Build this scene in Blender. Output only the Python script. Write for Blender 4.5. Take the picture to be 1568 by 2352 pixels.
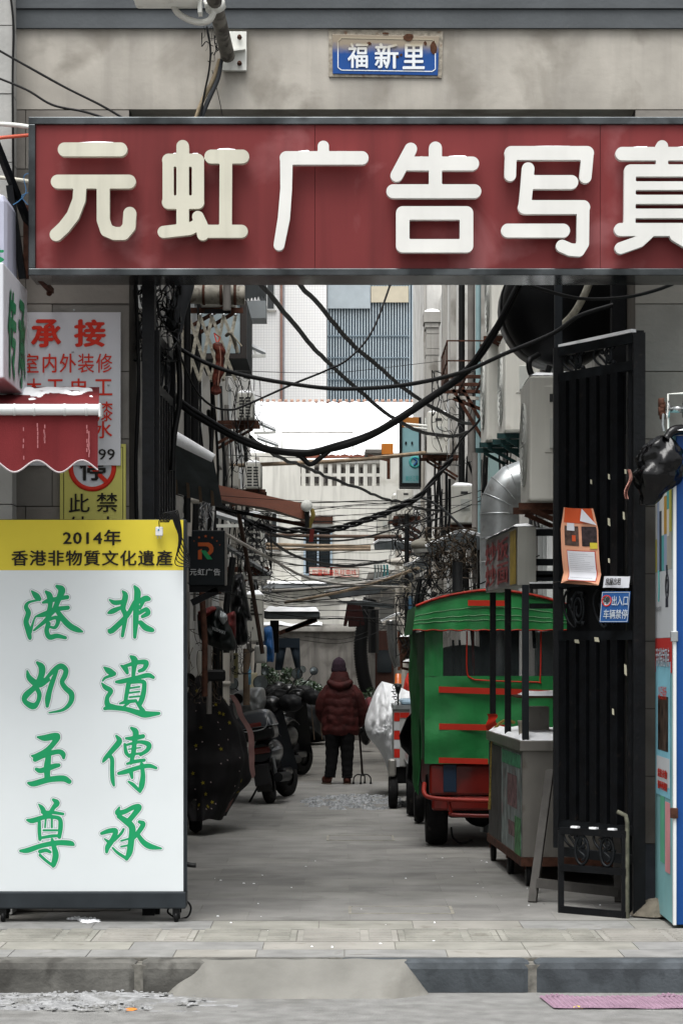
import bpy, bmesh, math, random
import numpy as np
from mathutils import Vector, Matrix, noise as mn
for o in list(bpy.data.objects): bpy.data.objects.remove(o)
SC = bpy.context.scene; COL = SC.collection
R = random.Random(7)
rad = math.radians
# ---------------------------------------------------------------- camera
F = 5553.0; HZ = 1500.0; CX = 784.0; CH = 1.55     # measured: focal length in photo units, horizon, centre, eye height
cam = bpy.data.cameras.new('camera'); co = bpy.data.objects.new('camera', cam); COL.objects.link(co)
cam.sensor_fit = 'HORIZONTAL'; cam.sensor_width = 24.0; cam.lens = 24.0*F/1568.0
cam.shift_x = 0.0; cam.shift_y = (HZ-1176.0)/1568.0; cam.clip_start = 0.5; cam.clip_end = 1500
co.location = (0, 0, CH); co.rotation_euler = (rad(90), 0, 0); SC.camera = co
cam.dof.use_dof = False
# ---------------------------------------------------------------- world, sun, exposure
W = bpy.data.worlds.new('World'); SC.world = W; W.use_nodes = True
nt = W.node_tree; nt.nodes.clear()
sky = nt.nodes.new('ShaderNodeTexSky'); sky.sky_type = 'NISHITA'; sky.sun_disc = False
sky.sun_elevation = rad(70); sky.sun_rotation = rad(200); sky.dust_density = 6; sky.air_density = 1.4
hs = nt.nodes.new('ShaderNodeHueSaturation'); hs.inputs['Saturation'].default_value = 0.15
bg = nt.nodes.new('ShaderNodeBackground'); bg.inputs['Strength'].default_value = 0.13
ow = nt.nodes.new('ShaderNodeOutputWorld')
nt.links.new(sky.outputs[0], hs.inputs['Color']); nt.links.new(hs.outputs[0], bg.inputs['Color']); nt.links.new(bg.outputs[0], ow.inputs[0])
sl = bpy.data.lights.new('sun', 'SUN'); sl.energy = 1.5; sl.angle = rad(42); sl.color = (1.0, 0.985, 0.96)
so = bpy.data.objects.new('sun', sl); COL.objects.link(so)
so.rotation_euler = (rad(20), 0, rad(-20)); so.location = (0, 0, 30)
SC.view_settings.view_transform = 'Standard'; SC.view_settings.look = 'None'
SC.view_settings.gamma = 1; SC.view_settings.use_curve_mapping = False
SC.view_settings.exposure = 0.82
# ---------------------------------------------------------------- helpers
def P(u, v, Y): return Vector(((u-CX)*Y/F, Y, CH-(v-HZ)*Y/F))
def X(u, Y): return (u-CX)*Y/F
def Z(v, Y): return CH-(v-HZ)*Y/F
def S(h):
    c = [int(h[i:i+2], 16)/255 for i in (0, 2, 4)]
    return tuple((x/12.92 if x <= .04045 else ((x+.055)/1.055)**2.4) for x in c)
MATS = {}
def M(name, col=None, rough=.65, metal=0., var=.12, scale=3., streak=0., dirt=None, bump=0., bscale=40., emit=0, alpha=None, trans=0, coat=0., spec=None):
    if name in MATS: return MATS[name]
    m = bpy.data.materials.new(name); m.use_nodes = True; n = m.node_tree.nodes; l = m.node_tree.links
    b = n['Principled BSDF']; col = S(col) if isinstance(col, str) else col
    b.inputs['Roughness'].default_value = rough; b.inputs['Metallic'].default_value = metal
    b.inputs['Specular IOR Level'].default_value = .22 if spec is None else spec
    if coat: b.inputs['Coat Weight'].default_value = coat; b.inputs['Coat Roughness'].default_value = .08
    if trans: b.inputs['Transmission Weight'].default_value = trans
    if alpha is not None: b.inputs['Alpha'].default_value = alpha
    tc = n.new('ShaderNodeTexCoord')
    def noise(sc, det=4, stretch=None, dis=0.):
        t = n.new('ShaderNodeTexNoise'); t.inputs['Scale'].default_value = sc; t.inputs['Detail'].default_value = det
        t.inputs['Distortion'].default_value = dis
        if stretch:
            mp = n.new('ShaderNodeMapping'); mp.inputs['Scale'].default_value = stretch
            l.new(tc.outputs['Object'], mp.inputs['Vector']); l.new(mp.outputs[0], t.inputs['Vector'])
        else: l.new(tc.outputs['Object'], t.inputs['Vector'])
        return t
    cur = None
    def mix(fac, a, bcol, typ='MIX'):
        x = n.new('ShaderNodeMix'); x.data_type = 'RGBA'; x.blend_type = typ
        if hasattr(fac, 'is_output') or hasattr(fac, 'links'): l.new(fac, x.inputs[0])
        else: x.inputs[0].default_value = fac
        for k, c in ((6, a), (7, bcol)):
            if isinstance(c, tuple): x.inputs[k].default_value = (*c[:3], 1)
            else: l.new(c, x.inputs[k])
        return x.outputs[2]
    def ramp(src, lo, hi):
        r = n.new('ShaderNodeMapRange'); r.inputs[1].default_value = lo; r.inputs[2].default_value = hi
        l.new(src, r.inputs[0]); return r.outputs[0]
    cur = col
    if var:
        t = noise(scale, 6)
        dk = tuple(c*(1-var*1.6) for c in col); lt = tuple(min(1, c*(1+var)) for c in col)
        cur = mix(ramp(t.outputs[0], .3, .7), dk, lt)
    if streak:
        t = noise(1, 4, (9, 9, .7), .6)
        d = tuple(c*.42 for c in col)
        f = ramp(t.outputs[0], .48, .78)
        mm = n.new('ShaderNodeMath'); mm.operation = 'MULTIPLY'; l.new(f, mm.inputs[0]); mm.inputs[1].default_value = streak
        cur = mix(mm.outputs[0], cur, d)
    if dirt:
        dc, amt, dsc, lo = dirt
        t = noise(dsc, 7, None, .4); f = ramp(t.outputs[0], lo, lo+.12)
        mm = n.new('ShaderNodeMath'); mm.operation = 'MULTIPLY'; l.new(f, mm.inputs[0]); mm.inputs[1].default_value = amt
        cur = mix(mm.outputs[0], cur, S(dc))
    if isinstance(cur, tuple): b.inputs['Base Color'].default_value = (*cur, 1)
    else: l.new(cur, b.inputs['Base Color'])
    if bump:
        t = noise(bscale, 5); bp = n.new('ShaderNodeBump'); bp.inputs['Strength'].default_value = bump; bp.inputs['Distance'].default_value = .01
        l.new(t.outputs[0], bp.inputs['Height']); l.new(bp.outputs[0], b.inputs['Normal'])
    if emit:
        b.inputs['Emission Strength'].default_value = emit; b.inputs['Emission Color'].default_value = (*col, 1)
    MATS[name] = m; return m

WL = {}
def link(o): COL.objects.link(o); return o
def tagp(o, label=None, cat=None, group=None, kind=None):
    if label: o['label'] = label
    if cat: o['category'] = cat
    if group: o['group'] = group
    if kind: o['kind'] = kind
    return o
def thing(name, label, cat, loc, group=None, rz=0):
    o = bpy.data.objects.new(name, None); o.empty_display_size = .2; link(o); o.location = loc; o.rotation_euler = (0, 0, rz)
    WL[o.name] = Vector(loc); return tagp(o, label, cat, group)
class MB:
    def __init__(s): s.v = []; s.f = []; s.sm = []
    def add(s, vs, fs, sm=False):
        k = len(s.v); s.v += [Vector(x) for x in vs]; s.f += [[i+k for i in f] for f in fs]; s.sm += [sm]*len(fs); return s
    def box(s, x0, x1, y0, y1, z0, z1, mx=None):
        vs = [(x0,y0,z0),(x1,y0,z0),(x1,y1,z0),(x0,y1,z0),(x0,y0,z1),(x1,y0,z1),(x1,y1,z1),(x0,y1,z1)]
        if mx: vs = [mx @ Vector(v) for v in vs]
        return s.add(vs, [(0,3,2,1),(4,5,6,7),(0,1,5,4),(1,2,6,5),(2,3,7,6),(3,0,4,7)])
    def bar(s, a, b, w, h=None, up=(0,0,1)):          # rectangular bar from a to b
        a = Vector(a); b = Vector(b); h = h or w; d = (b-a); L = d.length; d.normalize()
        up = Vector(up)
        if abs(d.dot(up)) > .98: up = Vector((0,1,0))
        sx = d.cross(up).normalized(); sz = sx.cross(d).normalized()
        mx = Matrix((sx, d, sz)).transposed().to_4x4(); mx.translation = a
        return s.box(-w/2, w/2, 0, L, -h/2, h/2, mx)
    def tube(s, pts, r, n=8, caps=True):
        pts = [Vector(p) for p in pts]; N = len(pts)
        rs = r if isinstance(r, (list, tuple)) else [r]*N
        t0 = (pts[1]-pts[0]).normalized(); nrm = t0.orthogonal().normalized(); vs = []
        for i, p in enumerate(pts):
            t = (pts[min(i+1, N-1)]-pts[max(i-1, 0)])
            t = t.normalized() if t.length > 1e-9 else t0
            nrm = (nrm - t*nrm.dot(t)); nrm = nrm.normalized() if nrm.length > 1e-6 else t.orthogonal().normalized()
            bi = t.cross(nrm)
            for k in range(n):
                a = 2*math.pi*k/n; vs.append(p+(nrm*math.cos(a)+bi*math.sin(a))*rs[i])
        fs = [[i*n+k, i*n+(k+1)%n, (i+1)*n+(k+1)%n, (i+1)*n+k] for i in range(N-1) for k in range(n)]
        k0 = len(s.f); s.add(vs, fs, True)
        if caps: s.add(vs[:n][::-1], [list(range(n))]); s.add(vs[-n:], [list(range(n))])
        return s
    def lathe(s, prof, c, n=20, axis='z', ax=None):       # prof: (r, h)
        c = Vector(c); mx = {'z': Matrix.Identity(3), 'x': Matrix(((0,0,1),(1,0,0),(0,1,0))), 'y': Matrix(((1,0,0),(0,0,1),(0,-1,0)))}[axis]
        if ax is not None: mx = Vector((0,0,1)).rotation_difference(Vector(ax)).to_matrix()
        vs = [c+mx@Vector((r*math.cos(2*math.pi*k/n), r*math.sin(2*math.pi*k/n), h)) for r, h in prof for k in range(n)]
        fs = [[i*n+k, i*n+(k+1)%n, (i+1)*n+(k+1)%n, (i+1)*n+k] for i in range(len(prof)-1) for k in range(n)]
        return s.add(vs, fs, True)
    def sph(s, c, r, n=12, m=8):
        r = r if isinstance(r, (tuple, list)) else (r,)*3; c = Vector(c); vs = []; fs = []
        for i in range(m+1):
            th = math.pi*i/m
            for k in range(n):
                a = 2*math.pi*k/n; vs.append(c+Vector((r[0]*math.sin(th)*math.cos(a), r[1]*math.sin(th)*math.sin(a), r[2]*math.cos(th))))
        fs = [[i*n+k, (i+1)*n+k, (i+1)*n+(k+1)%n, i*n+(k+1)%n] for i in range(m) for k in range(n)]
        return s.add(vs, fs, True)
    def prism(s, poly, O, A, B, N, d):                    # polygon in plane O + aA + bB, extruded by N*d
        O, A, B, N = map(Vector, (O, A, B, N)); n = len(poly)
        f = [O+A*a+B*b for a, b in poly]; g = [p+N*d for p in f]
        return s.add(f+g, [list(range(n))[::-1], list(range(n, 2*n))]+[[i, (i+1)%n, n+(i+1)%n, n+i] for i in range(n)])
    def grid(s, fn, nu, nv, sm=True, close=False):
        vs = [fn(i/nu, j/nv) for j in range(nv+1) for i in range(nu+1)]
        fs = [[j*(nu+1)+i, j*(nu+1)+i+1, (j+1)*(nu+1)+i+1, (j+1)*(nu+1)+i] for j in range(nv) for i in range(nu)]
        return s.add(vs, fs, sm)
    def build(s, name, mat, parent=None, local=False, bevel=0, fix=True, origin=None):
        me = bpy.data.meshes.new(name); vs = s.v; base = Vector((0,0,0))
        if parent is not None and not local: base = WL[parent.name]
        elif parent is None and not local:
            xs = [v.x for v in vs]; ys = [v.y for v in vs]; zs = [v.z for v in vs]
            base = Vector(((min(xs)+max(xs))/2, (min(ys)+max(ys))/2, min(zs)))
        me.from_pydata([tuple(v-base) for v in vs], [], s.f); me.polygons.foreach_set('use_smooth', s.sm)
        if fix:
            bm = bmesh.new(); bm.from_mesh(me); bmesh.ops.recalc_face_normals(bm, faces=bm.faces); bm.to_mesh(me); bm.free()
        me.update()
        if mat: me.materials.append(mat)
        o = bpy.data.objects.new(name, me); link(o)
        if parent is not None: o.parent = parent; WL[o.name] = base if not local else Vector((0,0,0))
        else: o.location = base if not local else (0,0,0); WL[o.name] = Vector(o.location)
        if bevel:
            bv = o.modifiers.new('bevel', 'BEVEL'); bv.width = bevel; bv.segments = 2; bv.limit_method = 'ANGLE'
        return o
def struct(name, mb, mat, parent=None, bevel=0):
    o = mb.build(name, mat, parent, bevel=bevel)
    if parent is None: o['kind'] = 'structure'
    return o
def dup(o, loc, label=None, rz=None, name=None):
    r = o.copy(); link(r); r.location = loc
    if label: r['label'] = label
    if rz is not None: r.rotation_euler = (0, 0, rz)
    def rec(a, b):
        for ch in list(a.children):
            c = ch.copy(); link(c); c.parent = b; rec(ch, c)
    rec(o, r); WL[r.name] = Vector(loc); return r
def crom(pts, n=6):
    pts = [Vector(p) for p in pts]
    if len(pts) < 3: return [pts[0].lerp(pts[-1], i/n) for i in range(n+1)]
    q = [pts[0]*2-pts[1]]+pts+[pts[-1]*2-pts[-2]]; out = []
    for i in range(1, len(q)-2):
        a, b, c, d = q[i-1:i+3]
        for k in range(n):
            t = k/n; out.append(.5*((2*b)+(c-a)*t+(2*a-5*b+4*c-d)*t*t+(3*b-a-3*c+d)*t**3))
    return out+[pts[-1]]
# --- flat shapes from strokes: signed distance raster -> contour loops -> filled 2D curve
def sdf(strokes, step, pad):
    a = np.array([(p[0], p[1]) for st in strokes for p in st]); mr = max(p[2] for st in strokes for p in st)
    x0, y0 = a.min(0)-mr-pad; x1, y1 = a.max(0)+mr+pad
    xs = np.arange(x0, x1+step, step); ys = np.arange(y0, y1+step, step); gx, gy = np.meshgrid(xs, ys)
    d = np.full(gx.shape, 1e9)
    for st in strokes:
        if len(st) == 1: st = st*2
        for (ax, ay, ar), (bx, by, br) in zip(st, st[1:]):
            vx, vy = bx-ax, by-ay; L = max(vx*vx+vy*vy, 1e-9)
            t = np.clip(((gx-ax)*vx+(gy-ay)*vy)/L, 0, 1)
            d = np.minimum(d, np.hypot(gx-ax-t*vx, gy-ay-t*vy)-(ar+t*(br-ar)))
    return xs, ys, d
def contour(xs, ys, d, level):
    d = d-level+1e-7; H, Wd = d.shape; seg = {}; pt = {}
    ins = d < 0
    cells = np.argwhere((ins[:-1,:-1]!=ins[1:,1:])|(ins[:-1,:-1]!=ins[:-1,1:])|(ins[:-1,:-1]!=ins[1:,:-1]))
    def ept(j, i, ho):
        k = (j, i, ho)
        if k not in pt:
            a = d[j, i]; b = d[j, i+1] if ho else d[j+1, i]; t = a/(a-b)
            pt[k] = (xs[i]+t*(xs[1]-xs[0]), ys[j]) if ho else (xs[i], ys[j]+t*(ys[1]-ys[0]))
        return k
    for j, i in cells:
        c = [ins[j,i], ins[j,i+1], ins[j+1,i+1], ins[j+1,i]]
        E = [ept(j,i,1) if c[0]!=c[1] else None, ept(j,i+1,0) if c[1]!=c[2] else None, ept(j+1,i,1) if c[2]!=c[3] else None, ept(j,i,0) if c[3]!=c[0] else None]
        e = [x for x in E if x]
        prs = [(e[0], e[1])] if len(e) == 2 else ([(E[0], E[1]), (E[2], E[3])] if not c[0] else [(E[3], E[0]), (E[1], E[2])])
        for a, b in prs: seg.setdefault(a, []).append(b); seg.setdefault(b, []).append(a)
    loops = []; seen = set()
    for st in seg:
        if st in seen: continue
        lp = [st]; seen.add(st); cur = st
        while True:
            nx = [x for x in seg[cur] if x not in seen]
            if not nx: break
            cur = nx[0]; seen.add(cur); lp.append(cur)
        if len(lp) > 5: loops.append([pt[k] for k in lp])
    return loops
def fill_curve(loops, extrude=0, bevel=0):
    cu = bpy.data.curves.new('shape', 'CURVE'); cu.dimensions = '2D'; cu.fill_mode = 'BOTH'; cu.extrude = extrude; cu.bevel_depth = bevel; cu.bevel_resolution = 1
    for lp in loops:
        s = cu.splines.new('POLY'); s.points.add(len(lp)-1)
        for p, q in zip(s.points, lp): p.co = (q[0], q[1], 0, 1)
        s.use_cyclic_u = True
    return curve_mesh(cu)
def curve_mesh(cu):
    o = bpy.data.objects.new('tmp', cu); link(o)
    dg = bpy.context.evaluated_depsgraph_get(); dg.update()
    me = bpy.data.meshes.new_from_object(o.evaluated_get(dg)); bpy.data.objects.remove(o); bpy.data.curves.remove(cu)
    return me
def place_mesh(me, name, mat, parent, fn):
    n = len(me.vertices); a = np.empty(n*3); me.vertices.foreach_get('co', a); a = a.reshape(-1, 3)
    base = WL[parent.name] if parent is not None else Vector((0,0,0))
    out = np.array([tuple(fn(*p)-base) for p in a]); me.vertices.foreach_set('co', out.ravel())
    me.materials.clear(); me.materials.append(mat); me.name = name; me.update()
    o = bpy.data.objects.new(name, me); link(o); o.parent = parent; WL[o.name] = base; return o
def text(s, O, A, B, mat, parent, bold=.0, name='lettering', align=None, off=.004, space=1.0, extr=0, lines=1.0):
    """text whose bounding box fills the parallelogram O + a*A + b*B (O = lower left)"""
    cu = bpy.data.curves.new('t', 'FONT'); cu.body = s; cu.size = 1; cu.resolution_u = 2
    cu.space_character = space; cu.space_line = lines; cu.extrude = extr; cu.align_x = align or 'LEFT'
    me = curve_mesh(cu); a = np.empty(len(me.vertices)*3); me.vertices.foreach_get('co', a); a = a.reshape(-1, 3)
    if len(a) == 0: return None
    lo = a.min(0); hi = a.max(0); O, A, B = Vector(O), Vector(A), Vector(B); N = A.cross(B).normalized()
    w, h = hi[0]-lo[0], hi[1]-lo[1]
    if bold:                                              # heavier print: a few slightly shifted layers
        bm = bmesh.new(); bm.from_mesh(me); bb = bold*1.1
        for k, (dx, dy) in enumerate(((bb, 0), (-bb, 0), (0, bb*.7), (0, -bb*.7), (bb*.7, bb*.5), (-bb*.7, -bb*.5))):
            n0 = len(bm.verts); bm.from_mesh(me); bm.verts.ensure_lookup_table()
            for q_ in bm.verts[n0:]: q_.co.x += dx; q_.co.y += dy; q_.co.z += .0004*(k+1)
        bm.to_mesh(me); bm.free(); lo = [lo[0]-bb, lo[1]-bb*.7]; w += 2*bb; h += 1.4*bb
    return place_mesh(me, name, mat, parent, lambda x, y, z: O+A*((x-lo[0])/w)+B*((y-lo[1])/h)+N*(off+z))
def textuv(s, u0, v0, u1, v1, Y, mat, parent, bold=.01, **k):   # on a plane facing the street at distance Y
    O = P(u0, v1, Y); return text(s, O, P(u1, v1, Y)-O, P(u0, v0, Y)-O, mat, parent, bold, **k)
def snowcap(x0, x1, y0, y1, z, h=.03, parent=None, n=10, seed=0, name='snow', label=None, build=True, mb=None, slope=None):
    m = mb or MB()
    nx = max(3, min(40, int((x1-x0)/.04))); ny = max(3, min(40, int((y1-y0)/.04)))
    def fn(i, j):
        e = min(i, 1-i)*nx/1.2; g = min(j, 1-j)*ny/1.2; k = max(0, min(1, e))*max(0, min(1, g)); k = math.sqrt(k)
        x = x0+(x1-x0)*i; y = y0+(y1-y0)*j
        if k == 0:
            x += (mn.noise(Vector((x*9+seed, y*9, 3))))*.012; y += mn.noise(Vector((x*9, y*9+seed, 7)))*.012
        dz = slope(x, y) if slope else 0
        return Vector((x, y, z+dz+.002+k*h*(.75+.5*mn.noise(Vector((x*6+seed, y*6, z))))))
    m.grid(fn, nx, ny)
    if not build: return m
    o = m.build(name, SNOW, parent)
    if parent is None: tagp(o, label, 'snow')
    return o
# ---------------------------------------------------------------- shared materials
SNOW = M('snow', 'f4f6f8', .9, var=.03, scale=8, bump=.25, bscale=60)
BLACK = M('black_rubber', '0b0c0d', .5, var=.2, scale=20)
CABLE = M('cable_sheath', '08090a', .5, var=.2, scale=12)
DARKM = M('dark_painted_iron', '0b0d10', .5, .15, var=.35, scale=14, dirt=('2c2622', .6, 22, .64), bump=.2)
STEEL = M('galvanised_steel', 'a9adae', .38, .85, var=.15, scale=9, dirt=('77736b', .5, 12, .6))
WHITEP = M('white_enamel', 'd9dad4', .5, var=.05, scale=4, dirt=('8b8375', .5, 5, .62), streak=.25)
CREAMP = M('aged_cream_plastic', 'c9c6b8', .55, var=.07, scale=4, streak=.35, dirt=('7a7061', .6, 6, .6))
RUST = M('rusty_iron', '4a2f24', .85, .1, var=.35, scale=20, bump=.3)
WOOD = M('weathered_wood', '5b4d3f', .85, var=.25, scale=9, streak=.5, bump=.3)
BAMBOO = M('old_bamboo', '8b7a66', .7, var=.2, scale=9)
CHROME = M('dull_chrome', '9a9c9c', .22, .9, var=.1, scale=5, dirt=('5c5a55', .4, 9, .6))
GLASSD = M('dark_glass', '1b2226', .08, 0, var=.2, scale=2, spec=.8)
# ================================================================ GROUND
asphalt = M('asphalt', '7b7b79', .92, var=.14, scale=9, dirt=('5e5d5a', .6, 2.6, .55), bump=.7, bscale=160)
pave = M('pavement_stone', '87867f', .9, var=.16, scale=4, dirt=('5d5850', .6, 6, .6), bump=.35, bscale=70)
pave2 = M('pavement_stone_pale', '8d8b85', .9, var=.14, scale=3, dirt=('625c52', .6, 7, .62), bump=.35, bscale=70)
pave3 = M('pavement_stone_grey', '828280', .9, var=.16, scale=5, dirt=('55524c', .6, 5, .6), bump=.35, bscale=70)
joint = M('joint_grit', '6c6a64', .95, var=.3, scale=30)
apave = [M('alley_paver_%s' % k, c, .78, var=.16, scale=2.6, dirt=('565552', .4, 3.1, .56), bump=.3, bscale=60) for k, c in (('a', '7f7e7b'), ('b', '7c7b78'), ('c', '82817d'))]
kerbm = M('kerb_granite', '474c50', .8, var=.2, scale=5, dirt=('33373a', .6, 9, .5), bump=.3, bscale=60)
conc = M('rough_concrete', '75746f', .92, var=.16, scale=3, dirt=('5d5b55', .5, 3, .56), bump=.4, bscale=30)
road = struct('road', MB().box(-60, 60, -30, 12.32, -.4, -.16), asphalt)
base = struct('ground', MB().box(-60, 60, 12.33, 120, -.5, -.012), joint)
pv = struct('pavement', MB().box(-20, 20, 12.3, 14.0, -.2, -.0035), joint)
def slab(x0, x1, y0, y1, m, par, name='paving_slab', dz=0, ribs=0, g=.0024):
    mb = MB()
    t = (R.random()-.5)*.003
    zz = [dz+R.uniform(-.0015, .0015)*(.25 if g < .003 else 1) for _ in range(4)]
    x0 += g; x1 -= g; y0 += g; y1 -= g
    mb.add([(x0,y0,-.03),(x1,y0,-.03),(x1,y1,-.03),(x0,y1,-.03),(x0,y0,zz[0]),(x1,y0,zz[1]),(x1,y1,zz[2]),(x0,y1,zz[3])],
           [(0,3,2,1),(4,5,6,7),(0,1,5,4),(1,2,6,5),(2,3,7,6),(3,0,4,7)])
    if ribs:
        for k in range(ribs):
            yy = y0+.04+(y1-y0-.08)*k/(ribs-1)
            xm = x0+(x1-x0)*.67
            for a, b in ((x0+.03, xm-.02), (xm+.02, x1-.03)):
                mb.add([(a,yy-.014,-.001),(b,yy-.014,-.001),(b,yy+.014,-.001),(a,yy+.014,-.001),(a+.006,yy-.009,.012),(b-.006,yy-.009,.012),(b-.006,yy+.009,.012),(a+.006,yy+.009,.012)],
                       [(4,5,6,7),(0,1,5,4),(1,2,6,5),(2,3,7,6),(3,0,4,7)])
    return mb.build(name, m, par, fix=False)
# pavement: ribbed tactile course, two courses of plain slabs
xs = -2.45
while xs < 2.9:
    slab(xs, xs+.55, 12.98, 13.52, R.choice((pave, pave2)), pv, 'tactile_slab', ribs=7); xs += .552
for y0, y1, w, off in ((12.32, 12.62, .46, 0), (12.62, 12.96, .62, .2), (13.54, 13.98, .6, .1)):
    xs = -2.7+off
    while xs < 2.9:
        ww = w*R.uniform(.85, 1.15); slab(xs, xs+ww, y0, y1, R.choice((pave, pave2, pave3)), pv); xs += ww
# alley floor
ag = struct('alley_ground', MB().box(-3, 3, 14.0, 70, -.2, -.004), M('alley_concrete', '6d6b66', .8, var=.18, scale=1.6, dirt=('4a4946', .6, 2.5, .56), bump=.3, bscale=40))
y = 14.02; row = 0
while y < 29:
    xs = -1.75+(.3 if row % 2 else 0)
    while xs < 1.85:
        slab(xs, xs+.6, y, y+.42, R.choice(apave), ag, 'paving_slab', g=.0007); xs += .6
    y += .42; row += 1
# kerb stones
kb = struct('kerb', MB().box(-20, 20, 12.16, 12.31, -.4, -.02), joint)
xs = -3.0
while xs < 3.2:
    x1 = xs+.99
    MB().box(xs+.004, x1-.004, 12.15, 12.315, -.2, .002+R.uniform(-.002, .002)).build('kerb_stone', kerbm if xs > -.1 else M('kerb_concrete', '5f5e5a', .9, var=.25, scale=5, streak=.5, dirt=('3b3a37', .8, 6, .5), bump=.5, bscale=40), kb, bevel=.042); xs = x1
# concrete ramp poured against the kerb
def rampf(i, j):
    x = X(372, 12)+(X(998, 12)-X(372, 12))*i
    e = min(1, min(i*4, (1-i)*6)*(1.6-j*.6)+.0+.2*abs(mn.noise(Vector((i*9, 2, 4))))); e = max(0, e)
    y = 12.19-(.26*(.55+.45*e)+.02*mn.noise(Vector((x*5, 0, 1))))*j
    z = .004*(1-j)-.0-.168*j**1.25
    z = z*e+(-.175)*(1-e) if j > 0.01 else .004*e-.05*(1-e); z = z+.012*mn.noise(Vector((x*3, y*6, 9)))*(j > .2)
    return Vector((x+mn.noise(Vector((x*7, y*9, 2)))*.02, y, z+.006*mn.noise(Vector((x*8, y*8, 5)))))
rm = struct('ramp', MB().grid(rampf, 60, 12), conc)
# drain covers in the alley floor, cracks
for (u0, u1, v0, v1, nm) in ((800, 1040, 2083, 2100, 'a'), (750, 905, 1920, 1932, 'b')):
    ya = CH*F/(v1-HZ); yb = CH*F/(v0-HZ); xa, xb = X(u0, (ya+yb)/2), X(u1, (ya+yb)/2)
    t = thing('drain_cover', 'rectangular stone drain cover set in the alley floor %s' % ('nearest the pavement, below the right tyre tracks' if nm == 'a' else 'further in, left of the green three-wheeler'), 'drain cover', ((xa+xb)/2, ya, 0))
    t['label'] = 'rectangular stone drain cover in the alley floor closest to the pavement' if nm == 'a' else 'smaller drain cover in the alley floor beside the three-wheeler'
    f = MB(); w = .018
    f.box(xa, xb, ya, ya+w, -.01, .0035).box(xa, xb, yb-w, yb, -.01, .0035).box(xa, xa+w, ya+w, yb-w, -.01, .0035).box(xb-w, xb, ya+w, yb-w, -.01, .0035)
    f.build('frame', M('drain_frame', '8d8a80', .8, var=.2, scale=12), t); MB().box(xa+w+.006, xb-w-.006, ya+w+.006, yb-w-.006, -.01, .0025).build('lid', apave[0], t)
# ice and slush
def slush(name, u0, u1, v0, v1, z, amt, label, seed, mat, n=500, size=.02, hgt=.012):
    mb = MB(); ya = (CH-z)*F/(v1-HZ); yb = (CH-z)*F/(v0-HZ); rr = random.Random(seed)
    for k in range(n):
        a = rr.uniform(0, 6.28); q = math.sqrt(rr.random())
        i = .5+.5*q*math.cos(a); j = .5+.5*q*math.sin(a); y = ya+(yb-ya)*j; x = X(u0, y)+(X(u1, y)-X(u0, y))*i
        if mn.noise(Vector((x*4+seed, y*3, 0))) < -.12: continue
        s = size*rr.uniform(.3, 1.5); m_ = rr.randint(5, 8); h = hgt*rr.uniform(.3, 1.3)
        ring = [(x+s*rr.uniform(.6, 1.2)*math.cos(t*6.283/m_), y+s*1.3*rr.uniform(.6, 1.2)*math.sin(t*6.283/m_)) for t in range(m_)]
        vs = [(p[0], p[1], z+.001) for p in ring]+[(x+(p[0]-x)*.55, y+(p[1]-y)*.55, z+h) for p in ring]
        mb.add(vs, [list(range(m_, 2*m_))]+[[t, (t+1)%m_, m_+(t+1)%m_, m_+t] for t in range(m_)])
    o = mb.build(name, mat, fix=False); tagp(o, label, 'ice', kind='stuff'); return o
ICE = M('dirty_ice', '8d9092', .35, var=.25, scale=30, bump=.3)
slush('ice_patch', 690, 950, 1828, 1862, 0, 1, 'broken ice and slush scattered on the alley floor in front of the walker', 3, ICE, 700, .03, .02)
slush('snow_slush', -40, 470, 2276, 2322, -.15, 1, 'crumbs of dirty slush on the gutter snow by the left kerb', 5, M('slush', '8b8c8d', .85, var=.25, scale=20, dirt=('62625f', .7, 7, .5), bump=.5, bscale=70), 420, .012, .006)
slush('snow_slush', 150, 235, 2110, 2122, 0, 1, 'snow crumbs on the pavement under the white light box', 8, SNOW, 90, .014, .012)
slush('litter', 430, 1500, 1960, 2200, 0, 1, 'tiny crumbs of ice strewn across the paving', 11, SNOW, 60, .007, .006)
def slf(i, j):
    y = 12.12-.62*j; x = -1.9+1.40*i; e = min(1, min(j*9, (1-j)*2.2))*min(1, (1-i)*3*(1-.3*j)); k = .03+.06*mn.noise(Vector((x*3, y*9, 2)))+.03*mn.noise(Vector((x*11, y*22, 5)))-.06*(1-max(0, min(1, e)))
    return Vector((x, y, -.16+max(-.02, min(.012, k*.4))+.003*mn.noise(Vector((x*28, y*28, 1)))+.002*mn.noise(Vector((x*60, y*60, 4)))))
o = MB().grid(slf, 240, 70).build('gutter_snow', M('slush'), fix=False); tagp(o, 'strip of dirty grey snow in the gutter below the left kerb', 'snow', kind='stuff')
# pink bath mat with dots
pk = M('pink_mat', '8c7383', .9, var=.12, scale=8, dirt=('9b8492', .5, 10, .6), bump=.3)
def matz(x, y): return -.16+.008+.006*mn.noise(Vector((x*6, y*6, 1)))+(.02 if y > 11.93 else 0)*mn.noise(Vector((x*9, 0, 4)))
mm = thing('bath_mat', 'pink dotted rubber mat lying in the gutter at the right', 'mat', (1.5, 11.7, -.16))
def mf(i, j):
    y = 11.58+j*.4; x = X(1262+(-12)*j*1.5, 11.8)+i*.85; return Vector((x, y, matz(x, y)))
MB().grid(mf, 40, 16).build('mat_sheet', pk, mm)
d = MB()
for a in range(34):
    for b in range(13):
        p = mf((a+.5)/34, (b+.5)/13); d.lathe([(.009, -.001), (.008, .006), (.001, .008)], p, 6)
dd = d.build('dots', pk, mm, fix=False)
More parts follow.
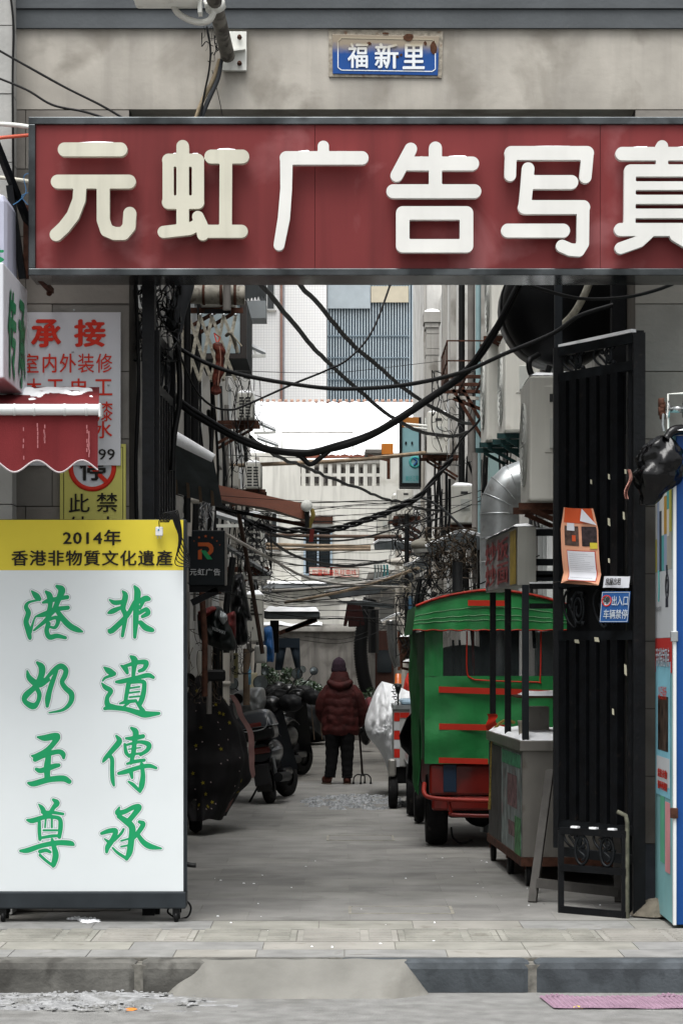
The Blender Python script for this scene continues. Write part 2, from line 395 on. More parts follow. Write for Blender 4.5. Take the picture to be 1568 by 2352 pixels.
# orange litter, leaf
for u, v, lab in ((112, 2275, 'brown crumpled leaf in the slush by the left kerb'), (255, 2271, 'orange peel scrap beside the left kerb'), (300, 2322, 'orange wrapper scrap on the road below the slush'), (1330, 2318, 'yellow paper scrap beside the pink mat')):
    yy = (CH+.16)*F/(v-HZ); c = P(u, v, yy)
    poly = [(R.uniform(.6, 1.2)*math.cos(k)*.03, R.uniform(.5, 1)*math.sin(k)*.02) for k in (0, .9, 1.9, 3, 4, 5.2)]
    mb = MB().prism(poly, (c.x, c.y, -.155), (1, 0, 0), (0, 1, .35), (0, 0, 1), .002)
    tagp(mb.build('litter_scrap', M('scrap_'+lab.split()[0], {'brown':'6b3f2a','orange':'c77a34','yellow':'c9b34a'}[lab.split()[0]], .8), fix=True), lab, 'litter')

# ================================================================ FACADE with the gateway
plaster = M('stained_plaster', 'b1aca3', .9, var=.2, scale=1.6, streak=.3, dirt=('89847b', .8, 2.3, .5), bump=.3, bscale=14)
pn = plaster.node_tree
block = M('facade_block', '85817b', .9, var=.14, scale=2.0, dirt=('65605a', .6, 2.6, .55), bump=.25, bscale=30)
block2 = M('facade_block_grey', '817e79', .9, var=.14, scale=2.2, dirt=('625e57', .6, 2.4, .55), bump=.25, bscale=30)
blueg = M('slate_paint', '54585b', .75, var=.12, scale=3, dirt=('8d8d88', .5, 9, .7), bump=.2)
FY = 14.5
OL, OR_, OT = X(297, FY), X(1458, FY), Z(250, FY)
fac = thing('gateway_building', 'grey plastered building pierced by the alley gateway', 'building', (0, FY, 0))
top = Z(66, FY)
MB().box(-9, -5, FY+.01, FY+.5, 0, 9).box(-5, OL, FY+.01, FY+.5, 0, OT).box(OR_, 9, FY+.01, FY+.5, 0, OT).build('lower_wall', M('block_joint', '4f4b45', .95), fac)
MB().box(-5, 5, FY, FY+.5, OT, top).build('upper_wall', plaster, fac)
MB().box(-9, 9, FY-.03, FY+.5, top, top+.11).box(-9, 9, FY-.045, FY+.5, top+.115, top+.6).build('cornice', blueg, fac)
MB().box(-9, 9, FY+.02, FY+.5, top+.6, 6.4).build('attic_wall', plaster, fac)
for side, (xa, xb) in (('l', (X(33, FY), OL)), ('r', (OR_, 3.2))):
    z = 0; k = 0
    while z < OT-.02:
        z1 = min(z+.405, OT-.004); x = xa if k % 2 == 0 else xa
        cuts = [xa]; w = .9 if k % 2 else .62
        if side == 'l': cuts = [xa, X(59, FY)] if k % 2 else [xa, X(120, FY)]
        else: cuts = [xa]+[xa+w+i*.8 for i in range(2)]
        cuts.append(xb)
        for a, b in zip(cuts, cuts[1:]):
            mm_ = M('facade_plinth', '50555c', .8, var=.2, scale=8) if (side == 'r' and k == 0) else R.choice((block, block2))
            MB().box(a+.0025, b-.0025, FY-R.uniform(0, .004), FY+.04, z+.003, z1-.003).build('block', mm_, fac, fix=False)
        z = z1; k += 1
# reveals of the gateway
MB().box(OL-.02, OL-.001, FY+.051, 15.0, 0, OT).box(OR_+.001, OR_+.02, FY+.051, 15.0, 0, OT).build('reveal', block2, fac)
# left pilaster in front
pl = MB(); z = 0
for k in range(16):
    MB().box(-3.2, X(28, 14.3), 14.3-R.uniform(0, .004), 14.49, z+.003, z+.402).build('pilaster_block', M('pilaster_paint', 'a8a8a5', .85, var=.1, scale=2.5, streak=.3, bump=.2), fac, fix=False); z += .405
# ---------------------------------------------------------------- main shop sign
SY = 13.85
red = M('red_sign_sheet', '742e2f', .55, var=.12, scale=1.2, streak=.42, dirt=('9a6264', .5, 2.2, .56), bump=.08, bscale=2)
us = 0.5127
def z1(p): return (p[0]*us, p[1]*us)
def z2(p): return (764.2+p[0]*us, p[1]*us)
sg = thing('shop_sign', 'long red sign board with raised white Chinese letters over the gateway', 'shop sign', (0, SY, Z(632, SY)))
L, Rr, T, B = X(66, SY), X(1640, SY), Z(269, SY), Z(633, SY)
Tb, Bb = Z(286, SY), Z(617, SY)
fr = MB()
fr.box(L, Rr, SY-.02, SY+.35, Tb, T).box(L, Rr, SY-.02, SY+.35, B, Bb).box(L, X(82, SY), SY-.02, SY+.35, Bb, Tb).box(Rr, Rr+.05, SY-.02, SY+.35, B, T)
fr.build('frame', M('chrome_dark_reflection', '55595b', .16, .85, var=.5, scale=2.5, dirt=('2b2d2e', .7, 3.5, .5), bump=.12, bscale=5), sg, bevel=.004)  # chrome, its dark reflections put into the base colour
MB().box(L+.02, Rr, SY+.30, SY+.34, B+.02, T-.02).build('back_panel', DARKM, sg)
pu = [82, 723, 1378, 1642]
for a, b in zip(pu, pu[1:]):
    MB().box(X(a, SY)+.001, X(b, SY)-.0015, SY, SY+.02, Bb+.001, Tb-.001).build('panel', red, sg)
def st(pts, r, f):
    n = len(pts); rs = r if isinstance(r, (list, tuple)) else [r]*n
    out = []
    for (x, y), q in zip(pts, rs): a = f((x, y)); out.append((X(a[0], SY-.05), Z(a[1], SY-.05), q*us*(SY-.05)/F))
    return out
LET = [
 (z1, 'c', [([(293,674),(542,674)],31), ([(262,818),(580,818)],31), ([(362,830),(357,900),(330,970),(290,1022),(255,1055)],29), ([(465,830),(465,990),(480,1035),(515,1050),(555,1050),(580,1020),(584,960)],29)]),
 (z1, 'c', [([(755,722),(755,908)],25), ([(820,660),(820,1030)],28), ([(888,722),(888,908)],27), ([(757,722),(886,722)],29), ([(757,910),(886,910)],30), ([(735,1043),(850,1030),(890,1010)],27), ([(888,975),(905,1010),(910,1055)],26), ([(948,706),(1086,706)],31), ([(1013,720),(1011,1030)],28), ([(930,1040),(1082,1040)],29)]),
 (z1, 'w', [([(1283,712),(1620,712)],30), ([(1448,660),(1448,705)],25), ([(1283,712),(1282,850),(1272,980),(1250,1102)],[28,26,27,24])]),
 (z2, 'w', [([(348,672),(285,790)],28), ([(458,668),(458,850)],29), ([(340,737),(622,737)],31), ([(270,861),(632,861)],31), ([(312,958),(597,958),(597,1105),(312,1105),(312,958)],30)]),
 (z2, 'w', [([(797,690),(1135,690)],31), ([(795,690),(792,790)],26), ([(1138,690),(1128,798)],27), ([(872,760),(865,850),(857,930)],28), ([(857,932),(1118,932)],31), ([(872,820),(1065,820)],31), ([(782,1037),(1028,1037)],31), ([(1118,932),(1116,1095),(1098,1125),(1060,1122),(1024,1106)],28)]),
 (z2, 'w', [([(1292,693),(1648,693)],30), ([(1470,660),(1470,760)],27), ([(1330,768),(1610,768)],27), ([(1327,768),(1325,1030)],26), ([(1613,768),(1613,1030)],26), ([(1330,836),(1610,836)],19), ([(1330,897),(1610,897)],20), ([(1330,960),(1610,960)],21), ([(1285,1032),(1655,1032)],29), ([(1408,1050),(1370,1085),(1285,1115)],26), ([(1530,1060),(1590,1095),(1650,1115)],25)]),
]
lw = M('white_letter', 'd9d9d5', .45, var=.05, scale=3, streak=.12); lc = M('yellowed_letter', 'c8c6b6', .5, var=.05, scale=3, streak=.3)
lside = M('letter_return', '6d6b66', .6)
LET_SNOW = [[(293,542,643),], [(770,800,692),(850,900,690),(950,1085,676)], [(1300,1415,684),(1475,1610,684)], [(372,430,706),(490,625,706)], [(812,1120,659)], [(1290,1440,663),(1500,1640,663)]]
for li, (f, c, strokes) in enumerate(LET):
    ss = [st(p, r, f) for p, r in strokes]
    xs_, ys_, d = sdf(ss, .006, .02); me = fill_curve(contour(xs_, ys_, d, 0), extrude=.024)
    yc = SY-.066
    o = place_mesh(me, 'letter', lc if c == 'c' else lw, sg, lambda x, y, z: Vector((x, yc-z, y)))
    m = MB()
    for a, b, vv in LET_SNOW[li]:
        pa, pb = f((a, vv)), f((b, vv)); yy = SY-.05; xa, xb = X(pa[0], yy), X(pb[0], yy); zz = Z(pa[1], yy)
        snowcap(xa, xb, yc-.016, SY-.03, zz-.010, .024, mb=m, build=False, seed=li)
    sn = m.build('snow', SNOW, o); 
# rusty bolts / stand-offs under the sign, dark slot is the open lintel
# ---------------------------------------------------------------- enamel lane plate
ep = thing('lane_name_plate', 'chipped blue enamel plate with white characters on the upper wall', 'name plate', (X(888, FY), FY-.02, Z(178, FY)))
cy = FY-.006
def q(u, v): return (X(u, FY), Z(v, FY))
def quadprism(cs, y0, y1): 
    mb = MB(); vs = [(X(u, FY), y0, Z(v, FY)) for u, v in cs]+[(X(u, FY), y1, Z(v, FY)) for u, v in cs]; n = len(cs)
    mb.add(vs, [list(range(n)), list(range(n, 2*n))[::-1]]+[[i, n+i, n+(i+1)%n, (i+1)%n] for i in range(n)]); return mb
quadprism([(755,67),(1017,72),(1014,179),(755,176)], FY-.012, FY+.0).build('mortar_edge', M('old_mortar', '9c9588', .9, var=.25, scale=30, dirt=('6b4a30', .7, 18, .58), bump=.6), ep)
enamel = M('blue_enamel', '1d4a8c', .3, var=.08, scale=8)
e = enamel.node_tree; b = e.nodes['Principled BSDF']; tcn = e.nodes.new('ShaderNodeTexCoord'); sx = e.nodes.new('ShaderNodeSeparateXYZ'); e.links.new(tcn.outputs['Object'], sx.inputs[0])
def enamel_fade(mat, c2):
    e = mat.node_tree; b = e.nodes['Principled BSDF']; src = b.inputs['Base Color'].links[0].from_socket
    tcn = e.nodes.new('ShaderNodeTexCoord'); sx = e.nodes.new('ShaderNodeSeparateXYZ'); e.links.new(tcn.outputs['Object'], sx.inputs[0])
    nz = e.nodes.new('ShaderNodeTexNoise'); nz.inputs['Scale'].default_value = 14; e.links.new(tcn.outputs['Object'], nz.inputs['Vector'])
    ad = e.nodes.new('ShaderNodeMath'); ad.operation = 'MULTIPLY_ADD'; ad.inputs[1].default_value = .07; e.links.new(nz.outputs[0], ad.inputs[0]); e.links.new(sx.outputs[2], ad.inputs[2])
    mr = e.nodes.new('ShaderNodeMapRange'); mr.inputs[1].default_value = .155+.02; mr.inputs[2].default_value = .155+.085; e.links.new(ad.outputs[0], mr.inputs[0])
    mx = e.nodes.new('ShaderNodeMix'); mx.data_type = 'RGBA'; e.links.new(mr.outputs[0], mx.inputs[0]); e.links.new(src, mx.inputs[6]); mx.inputs[7].default_value = (*S(c2), 1)
    e.links.new(mx.outputs[2], b.inputs['Base Color'])
enamel_fade(enamel, '8e8373')
quadprism([(763,79),(1008,84),(1005,174),(764,170)], FY-.02, FY-.011).build('plate', enamel, ep, bevel=.002)
wen = M('white_enamel_print', 'dfe4e8', .35, var=.03); enamel_fade(wen, 'a39a86')
bd = MB(); pts = [(784,88),(992,92),(999,97),(999,160),(992,165),(784,162),(776,156),(776,96)]
for (a, b2) in zip(pts, pts[1:]+pts[:1]):
    bd.bar((X(a[0], FY), FY-.0215, Z(a[1], FY)), (X(b2[0], FY), FY-.0215, Z(b2[1], FY)), .002, .0055, up=(0, 0, 1) if abs(a[1]-b2[1]) < 20 else (1, 0, 0))
bd.build('border', wen, ep)
for ch, a in zip('福新里', ((798, 845), (860, 915), (924, 975))):
    dv = (a[0]-798)*.02
    textuv(ch, a[0], 97+dv, a[1], 156+dv, FY-.0205, wen, ep, .022, name='character')
rm_ = M('rust_patch', '4c3122', .9, var=.3, scale=40, bump=.4)
for u, v, a, b2 in ((938, 87, 13, 10), (995, 112, 8, 18), (847, 101, 6, 4), (976, 101, 4, 5), (912, 131, 4, 3), (921, 127, 4, 3), (884, 78, 9, 3), (827, 123, 3, 5)):
    poly = [(R.uniform(.7, 1.1)*math.cos(k*.7)*a*FY/F, R.uniform(.7, 1.1)*math.sin(k*.7)*b2*FY/F) for k in range(9)]
    MB().prism(poly, (X(u, FY), FY-.022, Z(v, FY)), (1,0,0), (0,0,1), (0,-1,0), .0015).build('rust_spot', rm_, ep)

# ---------------------------------------------------------------- floor-standing light box, lower left
LY = 13.9
lb = thing('light_box', 'tall white light box sign with green characters and yellow top band', 'light box', (X(210, LY), LY, 0))
xa, xb = X(-12, LY), X(424, LY)
panel = M('lightbox_white', 'dde3e5', .35, var=.02, scale=2); yel = M('lightbox_yellow', 'dcca42', .4, var=.05, scale=2)
alu = M('lightbox_frame', '33383c', .5, .4, var=.15, scale=6)
zb, zt, zy, zbot = Z(2048, LY), Z(1194, LY), Z(1310, LY), Z(2088, LY)
MB().box(xa, xb-.008, LY, LY+.012, zb, zy).build('panel', panel, lb)
MB().box(xa, xb-.008, LY, LY+.012, zy+.0005, zt).build('yellow_band', yel, lb)
MB().box(xa-.01, xb+.006, LY+.012, LY+.14, zb-.0, zt+.004).build('case', alu, lb, bevel=.005)
MB().box(xa-.02, xb+.008, LY-.012, LY+.15, zbot, zb-.002).build('base', alu, lb, bevel=.008)
for cx in (X(6, LY), X(404, LY)):
    for cy2 in (LY+.02, LY+.17):
        w = MB().lathe([(.001,-.012),(.028,-.012),(.03,0),(.028,.012),(.001,.012)], (cx, cy2, .03), 14, 'x').box(cx-.02, cx+.02, cy2-.02, cy2+.02, .04, zbot)
        w.build('caster', BLACK, lb)
MB().box(X(424, LY)-.0, X(424, LY)+.012, LY+.02, LY+.05, zb, zt-.5).build('edge_strip', alu, lb)
ink = M('black_print', '1d1a17', .5, var=0)
def pa(x, y): return (x*.2783, 1177+y*.2783)
def pb(x, y): return (x*.2783, 1636.4+y*.2783)
textuv('2014年', *pa(520, 142), *pa(1000, 272), LY, ink, lb, .022, space=1.12)
textuv('香港非物質文化遺產', *pa(95, 312), *pa(1425, 442), LY, ink, lb, .018, space=1.1)
CH_ = {
'fei': (pa, [[(1012,650,8),(1035,690,24),(1015,790,22),(1035,860,20),(1010,1020,14)], [(905,722,8),(945,745,20),(1010,740,18)], [(895,830,10),(930,815,22),(1000,785,14)], [(895,970,8),(925,975,24),(1050,850,20),(1110,740,16)], [(1110,610,10),(1135,660,28),(1125,760,24),(1120,900,24),(1112,1030,14)], [(1140,740,16),(1200,712,26),(1230,715,16)], [(1180,740,16),(1155,790,12)], [(1150,830,16),(1205,800,18),(1222,832,20),(1175,860,14)], [(1160,910,20),(1200,950,26),(1250,970,20),(1268,975,8)]]),
'gang': (pa, [[(262,650,8),(300,690,26),(325,715,18)], [(325,722,8),(240,742,11),(215,780,18),(235,830,22),(215,900,22),(230,960,24),(245,1030,18),(250,1045,8)], [(250,990,14),(280,890,8),(295,860,8)], [(380,655,12),(410,690,26),(415,760,20),(400,830,18)], [(470,610,14),(510,640,30),(490,700,24),(450,800,20),(420,840,16)], [(355,745,10),(400,730,20),(480,712,18),(555,700,18)], [(310,855,12),(370,840,22),(470,800,20),(560,787,18)], [(420,830,20),(380,890,18),(310,950,12),(280,975,8)], [(470,810,18),(520,880,24),(580,940,26),(640,970,22),(680,985,8)], [(395,890,12),(460,868,16),(480,900,18),(455,950,14),(410,945,10)], [(400,920,20),(385,980,20),(410,1030,22),(470,1020,20),(540,1035,14)]]),
'nai': (pa, [[(308,1240,12),(345,1280,28),(340,1350,26),(290,1440,22),(215,1510,26),(205,1560,20),(270,1600,28),(310,1570,18),(325,1500,20),(290,1430,18)], [(225,1310,8),(245,1370,24),(320,1420,28),(390,1380,24)], [(375,1380,12),(440,1310,20),(500,1270,24),(543,1300,22),(535,1350,22),(512,1400,20),(540,1450,22),(590,1500,24),(582,1570,20),(520,1630,13),(405,1655,6)], [(470,1310,12),(440,1380,20),(410,1470,22),(395,1540,24),(390,1600,14)]]),
'yi': (pa, [[(860,1280,8),(900,1310,26),(940,1332,20)], [(930,1345,12),(870,1365,11),(848,1390,8)], [(840,1410,6),(870,1445,20),(915,1475,20),(885,1530,18),(890,1590,24),(940,1600,14)], [(865,1620,14),(920,1610,22),(1040,1625,20),(1140,1655,24),(1200,1668,28),(1310,1660,14)], [(1080,1190,12),(1110,1220,28),(1105,1290,20),(1100,1350,16)], [(1000,1265,8),(1035,1290,22),(1050,1325,14)], [(1030,1270,14),(1130,1240,18),(1205,1240,22),(1190,1290,18),(1150,1310,14)], [(960,1400,12),(1010,1395,20),(1130,1365,18),(1220,1345,20),(1265,1362,14)], [(1060,1420,20),(1045,1500,18),(1035,1560,16)], [(1080,1405,12),(1180,1398,18),(1190,1450,20),(1175,1530,22),(1150,1590,20)], [(1070,1452,8),(1150,1440,8)], [(1070,1490,8),(1150,1480,8)], [(1070,1526,8),(1150,1518,8)], [(990,1578,8),(1040,1565,16),(1120,1556,14)], [(1060,1575,12),(1020,1605,8)], [(1130,1570,12),(1180,1640,20)]]),
'zhi': (pb, [[(310,205,8),(370,212,26),(470,198,28),(440,260,22),(380,320,22),(300,360,20),(262,360,8)], [(290,390,20),(370,352,22),(480,325,20),(520,345,22),(525,378,12)], [(400,370,24),(390,450,28),(390,540,24)], [(300,470,14),(340,482,22),(440,447,22),(485,437,16)], [(235,585,12),(280,590,24),(400,557,24),(520,547,26),(572,572,20)]]),
'zun': (pb, [[(320,760,6),(350,795,20),(375,850,18)], [(440,722,12),(470,750,24),(440,790,18),(405,850,18)], [(350,825,14),(440,828,14),(520,840,12)], [(225,890,10),(270,895,22),(370,865,18),(450,866,16),(495,885,18),(500,950,20),(490,1030,16)], [(325,905,14),(325,980,16),(330,1050,14)], [(378,885,8),(372,950,8)], [(428,880,9),(428,950,9)], [(360,975,9),(470,975,9)], [(350,1035,12),(430,1022,14),(480,1020,12)], [(170,1145,12),(230,1140,22),(350,1100,20),(480,1078,22),(580,1082,22),(608,1095,10)], [(430,1050,12),(445,1110,20),(460,1180,26),(445,1250,22),(438,1275,10)], [(440,1270,12),(380,1225,12),(330,1180,12)], [(330,1150,16),(380,1140,16),(415,1155,12)]]),
'chuan': (pb, [[(960,195,10),(985,240,24),(930,310,22),(870,380,18),(850,410,8)], [(900,350,14),(925,390,18),(925,480,18),(930,560,18),(940,605,10)], [(1085,130,12),(1120,165,26),(1110,250,20),(1100,340,20),(1080,420,14)], [(1040,215,10),(1100,215,20),(1180,198,18)], [(1030,265,12),(1040,330,16),(1065,365,12)], [(1050,268,10),(1150,245,14),(1225,265,22),(1218,310,18),(1160,350,14)], [(1060,305,6),(1160,292,6)], [(1070,350,10),(1170,338,10)], [(1050,425,10),(1110,408,16),(1190,395,14)], [(980,505,14),(1040,490,20),(1150,455,18),(1230,442,18),(1288,460,12)], [(1170,430,16),(1180,520,20),(1170,600,24),(1155,655,12)], [(1150,650,12),(1100,600,16),(1060,572,8)], [(1080,490,20),(1090,540,12)]]),
'cheng': (pb, [[(985,785,8),(970,830,22),(1030,820,20),(1100,785,20),(1145,785,26),(1110,840,22),(1060,900,22)], [(980,860,18),(1040,900,26),(1090,950,28),(1085,1040,26),(1070,1150,26),(1045,1210,16)], [(1040,1205,14),(970,1160,12),(930,1120,8)], [(840,1000,14),(900,980,20),(955,980,20),(930,1050,22),(890,1110,22),(880,1155,12)], [(862,1045,6),(900,1075,16)], [(945,1060,10),(1000,1000,12),(1020,965,10)], [(1000,1062,8),(1060,1045,8)], [(1000,1110,8),(1060,1098,8)], [(1150,905,14),(1182,922,20),(1150,980,20),(1100,1040,16)], [(1130,1000,16),(1180,1070,22),(1240,1108,24),(1330,1125,8)]]),
}
grn = M('green_print', '1d9a63', .5, var=.02); gry = M('grey_outline_print', '66757a', .5, var=0)
for k, (f, strokes) in CH_.items():
    ss = []
    for s_ in strokes:
        pts = [Vector(p) for p in s_]; pts = crom(pts, 4) if len(pts) > 2 else pts; w = []
        for p in pts: a = f(p.x, p.y); w.append((X(a[0], LY), Z(a[1], LY), max(4, p.z)*.2783*LY/F))
        ss.append(w)
    xs_, ys_, d = sdf(ss, .0028, .012)
    for lev, mat_, off, nm in ((.0080, gry, .0008, 'character_outline'), (.0062, panel, .0016, 'character_gap'), (0, grn, .0024, 'character')):
        me = fill_curve(contour(xs_, ys_, d, lev)); place_mesh(me, nm, mat_, lb, lambda x, y, z: Vector((x, LY-off, y)))
# ================================================================ ALLEY BUILDINGS
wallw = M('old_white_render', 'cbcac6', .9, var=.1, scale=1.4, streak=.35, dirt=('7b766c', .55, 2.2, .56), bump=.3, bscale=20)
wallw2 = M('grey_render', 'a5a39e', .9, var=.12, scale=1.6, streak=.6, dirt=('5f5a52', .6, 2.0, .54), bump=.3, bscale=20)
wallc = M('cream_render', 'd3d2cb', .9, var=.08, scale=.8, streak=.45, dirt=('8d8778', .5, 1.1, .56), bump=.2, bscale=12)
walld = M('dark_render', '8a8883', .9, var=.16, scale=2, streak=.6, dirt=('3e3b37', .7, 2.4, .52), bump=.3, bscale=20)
stainw = M('stained_low_wall', '8e8b86', .9, var=.18, scale=2.2, streak=.95, dirt=('53504c', .7, 2.0, .5), bump=.3, bscale=20)
tealw = M('teal_trim', '9ab4b3', .7, var=.1)
frm = M('window_frame_white', 'c7c9c8', .4, var=.05); frd = M('window_frame_dark', '3a3634', .5, var=.2)
def window(par, c, w, h, facing, frame=frm, bars=1, sill=True, d=.05):
    """facing: 'x+' 'x-' 'y-'; c = centre of the opening on the wall face"""
    ax = {'y-': ((1,0,0), (0,-1,0)), 'x+': ((0,1,0), (1,0,0)), 'x-': ((0,-1,0), (-1,0,0))}[facing]
    A, N = Vector(ax[0]), Vector(ax[1]); c = Vector(c); U = Vector((0,0,1)); t = .045
    def bx(mb, a0, a1, b0, b1, n0, n1):
        mx = Matrix((A, N, U)).transposed().to_4x4(); mx.translation = c; mb.box(a0, a1, n0, n1, b0, b1, mx)
    f = MB(); bx(f, -w/2, w/2, h/2-t, h/2, 0, d); bx(f, -w/2, w/2, -h/2, -h/2+t, 0, d); bx(f, -w/2, -w/2+t, -h/2+t, h/2-t, 0, d); bx(f, w/2-t, w/2, -h/2+t, h/2-t, 0, d)
    for k in range(bars):
        x = -w/2+(k+1)*w/(bars+1); bx(f, x-t*.4, x+t*.4, -h/2+t, h/2-t, 0, d*.9)
    o = f.build('window', frame, par); g = MB(); bx(g, -w/2+t, w/2-t, -h/2+t, h/2-t, .002, .012); g.build('pane', GLASSD, o)
    if sill:
        s_ = MB(); bx(s_, -w/2-.05, w/2+.05, -h/2-.07, -h/2-.004, 0, .09); s_.build('sill', wallw2, o)
    return o
def bld(label, x0, x1, y0, y1, h, mat, z0=0, name='alley_building', top=None):
    t = thing(name, label, 'building', ((x0+x1)/2, (y0+y1)/2, z0)); MB().box(x0, x1, y0, y1, z0, h).build('wall', mat, t, bevel=.01); return t
# left side
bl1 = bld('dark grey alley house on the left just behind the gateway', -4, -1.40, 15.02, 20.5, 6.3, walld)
bl2 = bld('old white rendered house on the left above the orange awning', -4, -1.47, 20.52, 31, 7.2, wallw)
bl3 = bld('far white rendered house at the end of the left side', -4, -1.62, 31.02, 43, 7.6, wallw)
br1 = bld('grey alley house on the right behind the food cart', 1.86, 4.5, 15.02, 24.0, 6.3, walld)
br2 = bld('white rendered house on the right with the rusty balcony', 1.78, 4.5, 24.02, 33, 7.8, wallw)
br3 = bld('narrow white house on the right with a stepped corner pier', 1.62, 4.5, 33.02, 40, 7.4, wallw)
br4 = bld('far white house on the right beside the teal sign', 1.40, 4.5, 40.02, 47.5, 10.5, wallw)
MB().box(1.36, 1.399, 40.0, 40.12, 0, 10.4).build('corner_trim', wallw2, br4)
# vertical bands and pilasters that break the right walls up
for k, (y0, y1, pr, m) in enumerate(((24.6, 25.3, .10, wallw2), (27.2, 27.45, .12, tealw), (29.5, 30.4, .09, wallw2), (34.2, 34.6, .08, wallw2), (37.0, 37.4, .07, wallw2))):
    b, xf = (br2, 1.78) if y0 < 33 else (br3, 1.62)
    MB().box(xf-pr, xf-.001, y0, y1, 0, 7.3).build('pilaster', m, b)
for k, (y0, y1, pr, m) in enumerate(((21.5, 21.9, .1, wallw2), (25.6, 26.0, .08, wallw2), (29.0, 29.3, .1, wallw2))):
    MB().box(-1.469, -1.47+pr, y0, y1, 0, 7.0).build('pilaster', m, bl2)
for (y, z, w, h) in ((17, 4.4, 1.0, 1.0), (23.4, 4.5, 1.1, 1.1), (27.6, 4.3, 1.0, 1.1), (27.6, 2.3, .9, 1.0), (18.6, 2.0, .9, 1.1)):
    window(bl1 if y < 20 else bl2, (-1.40 if y < 20 else -1.47, y, z), w, h, 'x+')
for (y, z) in ((34, 4.8), (38, 4.6), (34.6, 2.2)): window(bl3, (-1.62, y, z), 1.0, 1.1, 'x+')
for (y, z) in ((17.4, 4.6), (21.8, 2.2)): window(br1, (1.86, y, z), 1, 1.1, 'x-')
for (y, z) in ((26.2, 5.3), (28.6, 5.2), (31.6, 4.6), (28.2, 2.2)): window(br2, (1.78, y, z), .9, 1.3, 'x-', frd)
for (y, z) in ((35.6, 5), (38.6, 2.4), (35.6, 2.4)): window(br3, (1.62, y, z), .9, 1.1, 'x-')
for (y, z) in ((42, 3.8), (45, 3.6)): window(br4, (1.40, y, z), .8, 1.1, 'x-')
# stepped corner pier with mouldings (right, below the snowy roof)
cp = thing('corner_pier', 'stepped grey corner pier with mouldings rising beside the white houses', 'pier', (X(990, 38), 38.2, 0))
for (u0, u1, v0, v1) in ((973,1012,716,740), (976,1008,741,752), (979,1008,753,766), (979,1008,767,800), (977,1008,801,815), (978,1006,816,1010)):
    MB().box(X(u0, 38), X(u1, 38), 38-(.05 if u0 < 975 else .02*(980-u0)/3), 38.5, Z(v1, 38)+.002, Z(v0, 38)).build('moulding', wallw2, cp)
MB().box(X(980, 38), X(1006, 38), 38.05, 38.5, 0, Z(1011, 38)).build('shaft', wallw, cp)
snowcap(X(973, 38), X(1012, 38), 37.97, 38.5, Z(716, 38), .06, cp)
# snowy roofs over the right houses
def roof(label, x0, x1, y0, y1, z0, z1, mat=SNOW, tiles=True):
    t = thing('snowy_roof', label, 'roof', ((x0+x1)/2, y0, z0)); th = .12
    n = max(2, int((x1-x0)/.14))
    MB().add([(x0,y0,z0-th),(x1,y0,z0-th),(x1,y1,z1-th),(x0,y1,z1-th),(x0,y0,z0),(x1,y0,z0),(x1,y1,z1),(x0,y1,z1)], [(0,3,2,1),(4,5,6,7),(0,1,5,4),(1,2,6,5),(2,3,7,6),(3,0,4,7)]).build('deck', M('roof_deck', '7d4a3c', .85, var=.2), t)
    def fn(i, j):
        x = x0+(x1-x0)*i; y = y0+(y1-y0)*j; e = min(1, min(j, 1-j)*14)
        return Vector((x, y, z0+(z1-z0)*j+.01+.07*e+.022*math.sin(x*2*math.pi/.30)+.02*mn.noise(Vector((x*1.3, y*2, 3)))-.02*((j*9) % 1)))
    MB().grid(fn, n, 40).build('snow', SNOW, t)
    return t
rf = roof('wide snow covered tiled roof beyond the end wall of the alley', -3.2, 2.2, 53.0, 62, Z(1046, 53), Z(924, 62))
hw = bld('pale house front under the snowy roof seen through the lattice parapet', -3.2, 2.2, 53.3, 61, 5.9, wallw2, name='far_house')
for k in range(7): window(hw, (X(700+k*27, 53.3), 53.3, Z(1092, 53.3)), .16, .34, 'y-', frd, 1, False)
m = MB()
for r_ in range(5):
    for k in range(46):
        if R.random() < .3: continue
        y = 60.8-r_*.9; z = Z(1046, 53)+(Z(924, 62)-Z(1046, 53))*(y-53)/9; x = -2.0+k*.1+(r_ % 2)*.05; m.sph((x, y, z+.085), (.03, .03, .012), 5, 3)
o = m.build('tile_tips', M('tile_tip', '9a948e', .8), rf, fix=False); o['kind'] = 'stuff'
MB().tube([P(647, 1046, 53.5), P(647, 993, 53.5), P(810, 993, 53.5), P(810, 1046, 53.5)], .02, 6).build('guard_rail', wallw2, rf)
tl = M('terracotta_tile', '9c7f70', .8, var=.2, scale=6)
for k in range(34):
    x = X(597, 62)+k*.155
    o = MB().tube([(x, 61.95, Z(921, 62)), (x+.085, 61.95, Z(921, 62)+.01)], .035, 8).build('ridge_tile', tl, rf)
roof('small snow roof with red fascia behind the right houses', X(968, 44), X(1036, 44)+.4, 41, 47, Z(745, 41)+.0, Z(640, 47))
MB().box(X(1008, 40.8), X(1032, 40.8), 40.7, 40.9, Z(775, 40.8), Z(747, 40.8)).build('fascia', M('red_fascia', '8c3a34', .7, var=.15), [o for o in bpy.data.objects if o.name == 'snowy_roof.001'][0])
for dx, dz in ((0, 0), (.05, .03), (.1, .0)):
    MB().sph((X(985, 45)+dx, 45, Z(690, 45)+dz), (.03, .03, .02), 7, 5).build('loose_tile', tl, [o for o in bpy.data.objects if o.name == 'snowy_roof.001'][0])
